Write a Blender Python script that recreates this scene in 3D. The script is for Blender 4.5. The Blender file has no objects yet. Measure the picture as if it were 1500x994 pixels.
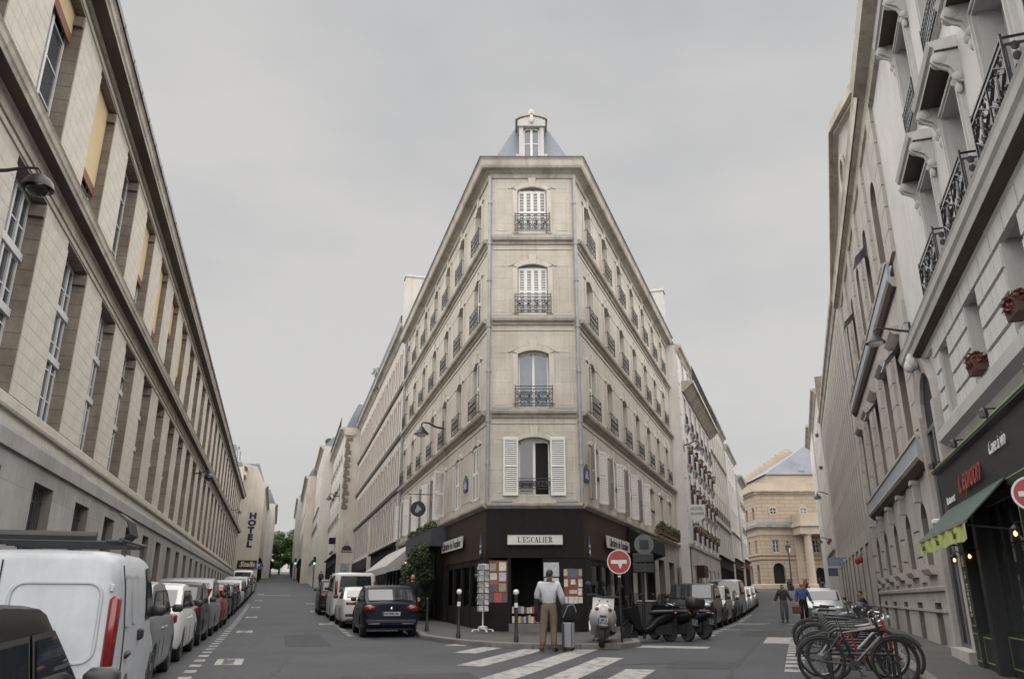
import bpy, bmesh, math, random
from mathutils import Matrix, Vector
random.seed(7)
R = math.radians
SC = bpy.context.scene
COL = SC.collection

# ------------------------------------------------------------------ camera, sky, sun, exposure
cam_d = bpy.data.cameras.new('camera')
cam_d.sensor_width = 36.0
cam_d.lens = 36.0 * 1151 / 1500
cam_d.clip_start = 0.1
cam_d.clip_end = 3000
cam = bpy.data.objects.new('camera', cam_d)
cam.location = (0, 0, 1.09)
cam.rotation_euler = (R(90 + 18.23), 0, 0)
COL.objects.link(cam)
SC.camera = cam

SUN_EL, SUN_AZ = R(80), R(190)      # overcast: light from high up, spread wide
w = bpy.data.worlds.new('World')
SC.world = w
w.use_nodes = True
nt = w.node_tree
nt.nodes.clear()
out = nt.nodes.new('ShaderNodeOutputWorld')
bg = nt.nodes.new('ShaderNodeBackground')
sky = nt.nodes.new('ShaderNodeTexSky')
sky.sky_type = 'NISHITA'
sky.sun_disc = False
sky.sun_elevation = SUN_EL
sky.sun_rotation = SUN_AZ
sky.air_density = 1.0
sky.dust_density = 3.0
tc = nt.nodes.new('ShaderNodeTexCoord')
mp = nt.nodes.new('ShaderNodeMapping')
mp.inputs['Scale'].default_value = (1.0, 1.0, 2.2)
nz = nt.nodes.new('ShaderNodeTexNoise')
nz.inputs['Scale'].default_value = 1.7
nz.inputs['Detail'].default_value = 5
nz.inputs['Roughness'].default_value = 0.5
rp = nt.nodes.new('ShaderNodeValToRGB')          # overcast cloud deck: grey with slightly bluer thin places
rp.color_ramp.elements[0].position = 0.30
rp.color_ramp.elements[0].color = (0.43, 0.435, 0.445, 1)
rp.color_ramp.elements[1].position = 0.62
rp.color_ramp.elements[1].color = (0.588, 0.576, 0.553, 1)
vm = nt.nodes.new('ShaderNodeVectorMath')
vm.operation = 'SCALE'
vm.inputs['Scale'].default_value = 5.1
mx = nt.nodes.new('ShaderNodeMix')
mx.data_type = 'RGBA'
mx.inputs['Factor'].default_value = 0.95
L_ = nt.links.new
L_(tc.outputs['Generated'], mp.inputs['Vector'])
L_(mp.outputs['Vector'], nz.inputs['Vector'])
L_(nz.outputs['Fac'], rp.inputs['Fac'])
L_(rp.outputs['Color'], vm.inputs[0])
L_(sky.outputs['Color'], mx.inputs[6])
L_(vm.outputs['Vector'], mx.inputs[7])
L_(mx.outputs[2], bg.inputs['Color'])
bg.inputs['Strength'].default_value = 0.05
L_(bg.outputs['Background'], out.inputs['Surface'])

sun_d = bpy.data.lights.new('sun', 'SUN')
sun_d.energy = 1.5
sun_d.angle = R(160)
sun_d.color = (1.0, 0.965, 0.92)
sun = bpy.data.objects.new('sun', sun_d)
_sv = Vector((math.cos(SUN_EL) * math.sin(SUN_AZ), math.cos(SUN_EL) * math.cos(SUN_AZ), math.sin(SUN_EL)))
sun.rotation_euler = (-_sv).to_track_quat('-Z', 'Y').to_euler()
COL.objects.link(sun)

SC.view_settings.view_transform = 'Standard'
SC.view_settings.look = 'None'
SC.view_settings.exposure = 2.1
SC.view_settings.gamma = 1.0
SC.view_settings.use_curve_mapping = False
SC.cycles.max_bounces = 6
SC.cycles.diffuse_bounces = 3
SC.cycles.glossy_bounces = 3
SC.cycles.transparent_max_bounces = 10
SC.cycles.use_denoising = True

# ------------------------------------------------------------------ materials
MATS = {}
def mat(name, col, rough=0.8, var=0.0, scale=3.0, stain=None, stain_amt=0.0, streak=0.0, bump=0.0, bscale=40.0,
        brick=None, speck=0.0, metal=0.0, spec=0.5, emit=None, coat=0.0, aniso=None):
    """col base colour; var = brightness variation; stain = dark dirt colour spread by noise, streak = vertical runs;
    brick = (width, height, mortar, darkness): faint ashlar joints in object XZ."""
    if name in MATS:
        return MATS[name]
    m = bpy.data.materials.new(name)
    m.use_nodes = True
    t = m.node_tree
    n = t.nodes
    b = n['Principled BSDF']
    b.inputs['Roughness'].default_value = rough
    b.inputs['Metallic'].default_value = metal
    b.inputs['Specular IOR Level'].default_value = spec
    if coat:
        b.inputs['Coat Weight'].default_value = coat
        b.inputs['Coat Roughness'].default_value = 0.05
    if emit:
        b.inputs['Emission Color'].default_value = (*emit[0], 1)
        b.inputs['Emission Strength'].default_value = emit[1]
    b.inputs['Base Color'].default_value = (*col, 1)
    MATS[name] = m
    if not (speck or var or stain_amt or streak or bump or brick):
        return m
    lk = t.links.new
    tcn = n.new('ShaderNodeTexCoord')
    cur = None
    def rgb(c):
        x = n.new('ShaderNodeRGB'); x.outputs[0].default_value = (*c, 1); return x.outputs[0]
    def mixc(fac, a, bb, mode='MIX'):
        x = n.new('ShaderNodeMix'); x.data_type = 'RGBA'; x.blend_type = mode
        if isinstance(fac, (int, float)): x.inputs[0].default_value = fac
        else: lk(fac, x.inputs[0])
        lk(a, x.inputs[6]); lk(bb, x.inputs[7])
        return x.outputs[2]
    def noise(sc, det=4, vec=None, rgh=0.55):
        x = n.new('ShaderNodeTexNoise'); x.inputs['Scale'].default_value = sc; x.inputs['Detail'].default_value = det
        x.inputs['Roughness'].default_value = rgh
        lk(vec or tcn.outputs['Object'], x.inputs['Vector'])
        return x.outputs['Fac']
    def ramp(v, lo, hi, a=0.0, c=1.0):
        x = n.new('ShaderNodeMapRange'); x.inputs[1].default_value = lo; x.inputs[2].default_value = hi
        x.inputs[3].default_value = a; x.inputs[4].default_value = c
        lk(v, x.inputs[0]); return x.outputs[0]
    cur = rgb(col)
    hgt = None
    if var:
        v = ramp(noise(scale, 5), 0.25, 0.75, 1 - var, 1 + var)
        v2 = ramp(noise(scale * 9, 3), 0.25, 0.75, 1 - var * 0.5, 1 + var * 0.5)
        mm = n.new('ShaderNodeMath'); mm.operation = 'MULTIPLY'; lk(v, mm.inputs[0]); lk(v2, mm.inputs[1])
        vv = n.new('ShaderNodeVectorMath'); vv.operation = 'SCALE'; lk(cur, vv.inputs[0]); lk(mm.outputs[0], vv.inputs['Scale'])
        cur = vv.outputs['Vector']
    if speck:
        sv = ramp(noise(95, 2), 0.3, 0.7, 1 - speck, 1 + speck)
        vs_ = n.new('ShaderNodeVectorMath'); vs_.operation = 'SCALE'; lk(cur, vs_.inputs[0]); lk(sv, vs_.inputs['Scale']); cur = vs_.outputs['Vector']
    if stain_amt:
        f = ramp(noise(scale * 0.45, 6, rgh=0.65), 0.45, 0.75, 0, stain_amt)
        cur = mixc(f, cur, rgb(stain))
    if streak:
        mpn = n.new('ShaderNodeMapping'); mpn.inputs['Scale'].default_value = (5.0, 5.0, 0.28)
        lk(tcn.outputs['Object'], mpn.inputs['Vector'])
        f = ramp(noise(1.0, 5, mpn.outputs['Vector']), 0.5, 0.8, 0, streak)
        cur = mixc(f, cur, rgb(stain or (0.08, 0.07, 0.06)))
    if brick:
        bw, bh, mo, dk = brick
        sx = n.new('ShaderNodeSeparateXYZ'); lk(tcn.outputs['Object'], sx.inputs[0])
        cx = n.new('ShaderNodeCombineXYZ'); lk(sx.outputs[0], cx.inputs[0]); lk(sx.outputs[2], cx.inputs[1])
        bt = n.new('ShaderNodeTexBrick')
        bt.inputs['Scale'].default_value = 1.0
        bt.inputs['Brick Width'].default_value = bw
        bt.inputs['Row Height'].default_value = bh
        bt.inputs['Mortar Size'].default_value = mo
        bt.inputs['Color1'].default_value = (1, 1, 1, 1)
        bt.inputs['Color2'].default_value = (0.90, 0.90, 0.90, 1)
        bt.inputs['Mortar'].default_value = (1 - dk, 1 - dk, 1 - dk, 1)
        lk(cx.outputs[0], bt.inputs['Vector'])
        cur = mixc(1.0, cur, bt.outputs['Color'], 'MULTIPLY')
        hgt = bt.outputs['Fac']
    lk(cur, b.inputs['Base Color'])
    if bump:
        nb = noise(bscale, 4)
        bp = n.new('ShaderNodeBump'); bp.inputs['Strength'].default_value = bump; bp.inputs['Distance'].default_value = 0.02
        lk(nb, bp.inputs['Height']); lk(bp.outputs[0], b.inputs['Normal'])
        if var:
            lk(ramp(nb, 0.3, 0.7, max(rough - 0.08, 0), min(rough + 0.08, 1)), b.inputs['Roughness'])
    return m

def glass_mat(name, tint, refl=1.0, clear=0.75):
    """thin pane: see-through plus fresnel reflection"""
    if name in MATS: return MATS[name]
    m = bpy.data.materials.new(name); m.use_nodes = True
    t = m.node_tree; n = t.nodes; n.clear()
    o = n.new('ShaderNodeOutputMaterial')
    tr = n.new('ShaderNodeBsdfTransparent'); tr.inputs[0].default_value = (tint[0] * clear, tint[1] * clear, tint[2] * clear, 1)
    gl = n.new('ShaderNodeBsdfGlossy'); gl.inputs['Roughness'].default_value = 0.02
    gl.inputs[0].default_value = (refl, refl, refl, 1)
    fr = n.new('ShaderNodeFresnel'); fr.inputs[0].default_value = 1.5
    mxs = n.new('ShaderNodeMixShader')
    t.links.new(fr.outputs[0], mxs.inputs[0]); t.links.new(tr.outputs[0], mxs.inputs[1]); t.links.new(gl.outputs[0], mxs.inputs[2])
    t.links.new(mxs.outputs[0], o.inputs[0])
    MATS[name] = m
    return m

DIRT = (0.07, 0.06, 0.05)
M_ST = mat('limestone_warm', (0.53, 0.49, 0.43), 0.85, var=0.13, scale=1.1, stain=(0.30, 0.26, 0.21), stain_amt=0.5, streak=0.5, bump=0.25, bscale=60, brick=(1.1, 0.42, 0.006, 0.30))
M_STF = mat('limestone_flat', (0.56, 0.52, 0.46), 0.85, var=0.12, scale=1.4, stain=(0.25, 0.21, 0.16), stain_amt=0.3, streak=0.35, bump=0.2, bscale=70)
M_STL = mat('limestone_ashlar', (0.50, 0.465, 0.41), 0.85, var=0.10, scale=0.9, stain=(0.22, 0.19, 0.15), stain_amt=0.3, streak=0.25, bump=0.2, bscale=50, brick=(1.0, 0.30, 0.008, 0.32))
M_STLB = mat('limestone_block', (0.50, 0.465, 0.41), 0.85, var=0.13, scale=2.0, stain=(0.25, 0.21, 0.16), stain_amt=0.25, streak=0.2, bump=0.25, bscale=50)
M_JAMB = mat('dirty_shaded_jamb_stone', (0.24, 0.20, 0.165), 0.9, var=0.25, scale=1.6, stain=(0.10, 0.075, 0.055), stain_amt=0.7, streak=0.3, bump=0.3, bscale=40, brick=(0.22, 0.34, 0.012, 0.45))  # jamb colour holds dirt plus painted-in occlusion shade of the reveals
M_CORN = mat('cornice_stone', (0.46, 0.42, 0.36), 0.85, var=0.18, scale=1.4, stain=(0.12, 0.095, 0.075), stain_amt=0.6, streak=0.5, bump=0.3, bscale=40)
M_SOF = mat('shaded_soffit', (0.085, 0.065, 0.055), 0.9, var=0.25, scale=1.2, stain=DIRT, stain_amt=0.6, bump=0.2)  # near-black base colour paints in the shade under ledges; stains on top
M_GRAN = mat('grey_granite', (0.33, 0.325, 0.32), 0.8, var=0.12, scale=1.0, stain=(0.13, 0.12, 0.11), stain_amt=0.5, streak=0.3, bump=0.3, bscale=90, brick=(2.6, 1.1, 0.006, 0.4))
M_CREAM = mat('cream_plaster', (0.50, 0.46, 0.40), 0.9, var=0.10, scale=0.7, stain=(0.24, 0.21, 0.17), stain_amt=0.4, streak=0.45, bump=0.15)
M_PALE = mat('pale_plaster', (0.52, 0.50, 0.46), 0.9, var=0.10, scale=0.6, stain=(0.28, 0.25, 0.22), stain_amt=0.4, streak=0.4, bump=0.15)
M_WHITEW = mat('white_render', (0.60, 0.585, 0.56), 0.85, var=0.07, scale=0.6, stain=(0.33, 0.30, 0.27), stain_amt=0.3, streak=0.3, bump=0.1)
M_STR = mat('grey_white_stone', (0.50, 0.49, 0.48), 0.85, var=0.09, scale=1.2, stain=(0.24, 0.23, 0.22), stain_amt=0.3, streak=0.3, bump=0.2, bscale=60)
M_STRB = mat('brown_stone', (0.41, 0.39, 0.365), 0.88, var=0.16, scale=1.1, stain=(0.15, 0.125, 0.10), stain_amt=0.55, streak=0.35, bump=0.3, bscale=50)
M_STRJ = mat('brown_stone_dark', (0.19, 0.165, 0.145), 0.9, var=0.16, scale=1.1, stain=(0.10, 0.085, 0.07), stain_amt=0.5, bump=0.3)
M_THEA = mat('theatre_stone', (0.40, 0.325, 0.25), 0.9, var=0.12, scale=0.5, stain=(0.30, 0.22, 0.15), stain_amt=0.4, brick=(1.5, 0.48, 0.05, 0.35), bump=0.15)
M_THEF = mat('theatre_stone_plain', (0.42, 0.35, 0.275), 0.9, var=0.12, scale=0.5, stain=(0.30, 0.22, 0.15), stain_amt=0.4, bump=0.15)
M_RUBB = mat('rubble_stone', (0.17, 0.14, 0.115), 0.95, var=0.35, scale=3.0, stain=DIRT, stain_amt=0.6, bump=0.8, bscale=12)
M_BRICK = mat('pink_brick', (0.33, 0.245, 0.21), 0.9, var=0.2, scale=2.0, stain=(0.2, 0.13, 0.1), stain_amt=0.4, brick=(0.24, 0.08, 0.012, 0.25))
M_ZINC = mat('zinc_roof', (0.17, 0.19, 0.22), 0.5, var=0.12, scale=0.8, stain=(0.12, 0.12, 0.13), stain_amt=0.4, streak=0.3, metal=0.2)
M_SLATE = mat('slate_roof', (0.12, 0.13, 0.155), 0.6, var=0.25, scale=0.5, stain=(0.2, 0.2, 0.21), stain_amt=0.3, streak=0.5)
M_PIPE = mat('zinc_pipe', (0.30, 0.305, 0.32), 0.5, var=0.15, scale=3, stain=(0.15, 0.15, 0.16), stain_amt=0.4, metal=0.2)
M_IRON = mat('black_iron', (0.018, 0.019, 0.021), 0.45, var=0.2, scale=20, bump=0.1)
M_WHITE = mat('white_paint', (0.70, 0.69, 0.67), 0.6, var=0.06, scale=3, stain=(0.4, 0.38, 0.35), stain_amt=0.3)
M_FRAME = mat('pale_window_paint', (0.52, 0.53, 0.54), 0.55, var=0.1, scale=5)
M_FRAMEG = mat('grey_window_paint', (0.27, 0.28, 0.30), 0.55, var=0.1, scale=5)
M_GLASS = mat('window_glass', (0.035, 0.045, 0.055), 0.04, spec=0.9)
M_GLASSB = mat('window_glass_netted', (0.115, 0.145, 0.18), 0.10, spec=0.9, var=0.15, scale=5)
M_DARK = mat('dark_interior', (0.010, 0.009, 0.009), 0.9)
M_CURT = mat('net_curtain', (0.33, 0.36, 0.40), 0.8, var=0.18, scale=9)
M_BLIND = mat('yellow_roller_blind', (0.52, 0.40, 0.23), 0.8, var=0.06, scale=2, stain=(0.5, 0.34, 0.16), stain_amt=0.3)
M_RUST = mat('rust_red_frame', (0.17, 0.06, 0.035), 0.7, var=0.2, scale=6)
M_ASPH = mat('asphalt', (0.045, 0.049, 0.058), 0.78, var=0.20, scale=0.45, speck=0.30, stain=(0.022, 0.022, 0.025), stain_amt=0.75, bump=0.5, bscale=160)
M_PAVE = mat('pavement_asphalt', (0.075, 0.072, 0.071), 0.85, var=0.18, scale=0.7, speck=0.25, stain=(0.040, 0.038, 0.036), stain_amt=0.7, bump=0.5, bscale=140)
M_KERB = mat('kerb_granite', (0.17, 0.165, 0.16), 0.8, var=0.2, scale=3, stain=(0.10, 0.10, 0.10), stain_amt=0.5, bump=0.3, bscale=80)
M_LINE = mat('road_paint', (0.33, 0.325, 0.315), 0.7, var=0.14, scale=11, speck=0.12, stain=(0.05, 0.052, 0.058), stain_amt=1.0, bump=0.3, bscale=120)
M_LINEY = mat('road_paint_yellowed', (0.27, 0.25, 0.20), 0.7, var=0.15, scale=5, stain=(0.12, 0.12, 0.12), stain_amt=0.7)
M_SHOPB = mat('black_shop_timber', (0.0085, 0.008, 0.0085), 0.7, spec=0.25, var=0.3, scale=3, stain=(0.014, 0.011, 0.010), stain_amt=0.5, streak=0.3, bump=0.15, bscale=30)
M_SHOPR = mat('rust_brown_fascia', (0.034, 0.015, 0.012), 0.65, spec=0.25, var=0.3, scale=2, stain=(0.014, 0.009, 0.008), stain_amt=0.7, streak=0.6, bump=0.15, bscale=30)
M_TYRE = mat('tyre_rubber', (0.018, 0.018, 0.019), 0.8, var=0.2, scale=8)
M_RIM = mat('alloy_rim', (0.38, 0.39, 0.40), 0.35, metal=0.7, var=0.1, scale=6)
M_PLASB = mat('black_plastic', (0.022, 0.022, 0.024), 0.5, var=0.15, scale=8)
M_CARGL = mat('car_glass', (0.022, 0.027, 0.031), 0.03, spec=0.95)
M_LAMPR = mat('red_lamp_lens', (0.15, 0.010, 0.009), 0.18, spec=0.8, var=0.25, scale=14)
M_LAMPW = mat('clear_lamp_lens', (0.55, 0.57, 0.60), 0.12, spec=0.9, var=0.2, scale=14)
M_PLATE = mat('plate_white', (0.36, 0.36, 0.35), 0.5)
M_BLUE = mat('plate_blue', (0.02, 0.05, 0.22), 0.5)
M_INK = mat('black_ink', (0.012, 0.012, 0.012), 0.6)
M_CHROME = mat('chrome', (0.6, 0.6, 0.62), 0.15, metal=1.0)
M_LEAF = mat('leaf_green', (0.055, 0.085, 0.030), 0.6, var=0.4, scale=3)
M_LEAF2 = mat('leaf_bright', (0.085, 0.13, 0.04), 0.6, var=0.35, scale=2)
M_LEAFD = mat('leaf_dark', (0.026, 0.045, 0.020), 0.65, var=0.4, scale=3)
M_BARK = mat('bark', (0.06, 0.045, 0.035), 0.95, var=0.3, scale=8, bump=0.5)
M_POT = mat('terracotta', (0.16, 0.07, 0.045), 0.85, var=0.2, scale=8)
M_FLWR = mat('red_flower', (0.34, 0.05, 0.04), 0.7, var=0.3, scale=10)
M_BULB = mat('lit_bulb', (1.0, 0.75, 0.45), 0.5, emit=((1.0, 0.55, 0.24), 1.0))

# ------------------------------------------------------------------ mesh building
class MB:
    def __init__(s): s.v = []; s.f = []; s.mi = []; s.m = 0
    def add(s, vs, fs):
        o = len(s.v); s.v += [tuple(x) for x in vs]
        for f in fs: s.f.append(tuple(o + i for i in f)); s.mi.append(s.m)
        return s
    def box(s, x0, x1, y0, y1, z0, z1):
        return s.add([(x0, y0, z0), (x1, y0, z0), (x1, y1, z0), (x0, y1, z0), (x0, y0, z1), (x1, y0, z1), (x1, y1, z1), (x0, y1, z1)],
                     [(0, 3, 2, 1), (4, 5, 6, 7), (0, 1, 5, 4), (1, 2, 6, 5), (2, 3, 7, 6), (3, 0, 4, 7)])
    def quad(s, a, b, c, d): return s.add([a, b, c, d], [(0, 1, 2, 3)])
    def prism(s, poly, axis, a, b):
        """2D polygon extruded along an axis ('x': poly is (y,z); 'y': (x,z); 'z': (x,y))"""
        n = len(poly)
        def P(p, t): return {'x': (t, p[0], p[1]), 'y': (p[0], t, p[1]), 'z': (p[0], p[1], t)}[axis]
        vs = [P(p, a) for p in poly] + [P(p, b) for p in poly]
        fs = [tuple(range(n))[::-1], tuple(range(n, 2 * n))] + [(i, (i + 1) % n, n + (i + 1) % n, n + i) for i in range(n)]
        return s.add(vs, fs)
    def tube(s, pts, r, n=6, closed=False, caps=True):
        pts = [Vector(p) for p in pts]; k = len(pts)
        rs = r if isinstance(r, (list, tuple)) else [r] * k
        vs = []; up = None
        for i, p in enumerate(pts):
            if closed: t = pts[(i + 1) % k] - pts[i - 1]
            else: t = pts[min(i + 1, k - 1)] - pts[max(i - 1, 0)]
            if t.length < 1e-9: t = Vector((0, 0, 1))
            t.normalize()
            if up is None:
                up = Vector((0, 0, 1)) if abs(t.z) < 0.9 else Vector((1, 0, 0))
            a = t.cross(up)
            if a.length < 1e-6: a = t.cross(Vector((0, 1, 0.3)))
            a.normalize(); b = a.cross(t); up = b
            for j in range(n):
                q = 2 * math.pi * j / n
                vs.append(p + (a * math.cos(q) + b * math.sin(q)) * rs[i])
        fs = []
        for i in range(k if closed else k - 1):
            i2 = (i + 1) % k
            for j in range(n):
                fs.append((i * n + j, i * n + (j + 1) % n, i2 * n + (j + 1) % n, i2 * n + j))
        if caps and not closed:
            fs += [tuple(range(n))[::-1], tuple((k - 1) * n + j for j in range(n))]
        return s.add(vs, fs)
    def lathe(s, prof, n=16, axis='z', o=(0, 0, 0), ring=False):
        """prof: (r, h)"""
        vs = []; k = len(prof)
        for r_, h in prof:
            for j in range(n):
                q = 2 * math.pi * j / n; a, b = r_ * math.cos(q), r_ * math.sin(q)
                p = {'z': (a, b, h), 'y': (a, h, b), 'x': (h, a, b)}[axis]
                vs.append((p[0] + o[0], p[1] + o[1], p[2] + o[2]))
        fs = [(i * n + j, i * n + (j + 1) % n, (i + 1) * n + (j + 1) % n, (i + 1) * n + j) for i in range(k - 1) for j in range(n)]
        if ring: fs += [((k - 1) * n + j, (k - 1) * n + (j + 1) % n, (j + 1) % n, j) for j in range(n)]
        if prof[0][0] > 1e-6 and not ring: fs.append(tuple(range(n))[::-1])
        if prof[-1][0] > 1e-6 and not ring: fs.append(tuple((k - 1) * n + j for j in range(n)))
        return s.add(vs, fs)
    def grid(s, fn, nu, nv):
        vs = [fn(i / nu, j / nv) for i in range(nu + 1) for j in range(nv + 1)]
        fs = [(i * (nv + 1) + j, (i + 1) * (nv + 1) + j, (i + 1) * (nv + 1) + j + 1, i * (nv + 1) + j + 1) for i in range(nu) for j in range(nv)]
        return s.add(vs, fs)
    def ell(s, c, r, n=10, k=6):
        pr = [(math.sin(math.pi * i / k), -math.cos(math.pi * i / k)) for i in range(k + 1)]
        o = len(s.v); s.lathe(pr, n)
        for i in range(o, len(s.v)):
            x, y, z = s.v[i]; s.v[i] = (c[0] + x * r[0], c[1] + y * r[1], c[2] + z * r[2])
        return s
    def xf(s, M, start=0):
        for i in range(start, len(s.v)): s.v[i] = tuple(M @ Vector(s.v[i]))
        return s
    def mesh(s, name, mats, smooth=False, fix=True, ang=35):
        me = bpy.data.meshes.new(name)
        me.from_pydata(s.v, [], s.f)
        for m in (mats if isinstance(mats, (list, tuple)) else [mats]): me.materials.append(m)
        if any(s.mi): me.polygons.foreach_set('material_index', s.mi)
        if fix:
            b = bmesh.new(); b.from_mesh(me)
            if smooth: bmesh.ops.remove_doubles(b, verts=b.verts, dist=1e-5)
            bmesh.ops.recalc_face_normals(b, faces=b.faces)
            b.to_mesh(me); b.free()
        if smooth:
            me.polygons.foreach_set('use_smooth', [True] * len(me.polygons))
            me.set_sharp_from_angle(angle=R(ang))
        me.update()
        return me

I4 = Matrix.Identity(4)
def T(x, y, z): return Matrix.Translation((x, y, z))
def RZ(a): return Matrix.Rotation(a, 4, 'Z')
def RX(a): return Matrix.Rotation(a, 4, 'X')
def RY(a): return Matrix.Rotation(a, 4, 'Y')
WM = {}
MX = {}
def put(name, data, parent=None, M=I4):
    """link an object; M is its local matrix (in the parent's space)"""
    o = bpy.data.objects.new(name, data); COL.objects.link(o)
    if parent is not None: o.parent = parent
    o.matrix_local = M; MX[o.name] = M.copy()
    return o
LABELS = set()
def tag(o, label, cat, group=None):
    o['label'] = label; o['category'] = cat
    if group: o['group'] = group
    return o
def thing(name, label, cat, M=I4, group=None):
    o = put(name, None, None, M); o.empty_display_size = 0.2
    return tag(o, label, cat, group)
def part(name, mb, mats, parent, M=I4, smooth=False, kind=None, ang=35, fix=True):
    me = mb if isinstance(mb, bpy.types.Mesh) else mb.mesh(name, mats, smooth, fix, ang)
    o = put(name, me, parent, M)
    if kind: o['kind'] = kind
    return o
def dup(src, M, label=None, group=None):
    """copy of a thing with its parts and sub-parts"""
    r = src.copy(); COL.objects.link(r); r.matrix_local = M
    if label: r['label'] = label
    if group: r['group'] = group
    for ch in src.children:
        c = ch.copy(); COL.objects.link(c); c.parent = r; c.matrix_local = ch.matrix_local
        for g in ch.children:
            d = g.copy(); COL.objects.link(d); d.parent = c; d.matrix_local = g.matrix_local
    return r
def frame(o, right):
    """facade frame: x along the facade to the viewer's right, y into the building, z up"""
    x = Vector((right[0], right[1], 0)).normalized(); y = Vector((-x.y, x.x, 0))
    return Matrix(((x.x, y.x, 0, o[0]), (x.y, y.y, 0, o[1]), (0, 0, 1, o[2]), (0, 0, 0, 1)))
A_L, A_CL, A_R = R(-16.132), R(-15.541), R(19.243)
def dirv(a): return Vector((math.sin(a), math.cos(a), 0))
def nrm(a): return Vector((math.cos(a), -math.sin(a), 0))
DL, DCL, DR = dirv(A_L), dirv(A_CL), dirv(A_R)
def interp(x, pts):
    if x <= pts[0][0]: return pts[0][1]
    for (a, b), (c, d) in zip(pts, pts[1:]):
        if x <= c: return b + (d - b) * (x - a) / (c - a)
    return pts[-1][1] + (x - pts[-1][0]) * (pts[-1][1] - pts[-2][1]) / (pts[-1][0] - pts[-2][0])
PROF_L = [(-40, -1.2), (0, -0.46), (8, -0.28), (19, -0.04), (26, 0.03), (35, 0.17), (44, 0.40), (62, 0.95), (108, 2.7), (150, 4.4), (230, 8.0), (330, 11.0)]
PROF_R = [(-40, -1.2), (0, -0.46), (8, -0.28), (19, -0.04), (26, 0.0), (40, 0.02), (55, 0.28), (70, 0.70), (110, 2.3), (150, 2.6), (330, 2.6)]
def smooth01(t): t = max(0.0, min(1.0, t)); return t * t * (3 - 2 * t)
def gz(x, y):
    """height of the street surface"""
    p = Vector((x, y, 0)); zl = interp(p.dot(DL), PROF_L); zr = interp(p.dot(DR), PROF_R)
    t = smooth01((math.degrees(math.atan2(x, max(y, 0.5))) + 2.0) / 6.0)
    return zl * (1 - t) + zr * t
def SL(s, lat, z=None):          # point in left-street coordinates
    p = DL * s + nrm(A_L) * lat; return Vector((p.x, p.y, gz(p.x, p.y) if z is None else z))
def SCL(s, lat, z=None):
    p = DCL * s + nrm(A_CL) * lat; return Vector((p.x, p.y, gz(p.x, p.y) if z is None else z))
def SR(s, lat, z=None):
    p = DR * s + nrm(A_R) * lat; return Vector((p.x, p.y, gz(p.x, p.y) if z is None else z))
# ------------------------------------------------------------------ ground
def struct(name, mb, mats, M=I4, smooth=False):
    o = part(name, mb, mats, None, M, smooth, fix=False); o['kind'] = 'structure'; return o
mb = MB()
def gpt(u, v):
    x = -150 + 300 * u; y = -30 + 300 * v
    return (x, y, gz(x, y))
mb.grid(gpt, 150, 180)
ROAD = struct('road', mb, M_ASPH, smooth=True)
mb = MB()                                        # far ground round the sheet, out to the horizon
for (a, b, c, d) in ((-1500, -149, -1500, 1500), (149, 1500, -1500, 1500), (-149, 149, 269, 1500), (-149, 149, -1500, -29)):
    mb.quad((a, c, -1.6), (b, c, -1.6), (b, d, -1.6), (a, d, -1.6))
struct('ground', mb, M_PAVE)

def strip(name, kerb, inner, h=0.12):
    """raised pavement between a kerb polyline and an inner polyline, with its kerb stones as children"""
    m = MB()
    top = [(p.x, p.y, gz(p.x, p.y) + h) for p in kerb]; low = [(p.x, p.y, gz(p.x, p.y) - 0.1) for p in kerb]
    inn = [(p.x, p.y, gz(p.x, p.y) + h + 0.02) for p in inner]
    for i in range(len(kerb) - 1):
        m.quad(top[i], top[i + 1], inn[i + 1], inn[i]); m.quad(low[i], low[i + 1], top[i + 1], top[i])
    return struct(name, m, M_PAVE)
ks_mesh = MB().prism([(-0.02, -0.12), (0.16, -0.12), (0.16, 0.008), (-0.005, 0.008), (-0.02, -0.012)], 'x', 0.006, 0.994).mesh('kerb_stone', M_KERB)
def kerb_stones(parent, poly, side, limit):
    """granite kerb stones along a polyline; side=+1 when the pavement lies left of the walking direction"""
    cnt = 0
    for a, b in zip(poly, poly[1:]):
        L = (b - a).length; n = max(1, round(L))
        for i in range(n):
            p = a.lerp(b, i / n); q = a.lerp(b, (i + 1) / n)
            if p.length > limit: continue
            p3 = Vector((p.x, p.y, gz(p.x, p.y) + 0.12)); q3 = Vector((q.x, q.y, gz(q.x, q.y) + 0.12))
            x = (q3 - p3); l = x.length; x.normalize()
            y = Vector((-x.y, x.x, 0)).normalized() * side; z = x.cross(y)
            if z.z < 0: z = -z
            M = Matrix(((x.x * l, y.x, z.x, p3.x), (x.y * l, y.y, z.y, p3.y), (x.z * l, y.z, z.z, p3.z), (0, 0, 0, 1)))
            put('kerb_stone', ks_mesh, parent, M); cnt += 1
V2 = lambda p: Vector((p.x, p.y, 0))
kerb = [V2(SCL(s, 4.05)) for s in (150, 120, 100, 80, 65, 55, 48, 42, 37, 33, 30, 27.5, 25.5)]
inner = [V2(SCL(s, 6.9)) for s in (150, 120, 100, 80, 65, 55, 48, 42, 37, 33, 30, 27.5, 26.5)]
for (x, y), (a, b) in zip([(-2.55, 23.6), (-2.0, 22.5), (-1.3, 21.3), (-0.5, 20.4), (0.5, 19.85), (1.6, 19.7), (2.6, 19.95), (3.15, 20.7), (3.3, 22.2)],
                          [(-1.2, 27), (-0.8, 27), (-.4, 27), (0.1, 27), (0.6, 27), (0.9, 27), (1.4, 27), (1.8, 27), (2.0, 27)]):
    kerb.append(Vector((x, y, 0))); inner.append(Vector((a, b, 0)))
for s in (24, 26, 28, 31, 35, 40, 46, 52, 60, 70, 80, 92):
    kerb.append(V2(SR(s, -4.95))); inner.append(V2(SR(s + 1.5, -7.2)))
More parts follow.
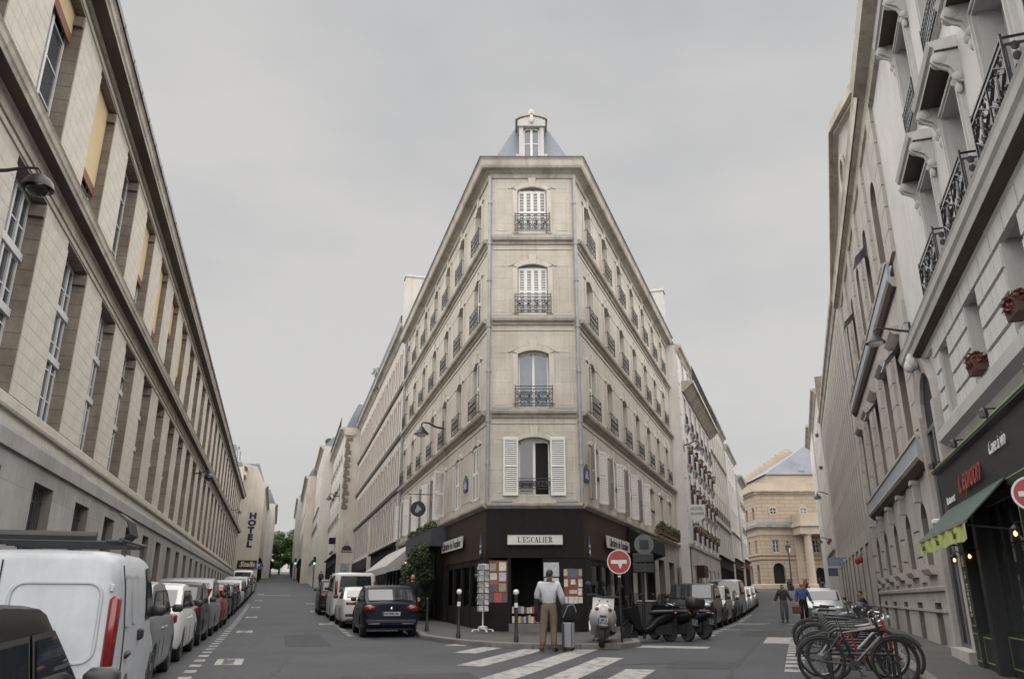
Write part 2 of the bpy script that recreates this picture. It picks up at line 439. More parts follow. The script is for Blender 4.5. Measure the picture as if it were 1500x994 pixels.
pv = strip('corner_pavement', kerb, inner)
kerb_stones(pv, kerb, 1, 62)
kl = [V2(SL(s, -3.35)) for s in range(-6, 150, 6)]
pl = strip('left_pavement', kl, [V2(SL(s, -6.0)) for s in range(-6, 150, 6)])
kerb_stones(pl, kl, 1, 40)
kr = [V2(SR(s, 1.62)) for s in list(range(2, 60, 3)) + [66, 76, 90]]
pr_ = strip('right_pavement', kr, [V2(SR(s, 4.2)) for s in list(range(2, 60, 3)) + [66, 76, 90]])
kerb_stones(pr_, kr, -1, 45)

# painted markings
def paint(name, pts4, mat_=None, n=6, lift=0.005):
    """four corners (a,b,c,d) in plan, laid on the road"""
    a, b, c, d = [Vector((p[0], p[1], 0)) for p in pts4]
    m = MB()
    def fn(u, v):
        p = a.lerp(b, u).lerp(d.lerp(c, u), v); return (p.x, p.y, gz(p.x, p.y) + lift)
    m.grid(fn, n, 2)
    return part(name, m, mat_ or M_LINE, ROAD, fix=False)
def bar(name, S, s0, s1, l0, l1, mat_=None, n=4, lift=0.005):
    return paint(name, [S(s0, l0), S(s1, l0), S(s1, l1), S(s0, l1)], mat_, n, lift)
for s0, s1, lt in ((21.2, 22.3, -9.3), (19.3, 21.3, -8.25), (17.3, 20.6, -7.15), (14.8, 19.75, -6.02), (12.6, 19.2, -4.83), (10.2, 17.3, -3.85), (9.2, 15.2, -2.85), (8.2, 13.4, -1.85), (7.6, 12.4, -0.85)):
    bar('zebra_stripe', SR, s0, s1, lt - 0.27, lt + 0.27, n=10)
for i in range(46):
    s = 9.5 + i * 1.0
    if s < 56: bar('parking_dash', SL, s, s + 0.40, -1.34 - 0.004 * i, -1.14 - 0.004 * i, n=1)
for i in range(11): bar('parking_dash', SCL, 25.4 + i * 0.95, 25.85 + i * 0.95, 1.98, 2.16, n=1)
for i in range(13): bar('parking_dash', SR, 15.5 + i * 0.78, 15.97 + i * 0.78, -0.40, -0.05, n=1)
for i in range(16): bar('parking_dash', SR, 25.0 + i * 1.6, 25.7 + i * 1.6, -2.95, -2.72, n=1)
for s, a, b in ((26.3, -4.6, -2.6), (37.6, -2.9, -1.6), (39.0, -2.75, -1.45), (31.2, -2.8, -2.2), (38.5, -0.7, 1.3), (45, 0.1, 0.4), (50, -0.3, 0.0)):
    bar('parking_line', SR, s, s + 0.5, a, b, n=1)
bar('road_patch', SR, 22.9, 26.0, -1.05, -0.10, n=3)
bar('parking_line', SCL, 30.6, 30.75, 2.1, 3.9, n=1)
bar('kerb_line', SR, 20.2, 21.0, -4.2, -2.2, n=1)
bar('give_way_line', SL, 72.0, 72.5, -1.0, 1.4, n=1)
def text_mesh(body, size, bold=0.0, ext=0.0, align='CENTER', sx=1.0, mat_=None, shear=0.0):
    c = bpy.data.curves.new('text', 'FONT'); c.body = body; c.size = size; c.align_x = align; c.align_y = 'CENTER'
    c.offset = bold; c.extrude = ext; c.shear = shear; c.resolution_u = 3
    o = bpy.data.objects.new('text', c); COL.objects.link(o)
    dg = bpy.context.evaluated_depsgraph_get(); dg.update()
    me = bpy.data.meshes.new_from_object(o.evaluated_get(dg))
    bpy.data.objects.remove(o); bpy.data.curves.remove(c)
    for v in me.vertices: v.co.x *= sx
    me.materials.clear(); me.materials.append(mat_ or M_INK)
    return me
pay_txt = text_mesh('PAYANT', 0.30, 0.008, sx=0.9)
def payant(S, s, lat, a, name='parking_word_panel', m=None, flip=0):
    o = bar(name, S, s - 0.62, s + 0.62, lat - 0.25, lat + 0.25, m, 4, 0.006)
    p = S(s, lat); ang = math.pi / 2 - a
    sl = math.atan2(S(s + 0.5, lat).z - S(s - 0.5, lat).z, 1.0)
    put('lettering', pay_txt, o, T(p.x, p.y, p.z + 0.012) @ RZ(ang + flip) @ RY(-sl if not flip else sl))
    return o
for s, la in ((17.3, -0.70), (28.5, -0.78), (39.5, -0.85), (50.5, -0.9), (62, -0.95), (75, -1.0)): payant(SL, s, la, A_L)
for s, la in ((33.3, 1.72), (45, 1.75), (56, 1.8)): payant(SCL, s, la, A_CL, m=M_LINEY, flip=math.pi)

M_TAR = mat('tar_seam', (0.010, 0.010, 0.011), 0.7, var=0.3, scale=6)
M_PATCH = mat('asphalt_patch', (0.036, 0.037, 0.041), 0.85, var=0.25, scale=2, bump=0.5, bscale=120)
def seam(pts, w_=0.055):
    m = MB(); rg = random.Random(len(pts)); P = []
    for (a, b) in zip(pts, pts[1:]):
        n = max(2, int((Vector(b) - Vector(a)).length / 0.35))
        for i in range(n): t_ = i / n; P.append((a[0] + (b[0] - a[0]) * t_ + rg.uniform(-.05, .05), a[1] + (b[1] - a[1]) * t_ + rg.uniform(-.03, .03)))
    for p, q in zip(P, P[1:]):
        d = (Vector(q) - Vector(p)).normalized(); n_ = Vector((-d.y, d.x)) * w_ * rg.uniform(0.3, 1.0)
        m.quad((p[0] - n_.x, p[1] - n_.y, gz(*p) + 0.004), (q[0] - n_.x, q[1] - n_.y, gz(*q) + 0.004), (q[0] + n_.x, q[1] + n_.y, gz(*q) + 0.004), (p[0] + n_.x, p[1] + n_.y, gz(*p) + 0.004))
    return part('tar_seam', m, M_TAR, ROAD, fix=False)
seam([(3.2, 13.0), (4.6, 17.0), (6.6, 22.5), (10.6, 34.0)]); seam([(-2.5, 12.5), (-1.0, 13.2), (2.2, 14.6)]); seam([(-6.2, 20), (-8.2, 28), (-12, 42)]); seam([(0.9, 15.7), (2.6, 16.3), (4.3, 16.2)], 0.05); seam([(-4.0, 14.2), (-4.9, 19.0)])
bar('asphalt_patch', SR, 15.6, 17.0, -2.5, -1.3, M_PATCH, 3, 0.003); bar('asphalt_patch', SL, 21.0, 26.5, 0.4, 1.5, M_PATCH, 5, 0.003); bar('asphalt_patch', SR, 26.5, 31.0, -1.9, -0.6, M_PATCH, 5, 0.003); bar('asphalt_patch', SL, 12.0, 14.5, 1.2, 3.4, M_PATCH, 4, 0.003)
mh = MB(); mh.lathe([(0.36, 0.0), (0.36, 0.008), (0.30, 0.008), (0.30, 0.004), (0.0, 0.004)], 24)
for x, y in ((8.6, 30.0),):
    part('manhole_cover', mh, M_IRON, ROAD, T(x, y, gz(x, y) + 0.004))
# ------------------------------------------------------------------ facade kit
def arch_pts(a, b, d, rise, n=8):
    """points of a segmental arch from (a, d-rise) to (b, d-rise), crown at d"""
    if rise <= 0: return [(a, d), (b, d)]
    w_ = (b - a) / 2; r_ = (w_ * w_ + rise * rise) / (2 * rise); c = (a + b) / 2; zc = d - r_
    t0 = math.asin(min(1, w_ / r_))
    if rise > w_ * 0.999: t0 = math.pi / 2
    return [(c + r_ * math.sin(-t0 + 2 * t0 * i / n), zc + r_ * math.cos(-t0 + 2 * t0 * i / n)) for i in range(n + 1)]
def wall_band(mb, u0, u1, z0, z1, ops, y=0.0, depth=0.3, jm=1):
    """one storey of wall with openings (a,b,c,d,rise) sorted in u; reveals go inward"""
    cur = u0; m0 = mb.m
    for a, b, c, d, rise in sorted(ops):
        mb.m = m0
        if a > cur: mb.quad((cur, y, z0), (a, y, z0), (a, y, z1), (cur, y, z1))
        if c > z0: mb.quad((a, y, z0), (b, y, z0), (b, y, c), (a, y, c))
        ap = arch_pts(a, b, d, rise)
        mb.add([(p[0], y, p[1]) for p in ap] + [(b, y, z1), (a, y, z1)], [tuple(range(len(ap) + 2))])
        mb.m = jm
        path = [(a, c)] + ap + [(b, c)]
        for p, q in zip(path, path[1:] + path[:1]):
            if (Vector(p) - Vector(q)).length > 1e-6:
                mb.quad((p[0], y, p[1]), (q[0], y, q[1]), (q[0], y + depth, q[1]), (p[0], y + depth, p[1]))
        cur = b
    mb.m = m0
    if u1 > cur: mb.quad((cur, y, z0), (u1, y, z0), (u1, y, z1), (cur, y, z1))
def band(mb, u0, u1, prof, caps=True):
    """moulding run along the facade: prof is a closed list of (out, z); out>0 is towards the street"""
    return mb.prism([(-o, z) for o, z in prof], 'x', u0, u1)
CACHE = {}
def casement(w, h, rise=0.0, bars=3, fm=None, gm=None, leaf=2, tr=0.06, key=''):
    """window unit: (frame mesh, [pane meshes]); x centred, z from 0, front at y=0"""
    fm = fm or M_FRAME; gm = gm or M_GLASS
    k = ('cas', round(w, 2), round(h, 2), rise, bars, fm.name, gm.name, leaf, tr)
    if k in CACHE: return CACHE[k]
    m = MB(); hw = w / 2; hs = h - rise
    m.box(-hw, -hw + tr, 0, 0.07, 0, hs); m.box(hw - tr, hw, 0, 0.07, 0, hs)
    m.box(-hw + tr, hw - tr, 0, 0.07, 0, tr * 1.3)
    if rise: 
        ap = arch_pts(-hw, hw, h, rise); ip = [(p[0] * (1 - 2 * tr / w), p[1] - tr * 1.4) for p in ap]
        for i in range(len(ap) - 1):
            m.add([(ap[i][0], 0, ap[i][1]), (ap[i + 1][0], 0, ap[i + 1][1]), (ip[i + 1][0], 0, ip[i + 1][1]), (ip[i][0], 0, ip[i][1]),
                   (ap[i][0], .07, ap[i][1]), (ap[i + 1][0], .07, ap[i + 1][1]), (ip[i + 1][0], .07, ip[i + 1][1]), (ip[i][0], .07, ip[i][1])],
                  [(0, 1, 2, 3), (7, 6, 5, 4), (3, 2, 6, 7), (0, 4, 5, 1)])
    else: m.box(-hw + tr, hw - tr, 0, 0.07, h - tr, h)
    for i in range(1, leaf):
        x = -hw + w * i / leaf; m.box(x - tr * 0.8, x + tr * 0.8, -0.012, 0.06, tr * 1.3, h - tr)
    for i in range(1, bars + 1):
        z = h * i / (bars + 1)
        for j in range(leaf):
            x0 = -hw + w * j / leaf + tr * 0.8; x1 = -hw + w * (j + 1) / leaf - tr * 0.8
            m.box(x0, x1, 0.012, 0.05, z - 0.018, z + 0.018)
    fr = m.mesh('window', fm)
    panes = []
    for j in range(leaf):
        p = MB(); x0 = -hw + w * j / leaf + tr * 0.5; x1 = -hw + w * (j + 1) / leaf - tr * 0.5
        a = arch_pts(-hw, hw, h, rise) if rise else None
        top0 = h - tr if not rise else hs + 0.0
        p.box(x0, x1, 0.03, 0.042, tr * 0.6, top0)
        if rise:
            ap = [q for q in a if x0 - 1e-6 <= q[0] <= x1 + 1e-6]
            if len(ap) >= 2: p.prism([(x0, hs)] + [(q[0], q[1] - 0.02) for q in ap if q[1] - 0.02 > hs] + [(x1, hs)], 'y', 0.03, 0.042)
        panes.append(p.mesh('pane', gm))
    CACHE[k] = (fr, panes)
    return CACHE[k]
def put_window(parent, u, y, z, cas, M=I4, name='window'):
    o = put(name, cas[0], parent, M @ T(u, y, z))
    for p in cas[1]: put('pane', p, o)
    return o
def shutter_mesh(w, h, rise=0.0, slat=0.055, back=True):
    k = ('sh', round(w, 2), round(h, 2), rise, slat, back)
    if k in CACHE: return CACHE[k]
    m = MB(); st = 0.055
    m.box(0, st, -0.035, 0, 0, h); m.box(w - st, w, -0.035, 0, 0, h)
    for z in (0, h * 0.48, h - 0.09): m.box(st, w - st, -0.033, -0.002, z, z + 0.09)
    z = 0.10
    while z < h - 0.1:
        if not (h * 0.48 - 0.02 < z < h * 0.48 + 0.09):
            m.add([(st, -0.030, z), (w - st, -0.030, z), (w - st, -0.006, z + slat * 0.62), (st, -0.006, z + slat * 0.62),
                   (st, -0.024, z - 0.003), (w - st, -0.024, z - 0.003), (w - st, 0, z + slat * 0.60), (st, 0, z + slat * 0.60)],
                  [(0, 1, 2, 3), (7, 6, 5, 4), (0, 4, 5, 1), (3, 2, 6, 7), (0, 3, 7, 4), (1, 5, 6, 2)])
        z += slat
    if back: m.m = 1; m.box(st, w - st, 0.002, 0.006, 0.05, h - 0.05)
    CACHE[k] = m.mesh('shutter', [M_WHITE, M_DARK])
    return CACHE[k]
def scroll(m, cx, cz, r0, turns, sgn, y, rad, n=14, flip=1):
    pts = []
    for i in range(n + 1):
        t = i / n; a = turns * 2 * math.pi * t; r_ = r0 * (1 - 0.8 * t)
        pts.append((cx + sgn * r_ * math.cos(a), y, cz + flip * r_ * math.sin(a)))
    m.tube(pts, rad, 4)
def railing(w, h, kind='ornate', dep=0.16):
    """small balcony rail: x centred, z from 0; wall at y=0, rail at y=-dep"""
    k = ('rail', round(w, 2), round(h, 2), kind, dep)
    if k in CACHE: return CACHE[k]
    m = MB(); hw = w / 2; y = -dep
    for z in (h, h - 0.09, 0.12, 0.04): m.box(-hw, hw, y - 0.012, y + 0.012, z - 0.012, z + 0.012)
    for sx in (-hw, hw):
        m.box(sx - 0.013, sx + 0.013, y - 0.013, y + 0.013, 0.0, h + 0.05)
        for z in (h, 0.08): m.box(sx - 0.01, sx + 0.01, y, 0.0, z - 0.01, z + 0.01)
    if kind == 'ornate':
        n = max(4, round(w / 0.28)); st = w / n
        for i in range(n):
            cx = -hw + st * (i + 0.5)
            for cz, fl in ((0.12 + (h - 0.21) * 0.26, 1), (0.12 + (h - 0.21) * 0.74, -1)):
                scroll(m, cx - st * 0.24, cz, st * 0.24, 1.3, 1, y, 0.011, flip=fl); scroll(m, cx + st * 0.24, cz, st * 0.24, 1.3, -1, y, 0.011, flip=fl)
            m.ell((cx, y, 0.12 + (h - 0.21) * 0.5), (0.045, 0.012, 0.055), 6, 4)
        for i in range(1, n): m.box(-hw + st * i - 0.008, -hw + st * i + 0.008, y - 0.008, y + 0.008, 0.12, h - 0.09)
    elif kind == 'lozenge':
        n = 2
        for i in range(n):
            x0 = -hw + w * i / n + 0.03; x1 = -hw + w * (i + 1) / n - 0.03; cx = (x0 + x1) / 2; z0, z1 = 0.13, h - 0.1; cz = (z0 + z1) / 2
            for a, b in (((x0, cz), (cx, z1)), ((cx, z1), (x1, cz)), ((x1, cz), (cx, z0)), ((cx, z0), (x0, cz))):
                m.tube([(a[0], y, a[1]), (b[0], y, b[1])], 0.014, 4)
                m.tube([(cx + (a[0] - cx) * 0.7, y, cz + (a[1] - cz) * 0.7), (cx + (b[0] - cx) * 0.7, y, cz + (b[1] - cz) * 0.7)], 0.010, 4)
            m.ell((cx, y, cz), (0.06, 0.02, 0.16), 8, 6)
            for fl in (1, -1):
                for sg in (1, -1): scroll(m, cx + sg * 0.09, cz + fl * 0.12, 0.08, 1.2, sg, y, 0.012, flip=fl); scroll(m, cx + sg * 0.3 * (x1 - x0), cz + fl * 0.33 * (z1 - z0), 0.09, 1.2, sg, y, 0.012, flip=fl)
            m.box(x0 - 0.03, x0 - 0.014, y - .01, y + .01, 0.12, h - .09)
        for sx in (-hw, hw):                      # side returns to the wall
            for z in (h, h - 0.09, 0.12): m.box(sx - 0.01, sx + 0.01, y, -0.005, z - 0.012, z + 0.012)
            yy = y / 2
            for z in (0.25, 0.42, 0.60, 0.76): m.ell((sx, yy, h * z / 0.9), (0.012, dep * 0.22, 0.06), 6, 4)
            m.box(sx - .008, sx + .008, yy - .10, yy - .085, 0.12, h - .09); m.box(sx - .008, sx + .008, yy + .085, yy + .10, 0.12, h - .09)
    else:
        n = max(4, round(w / 0.12))
        for i in range(1, n):
            x = -hw + w * i / n; m.box(x - 0.008, x + 0.008, y - 0.008, y + 0.008, 0.04, h)
        if kind == 'bars_mid':
            for i in range(n):
                x = -hw + w * (i + 0.5) / n; m.ell((x, y, h * 0.5), (0.03, 0.01, 0.03), 6, 4)
    CACHE[k] = m.mesh('balcony_railing', M_IRON, smooth=False, fix=False)
    return CACHE[k]
def core_box(mb, u0, u1, y0, y1, z0, z1): return mb.box(u0, u1, y0, y1, z0, z1)
# ================================================================== LEFT: long institute building
o = nrm(A_L) * -5.3 + DL * 0
o = Vector((-5.3 / math.cos(A_L), 0, 0))
FL = frame(o, DL)
bl = thing('institute_building', 'long pale stone institute with two tiers of tall deep windows lining the left street', 'building', FL)
U0, U1 = 4.0, 114.0
P_ = 3.955
bays = [17.42 + P_ * k for k in range(-3, 25)]
bays = [b for b in bays if b + 2.05 < U1 - 0.8]
mb = MB()
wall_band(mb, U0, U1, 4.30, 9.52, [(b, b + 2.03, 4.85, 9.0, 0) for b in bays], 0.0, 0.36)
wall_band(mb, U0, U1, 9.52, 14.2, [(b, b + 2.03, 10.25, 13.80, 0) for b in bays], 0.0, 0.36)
mb.m = 0
mb.quad((U1, 0, -1), (U1, 14, -1), (U1, 14, 14.2), (U1, 0, 14.2)); mb.quad((U0, 0, -1), (U0, 14, -1), (U0, 14, 14.2), (U0, 0, 14.2))
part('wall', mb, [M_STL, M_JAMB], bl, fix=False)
mb = MB()
bw = [(b + 0.66, b + 2.30, 1.55 + max(0, (b - 40) * 0.022), 3.53, 0) for b in bays]
wall_band(mb, U0, U1, -1.0, 3.89, bw, -0.05, 0.45)
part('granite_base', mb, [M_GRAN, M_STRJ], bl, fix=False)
mb = MB(); band(mb, U0, U1 + 0.1, [(0, 3.89), (0.12, 3.89), (0.12, 4.20), (0.09, 4.30), (0, 4.30)]); part('granite_band', mb, M_GRAN, bl)
mb = MB(); band(mb, U0, U1 + 0.05, [(-0.05, 4.57), (0.07, 4.57), (0.09, 4.62), (0.09, 4.80), (0.03, 4.852), (-0.05, 4.852)]); part('sill_course', mb, M_STLB, bl)
mb = MB(); band(mb, U0, U1 + 0.25, [(-.05, 9.22), (0.04, 9.22), (0.05, 9.46), (0.10, 9.52), (0.31, 9.53), (0.33, 9.60), (0.36, 9.64), (0.38, 9.74), (0.41, 9.79), (-.05, 9.95)]); part('string_cornice', mb, M_CORN, bl)
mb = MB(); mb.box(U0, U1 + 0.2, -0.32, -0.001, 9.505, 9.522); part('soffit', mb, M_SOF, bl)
mb = MB(); band(mb, U0, U1 + 0.1, [(-.05, 9.04), (0.03, 9.04), (0.05, 9.10), (0.03, 9.14), (-.05, 9.14)]); part('lintel_moulding', mb, M_STLB, bl)
mb = MB(); band(mb, U0, U1 + 0.1, [(-.05, 13.84), (0.03, 13.84), (0.05, 13.92), (0.03, 13.97), (-.05, 13.97)]); part('lintel_moulding', mb, M_STLB, bl)
mb = MB(); band(mb, U0, U1 + 0.45, [(-.05, 14.05), (0.06, 14.05), (0.10, 14.15), (0.40, 14.17), (0.41, 14.24), (0.45, 14.28), (0.47, 14.40), (0.52, 14.46), (-.05, 14.60)]); part('roof_cornice', mb, M_CORN, bl)
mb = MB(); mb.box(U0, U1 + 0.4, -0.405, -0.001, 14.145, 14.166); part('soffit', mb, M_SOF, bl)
mb = MB(); band(mb, U0, U1 + 0.45, [(0.50, 14.47), (0.56, 14.47), (0.57, 14.60), (0.50, 14.60)]); part('gutter', mb, M_IRON, bl)
mb = MB()
for i in range(int((U1 - U0) / 1.4)): mb.box(U0 + i * 1.4, U0 + i * 1.4 + 0.05, -0.585, -0.56, 14.45, 14.62)
part('gutter_brackets', mb, M_PIPE, bl)
mb = MB(); mb.prism([(-0.45, 14.58), (6.5, 17.5), (13.9, 14.58)], 'x', U0, U1); part('roof', mb, M_ZINC, bl)
# window units
casL = casement(1.90, 4.10, 0, 5, M_FRAME, M_GLASS, 4, 0.06)
casU = casement(1.90, 3.50, 0, 3, M_FRAME, M_GLASS, 2, 0.07)
bars = MB()
for i in range(9): bars.tube([(-0.72 + 0.18 * i, 0, 0), (-0.72 + 0.18 * i, 0, 2.0)], 0.016, 5)
for z in (0.3, 1.0, 1.7): bars.box(-0.8, 0.8, -0.01, 0.01, z - 0.02, z + 0.02)
bars_m = bars.mesh('window_bars', M_IRON)
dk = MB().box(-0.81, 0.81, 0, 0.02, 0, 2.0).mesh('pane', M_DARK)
trans_m = MB(); trans_m.box(-0.98, 0.98, -0.03, 0.05, 0, 0.16); trans_m = trans_m.mesh('transom', M_FRAME)
tilt = MB().box(-0.9, 0.9, -0.02, 0.02, 0, 0.62).mesh('tilted_pane', M_FRAME)
capital = MB()
capital.prism([(-0.45, 0.0), (-0.02, 0.0), (0.04, 0.06), (0.04, 0.2), (-0.45, 0.2)], 'x', -0.05, 0.05)
for i, b in enumerate(bays):
    c = b + 1.015
    wl = put_window(bl, c, 0.29, 4.87, casL)
    put('transom', trans_m, wl, T(0, -0.02, 2.75)); put('transom', trans_m, wl, T(0, -0.02, 1.55))
    put_window(bl, c, 0.29, 10.27, casU)
    if i == 5: put('tilted_pane', tilt, wl, T(0, -0.10, 3.3) @ RX(R(-55)))
    # basement light
    g = put('basement_window', dk, bl, T(b + 1.48, 0.33, 1.5))
    if i < 16: put('window_bars', bars_m, g, T(0, -0.18, 0))
# corbel blocks at the head of the far jambs
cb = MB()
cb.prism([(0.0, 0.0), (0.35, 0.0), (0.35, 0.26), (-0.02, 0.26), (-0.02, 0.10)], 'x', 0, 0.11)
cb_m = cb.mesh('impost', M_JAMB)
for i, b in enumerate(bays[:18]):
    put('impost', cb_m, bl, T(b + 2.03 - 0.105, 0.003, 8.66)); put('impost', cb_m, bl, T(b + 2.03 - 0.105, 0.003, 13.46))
# roller blinds in the upper tier
def blind(h, rust=0.25):
    m = MB(); m.box(-0.95, 0.95, 0, 0.03, 3.5 - h, 3.5); m.m = 1; m.box(-0.95, 0.95, -0.004, 0.034, 3.5 - h - rust, 3.5 - h)
    return m.mesh('roller_blind', [M_BLIND, M_RUST])
for i, h in {2: 0.55, 3: 2.35, 5: 1.9, 6: 2.6, 7: 1.4, 8: 2.3, 9: 1.2, 11: 2.0, 13: 1.5, 15: 2.2, 18: 1.6}.items():
    put('roller_blind', blind(h), bl, T(bays[i] + 1.015, 0.20, 10.27))
# ashlar facing stones on the nearest piers, one by one
stn = [MB().box(0.004, w_ - 0.004, -0.022, 0.02, 0.004, 0.296).mesh('stone', M_STLB) for w_ in (0.55, 0.83, 1.10, 1.38)]
wid = (0.55, 0.83, 1.10, 1.38)
cnt = 0
for k in range(1, 6):
    a = bays[k] + 2.03; L = P_ - 2.03
    for z0, z1 in ((4.86, 9.0), (10.25, 13.8)):
        n = int((z1 - z0) / 0.30)
        for j in range(n):
            if cnt >= 296: break
            q = [(0, 3), (1, 2), (2, 1)][(j * 7 + k) % 3]
            put('stone', stn[q[0]], bl, T(a, 0, z0 + 0.02 + j * 0.30)); put('stone', stn[q[1]], bl, T(a + wid[q[0]], 0, z0 + 0.02 + j * 0.30)); cnt += 2

# ================================================================== CORNER BUILDING
CLX, CRX, CY = -0.796, 2.246, 25.5
CH = frame((CLX, CY, 0), (1, 0, 0)); CWD = CRX - CLX
FCL = frame((CLX, CY, 0), -DCL)
FCR = frame((CRX, CY, 0), DR)
cbld = thing('corner_building', 'narrow wedge-shaped cream corner building with white shutters above the black bookshop', 'building', T(0.725, CY, 0.3))
CI = T(-0.725, -CY, -0.3)
def cpart(name, mb, m, M, **k): return part(name, mb, m, cbld, CI @ M, **k)
ZF = [3.95, 6.99, 10.23, 13.26, 15.80]
WIN = [(4.22, 6.12), (7.10, 9.10), (10.38, 12.28), (13.48, 15.33)]
LCL, LCR = 21.0, 21.85
sides = [('ch', CH, 0, CWD, [CWD / 2]), ('cl', FCL, -LCL, 0, [-(1.73 + 3.01 * i) for i in range(7)]), ('cr', FCR, 0, LCR, [1.89 + 2.93 * i for i in range(7)])]
key = MB(); key.prism([(-0.10, 0), (0.10, 0), (0.14, 0.36), (-0.14, 0.36)], 'y', -0.07, 0.05); key_m = key.mesh('keystone', M_STF)
def hood(w, rise, th):
    m = MB(); a = arch_pts(-w / 2, w / 2, rise, rise, 10); b = arch_pts(-w / 2 - th, w / 2 + th, rise + th, rise + th * 0.5, 10)
    for i in range(10):
        m.add([(a[i][0], -0.035, a[i][1]), (a[i + 1][0], -0.035, a[i + 1][1]), (b[i + 1][0], -0.045, b[i + 1][1]), (b[i][0], -0.045, b[i][1]),
               (a[i][0], 0.03, a[i][1]), (a[i + 1][0], 0.03, a[i + 1][1]), (b[i + 1][0], 0.03, b[i + 1][1]), (b[i][0], 0.03, b[i][1])],
              [(0, 1, 2, 3), (0, 4, 5, 1), (3, 2, 6, 7)])
    return m
sur = MB(); hd = hood(1.06, 0.13, 0.17)
sur.v, sur.f, sur.mi = hd.v, hd.f, hd.mi
for sx in (-1, 1): sur.box(min(sx * 0.53, sx * 0.70), max(sx * 0.53, sx * 0.70), -0.035, 0.03, -1.72, 0.0)
sur_m = sur.mesh('window_surround', M_STF)
h2 = hood(1.62, 0.24, 0.05); h2.mesh
hood_m = h2.mesh('hood_moulding', M_STF)
panel = MB()
def ringbox(m, x0, x1, z0, z1, t=0.035, y0=-0.02, y1=0.02):
    m.box(x0, x1, y0, y1, z0, z0 + t); m.box(x0, x1, y0, y1, z1 - t, z1); m.box(x0, x0 + t, y0, y1, z0 + t, z1 - t); m.box(x1 - t, x1, y0, y1, z0 + t, z1 - t)
for nm, F, ua, ub, cs in sides:
    mb = MB()
    for fl in range(4):
        c, d = WIN[fl]
        wall_band(mb, ua, ub, ZF[fl], ZF[fl + 1] if fl < 3 else 16.0, [(x - 0.52, x + 0.52, c, d, 0.13) for x in cs], 0.0, 0.26)
    cpart('wall', mb, [M_ST, M_STF], F, fix=False)
    # string courses and cornice: ledges stop short of the corner pipes
    e0 = ua + (0.12 if nm != 'cl' else 0.0); e1 = ub - (0.12 if nm != 'cr' else 0.0)
    for fl in (1, 2, 3):
        z = ZF[fl]
        mb = MB(); band(mb, e0, e1, [(-.02, z - 0.24), (0.05, z - 0.22), (0.07, z - 0.14), (0.17, z - 0.10), (0.20, z - 0.02), (0.20, z + 0.02), (-.02, z + 0.05)])
        cpart('string_course', mb, M_CORN, F)
        mb = MB(); band(mb, e0, e1, [(-.02, z - 0.42), (0.03, z - 0.42), (0.03, z - 0.38), (-.02, z - 0.38)]); cpart('moulding', mb, M_STF, F)
    z = ZF[0]
    mb = MB(); band(mb, ua, ub, [(-.02, z - 0.16), (0.04, z - 0.14), (0.15, z - 0.05), (0.16, z + 0.02), (-.02, z + 0.06)]); cpart('string_course', mb, M_CORN, F)
    for fl in range(4):
        c, d = WIN[fl]
        for i, x in enumerate(cs):
            M = F @ T(x, 0, d - 0.13)
            s_ = cpart('window_surround', sur_m, None, M); put('keystone', key_m, s_, T(0, 0, 0.12)); put('hood_moulding', hood_m, s_, T(0, 0, 0.05))
            h = d - c
            closed = (nm == 'ch' and fl >= 2)
            netted = (nm == 'ch' and fl == 1)
            cas = casement(1.02, h, 0.13, 0 if nm == 'ch' else 2, M_WHITE, M_GLASSB if netted else M_GLASS, 2, 0.05)
            wo = put_window(cbld, 0, 0, 0, cas, CI @ F @ T(x, 0.2, c))
            if closed:
                for q, (x0, w_) in enumerate(((-0.50, 0.25), (-0.25, 0.25), (0.0, 0.25), (0.25, 0.25))):
                    put('shutter', shutter_mesh(w_, h - 0.14, 0, 0.062), wo, T(x0, -0.09, 0.02))
            if nm == 'ch' and fl == 0:
                for x0 in (-1.01, 0.52): put('shutter', shutter_mesh(0.49, h + 0.0, 0, 0.062), wo, T(x0, -0.245, 0.0))
                dkp = MB().box(0.03, 0.47, 0.018, 0.03, 0.06, h - 0.16); put('open_leaf', dkp.mesh('open_leaf', M_DARK), wo)
            if nm == 'cr' and fl == 0 and i < 4:
                put('shutter', shutter_mesh(0.48, h - 0.05, 0, 0.062, False), wo, T(-0.52, -0.215, 0.0) @ RZ(R(28)) @ T(-0.48, 0, 0))
                put('shutter', shutter_mesh(0.48, h - 0.05, 0, 0.062, False), wo, T(0.52, -0.215, 0.0) @ RZ(R(-24)))
            if nm == 'cl' and fl == 0:
                if i in (0, 1):
                    for x0 in (-0.5, 0.01): put('shutter', shutter_mesh(0.49, h - 0.08, 0, 0.062), wo, T(x0, -0.16, 0.02))
                else:
                    put('shutter', shutter_mesh(0.48, h - 0.05, 0, 0.062, False), wo, T(-0.52, -0.215, 0.0) @ RZ(R(26)) @ T(-0.48, 0, 0))
                    put('shutter', shutter_mesh(0.48, h - 0.05, 0, 0.062, False), wo, T(0.52, -0.215, 0.0) @ RZ(R(-75 if i == 2 else -24)))
            if nm == 'cl' and i == 0 and fl in (1, 2):
                put('shutter', shutter_mesh(0.48, h - 0.05, 0, 0.062), wo, T(0.03, -0.16, 0.02))
            if nm == 'cr' and i == 0 and fl == 1:
                put('shutter', shutter_mesh(0.48, h - 0.05, 0, 0.062), wo, T(-0.5, -0.16, 0.02))
            if fl >= 1:
                put('balcony_railing', railing(1.24, 0.70, 'ornate'), wo, T(0, -0.2, 0.0))
            elif nm == 'ch':
                put('balcony_railing', railing(1.02, 0.36, 'ornate', 0.03), wo, T(0, -0.22, 0.18))
            elif nm == 'cr' and i < 5:
                put('balcony_railing', railing(1.02, 0.12, 'bars', 0.02), wo, T(0, -0.2, 0.75))
    # shallow wall panels between windows
    edges = sorted(cs)
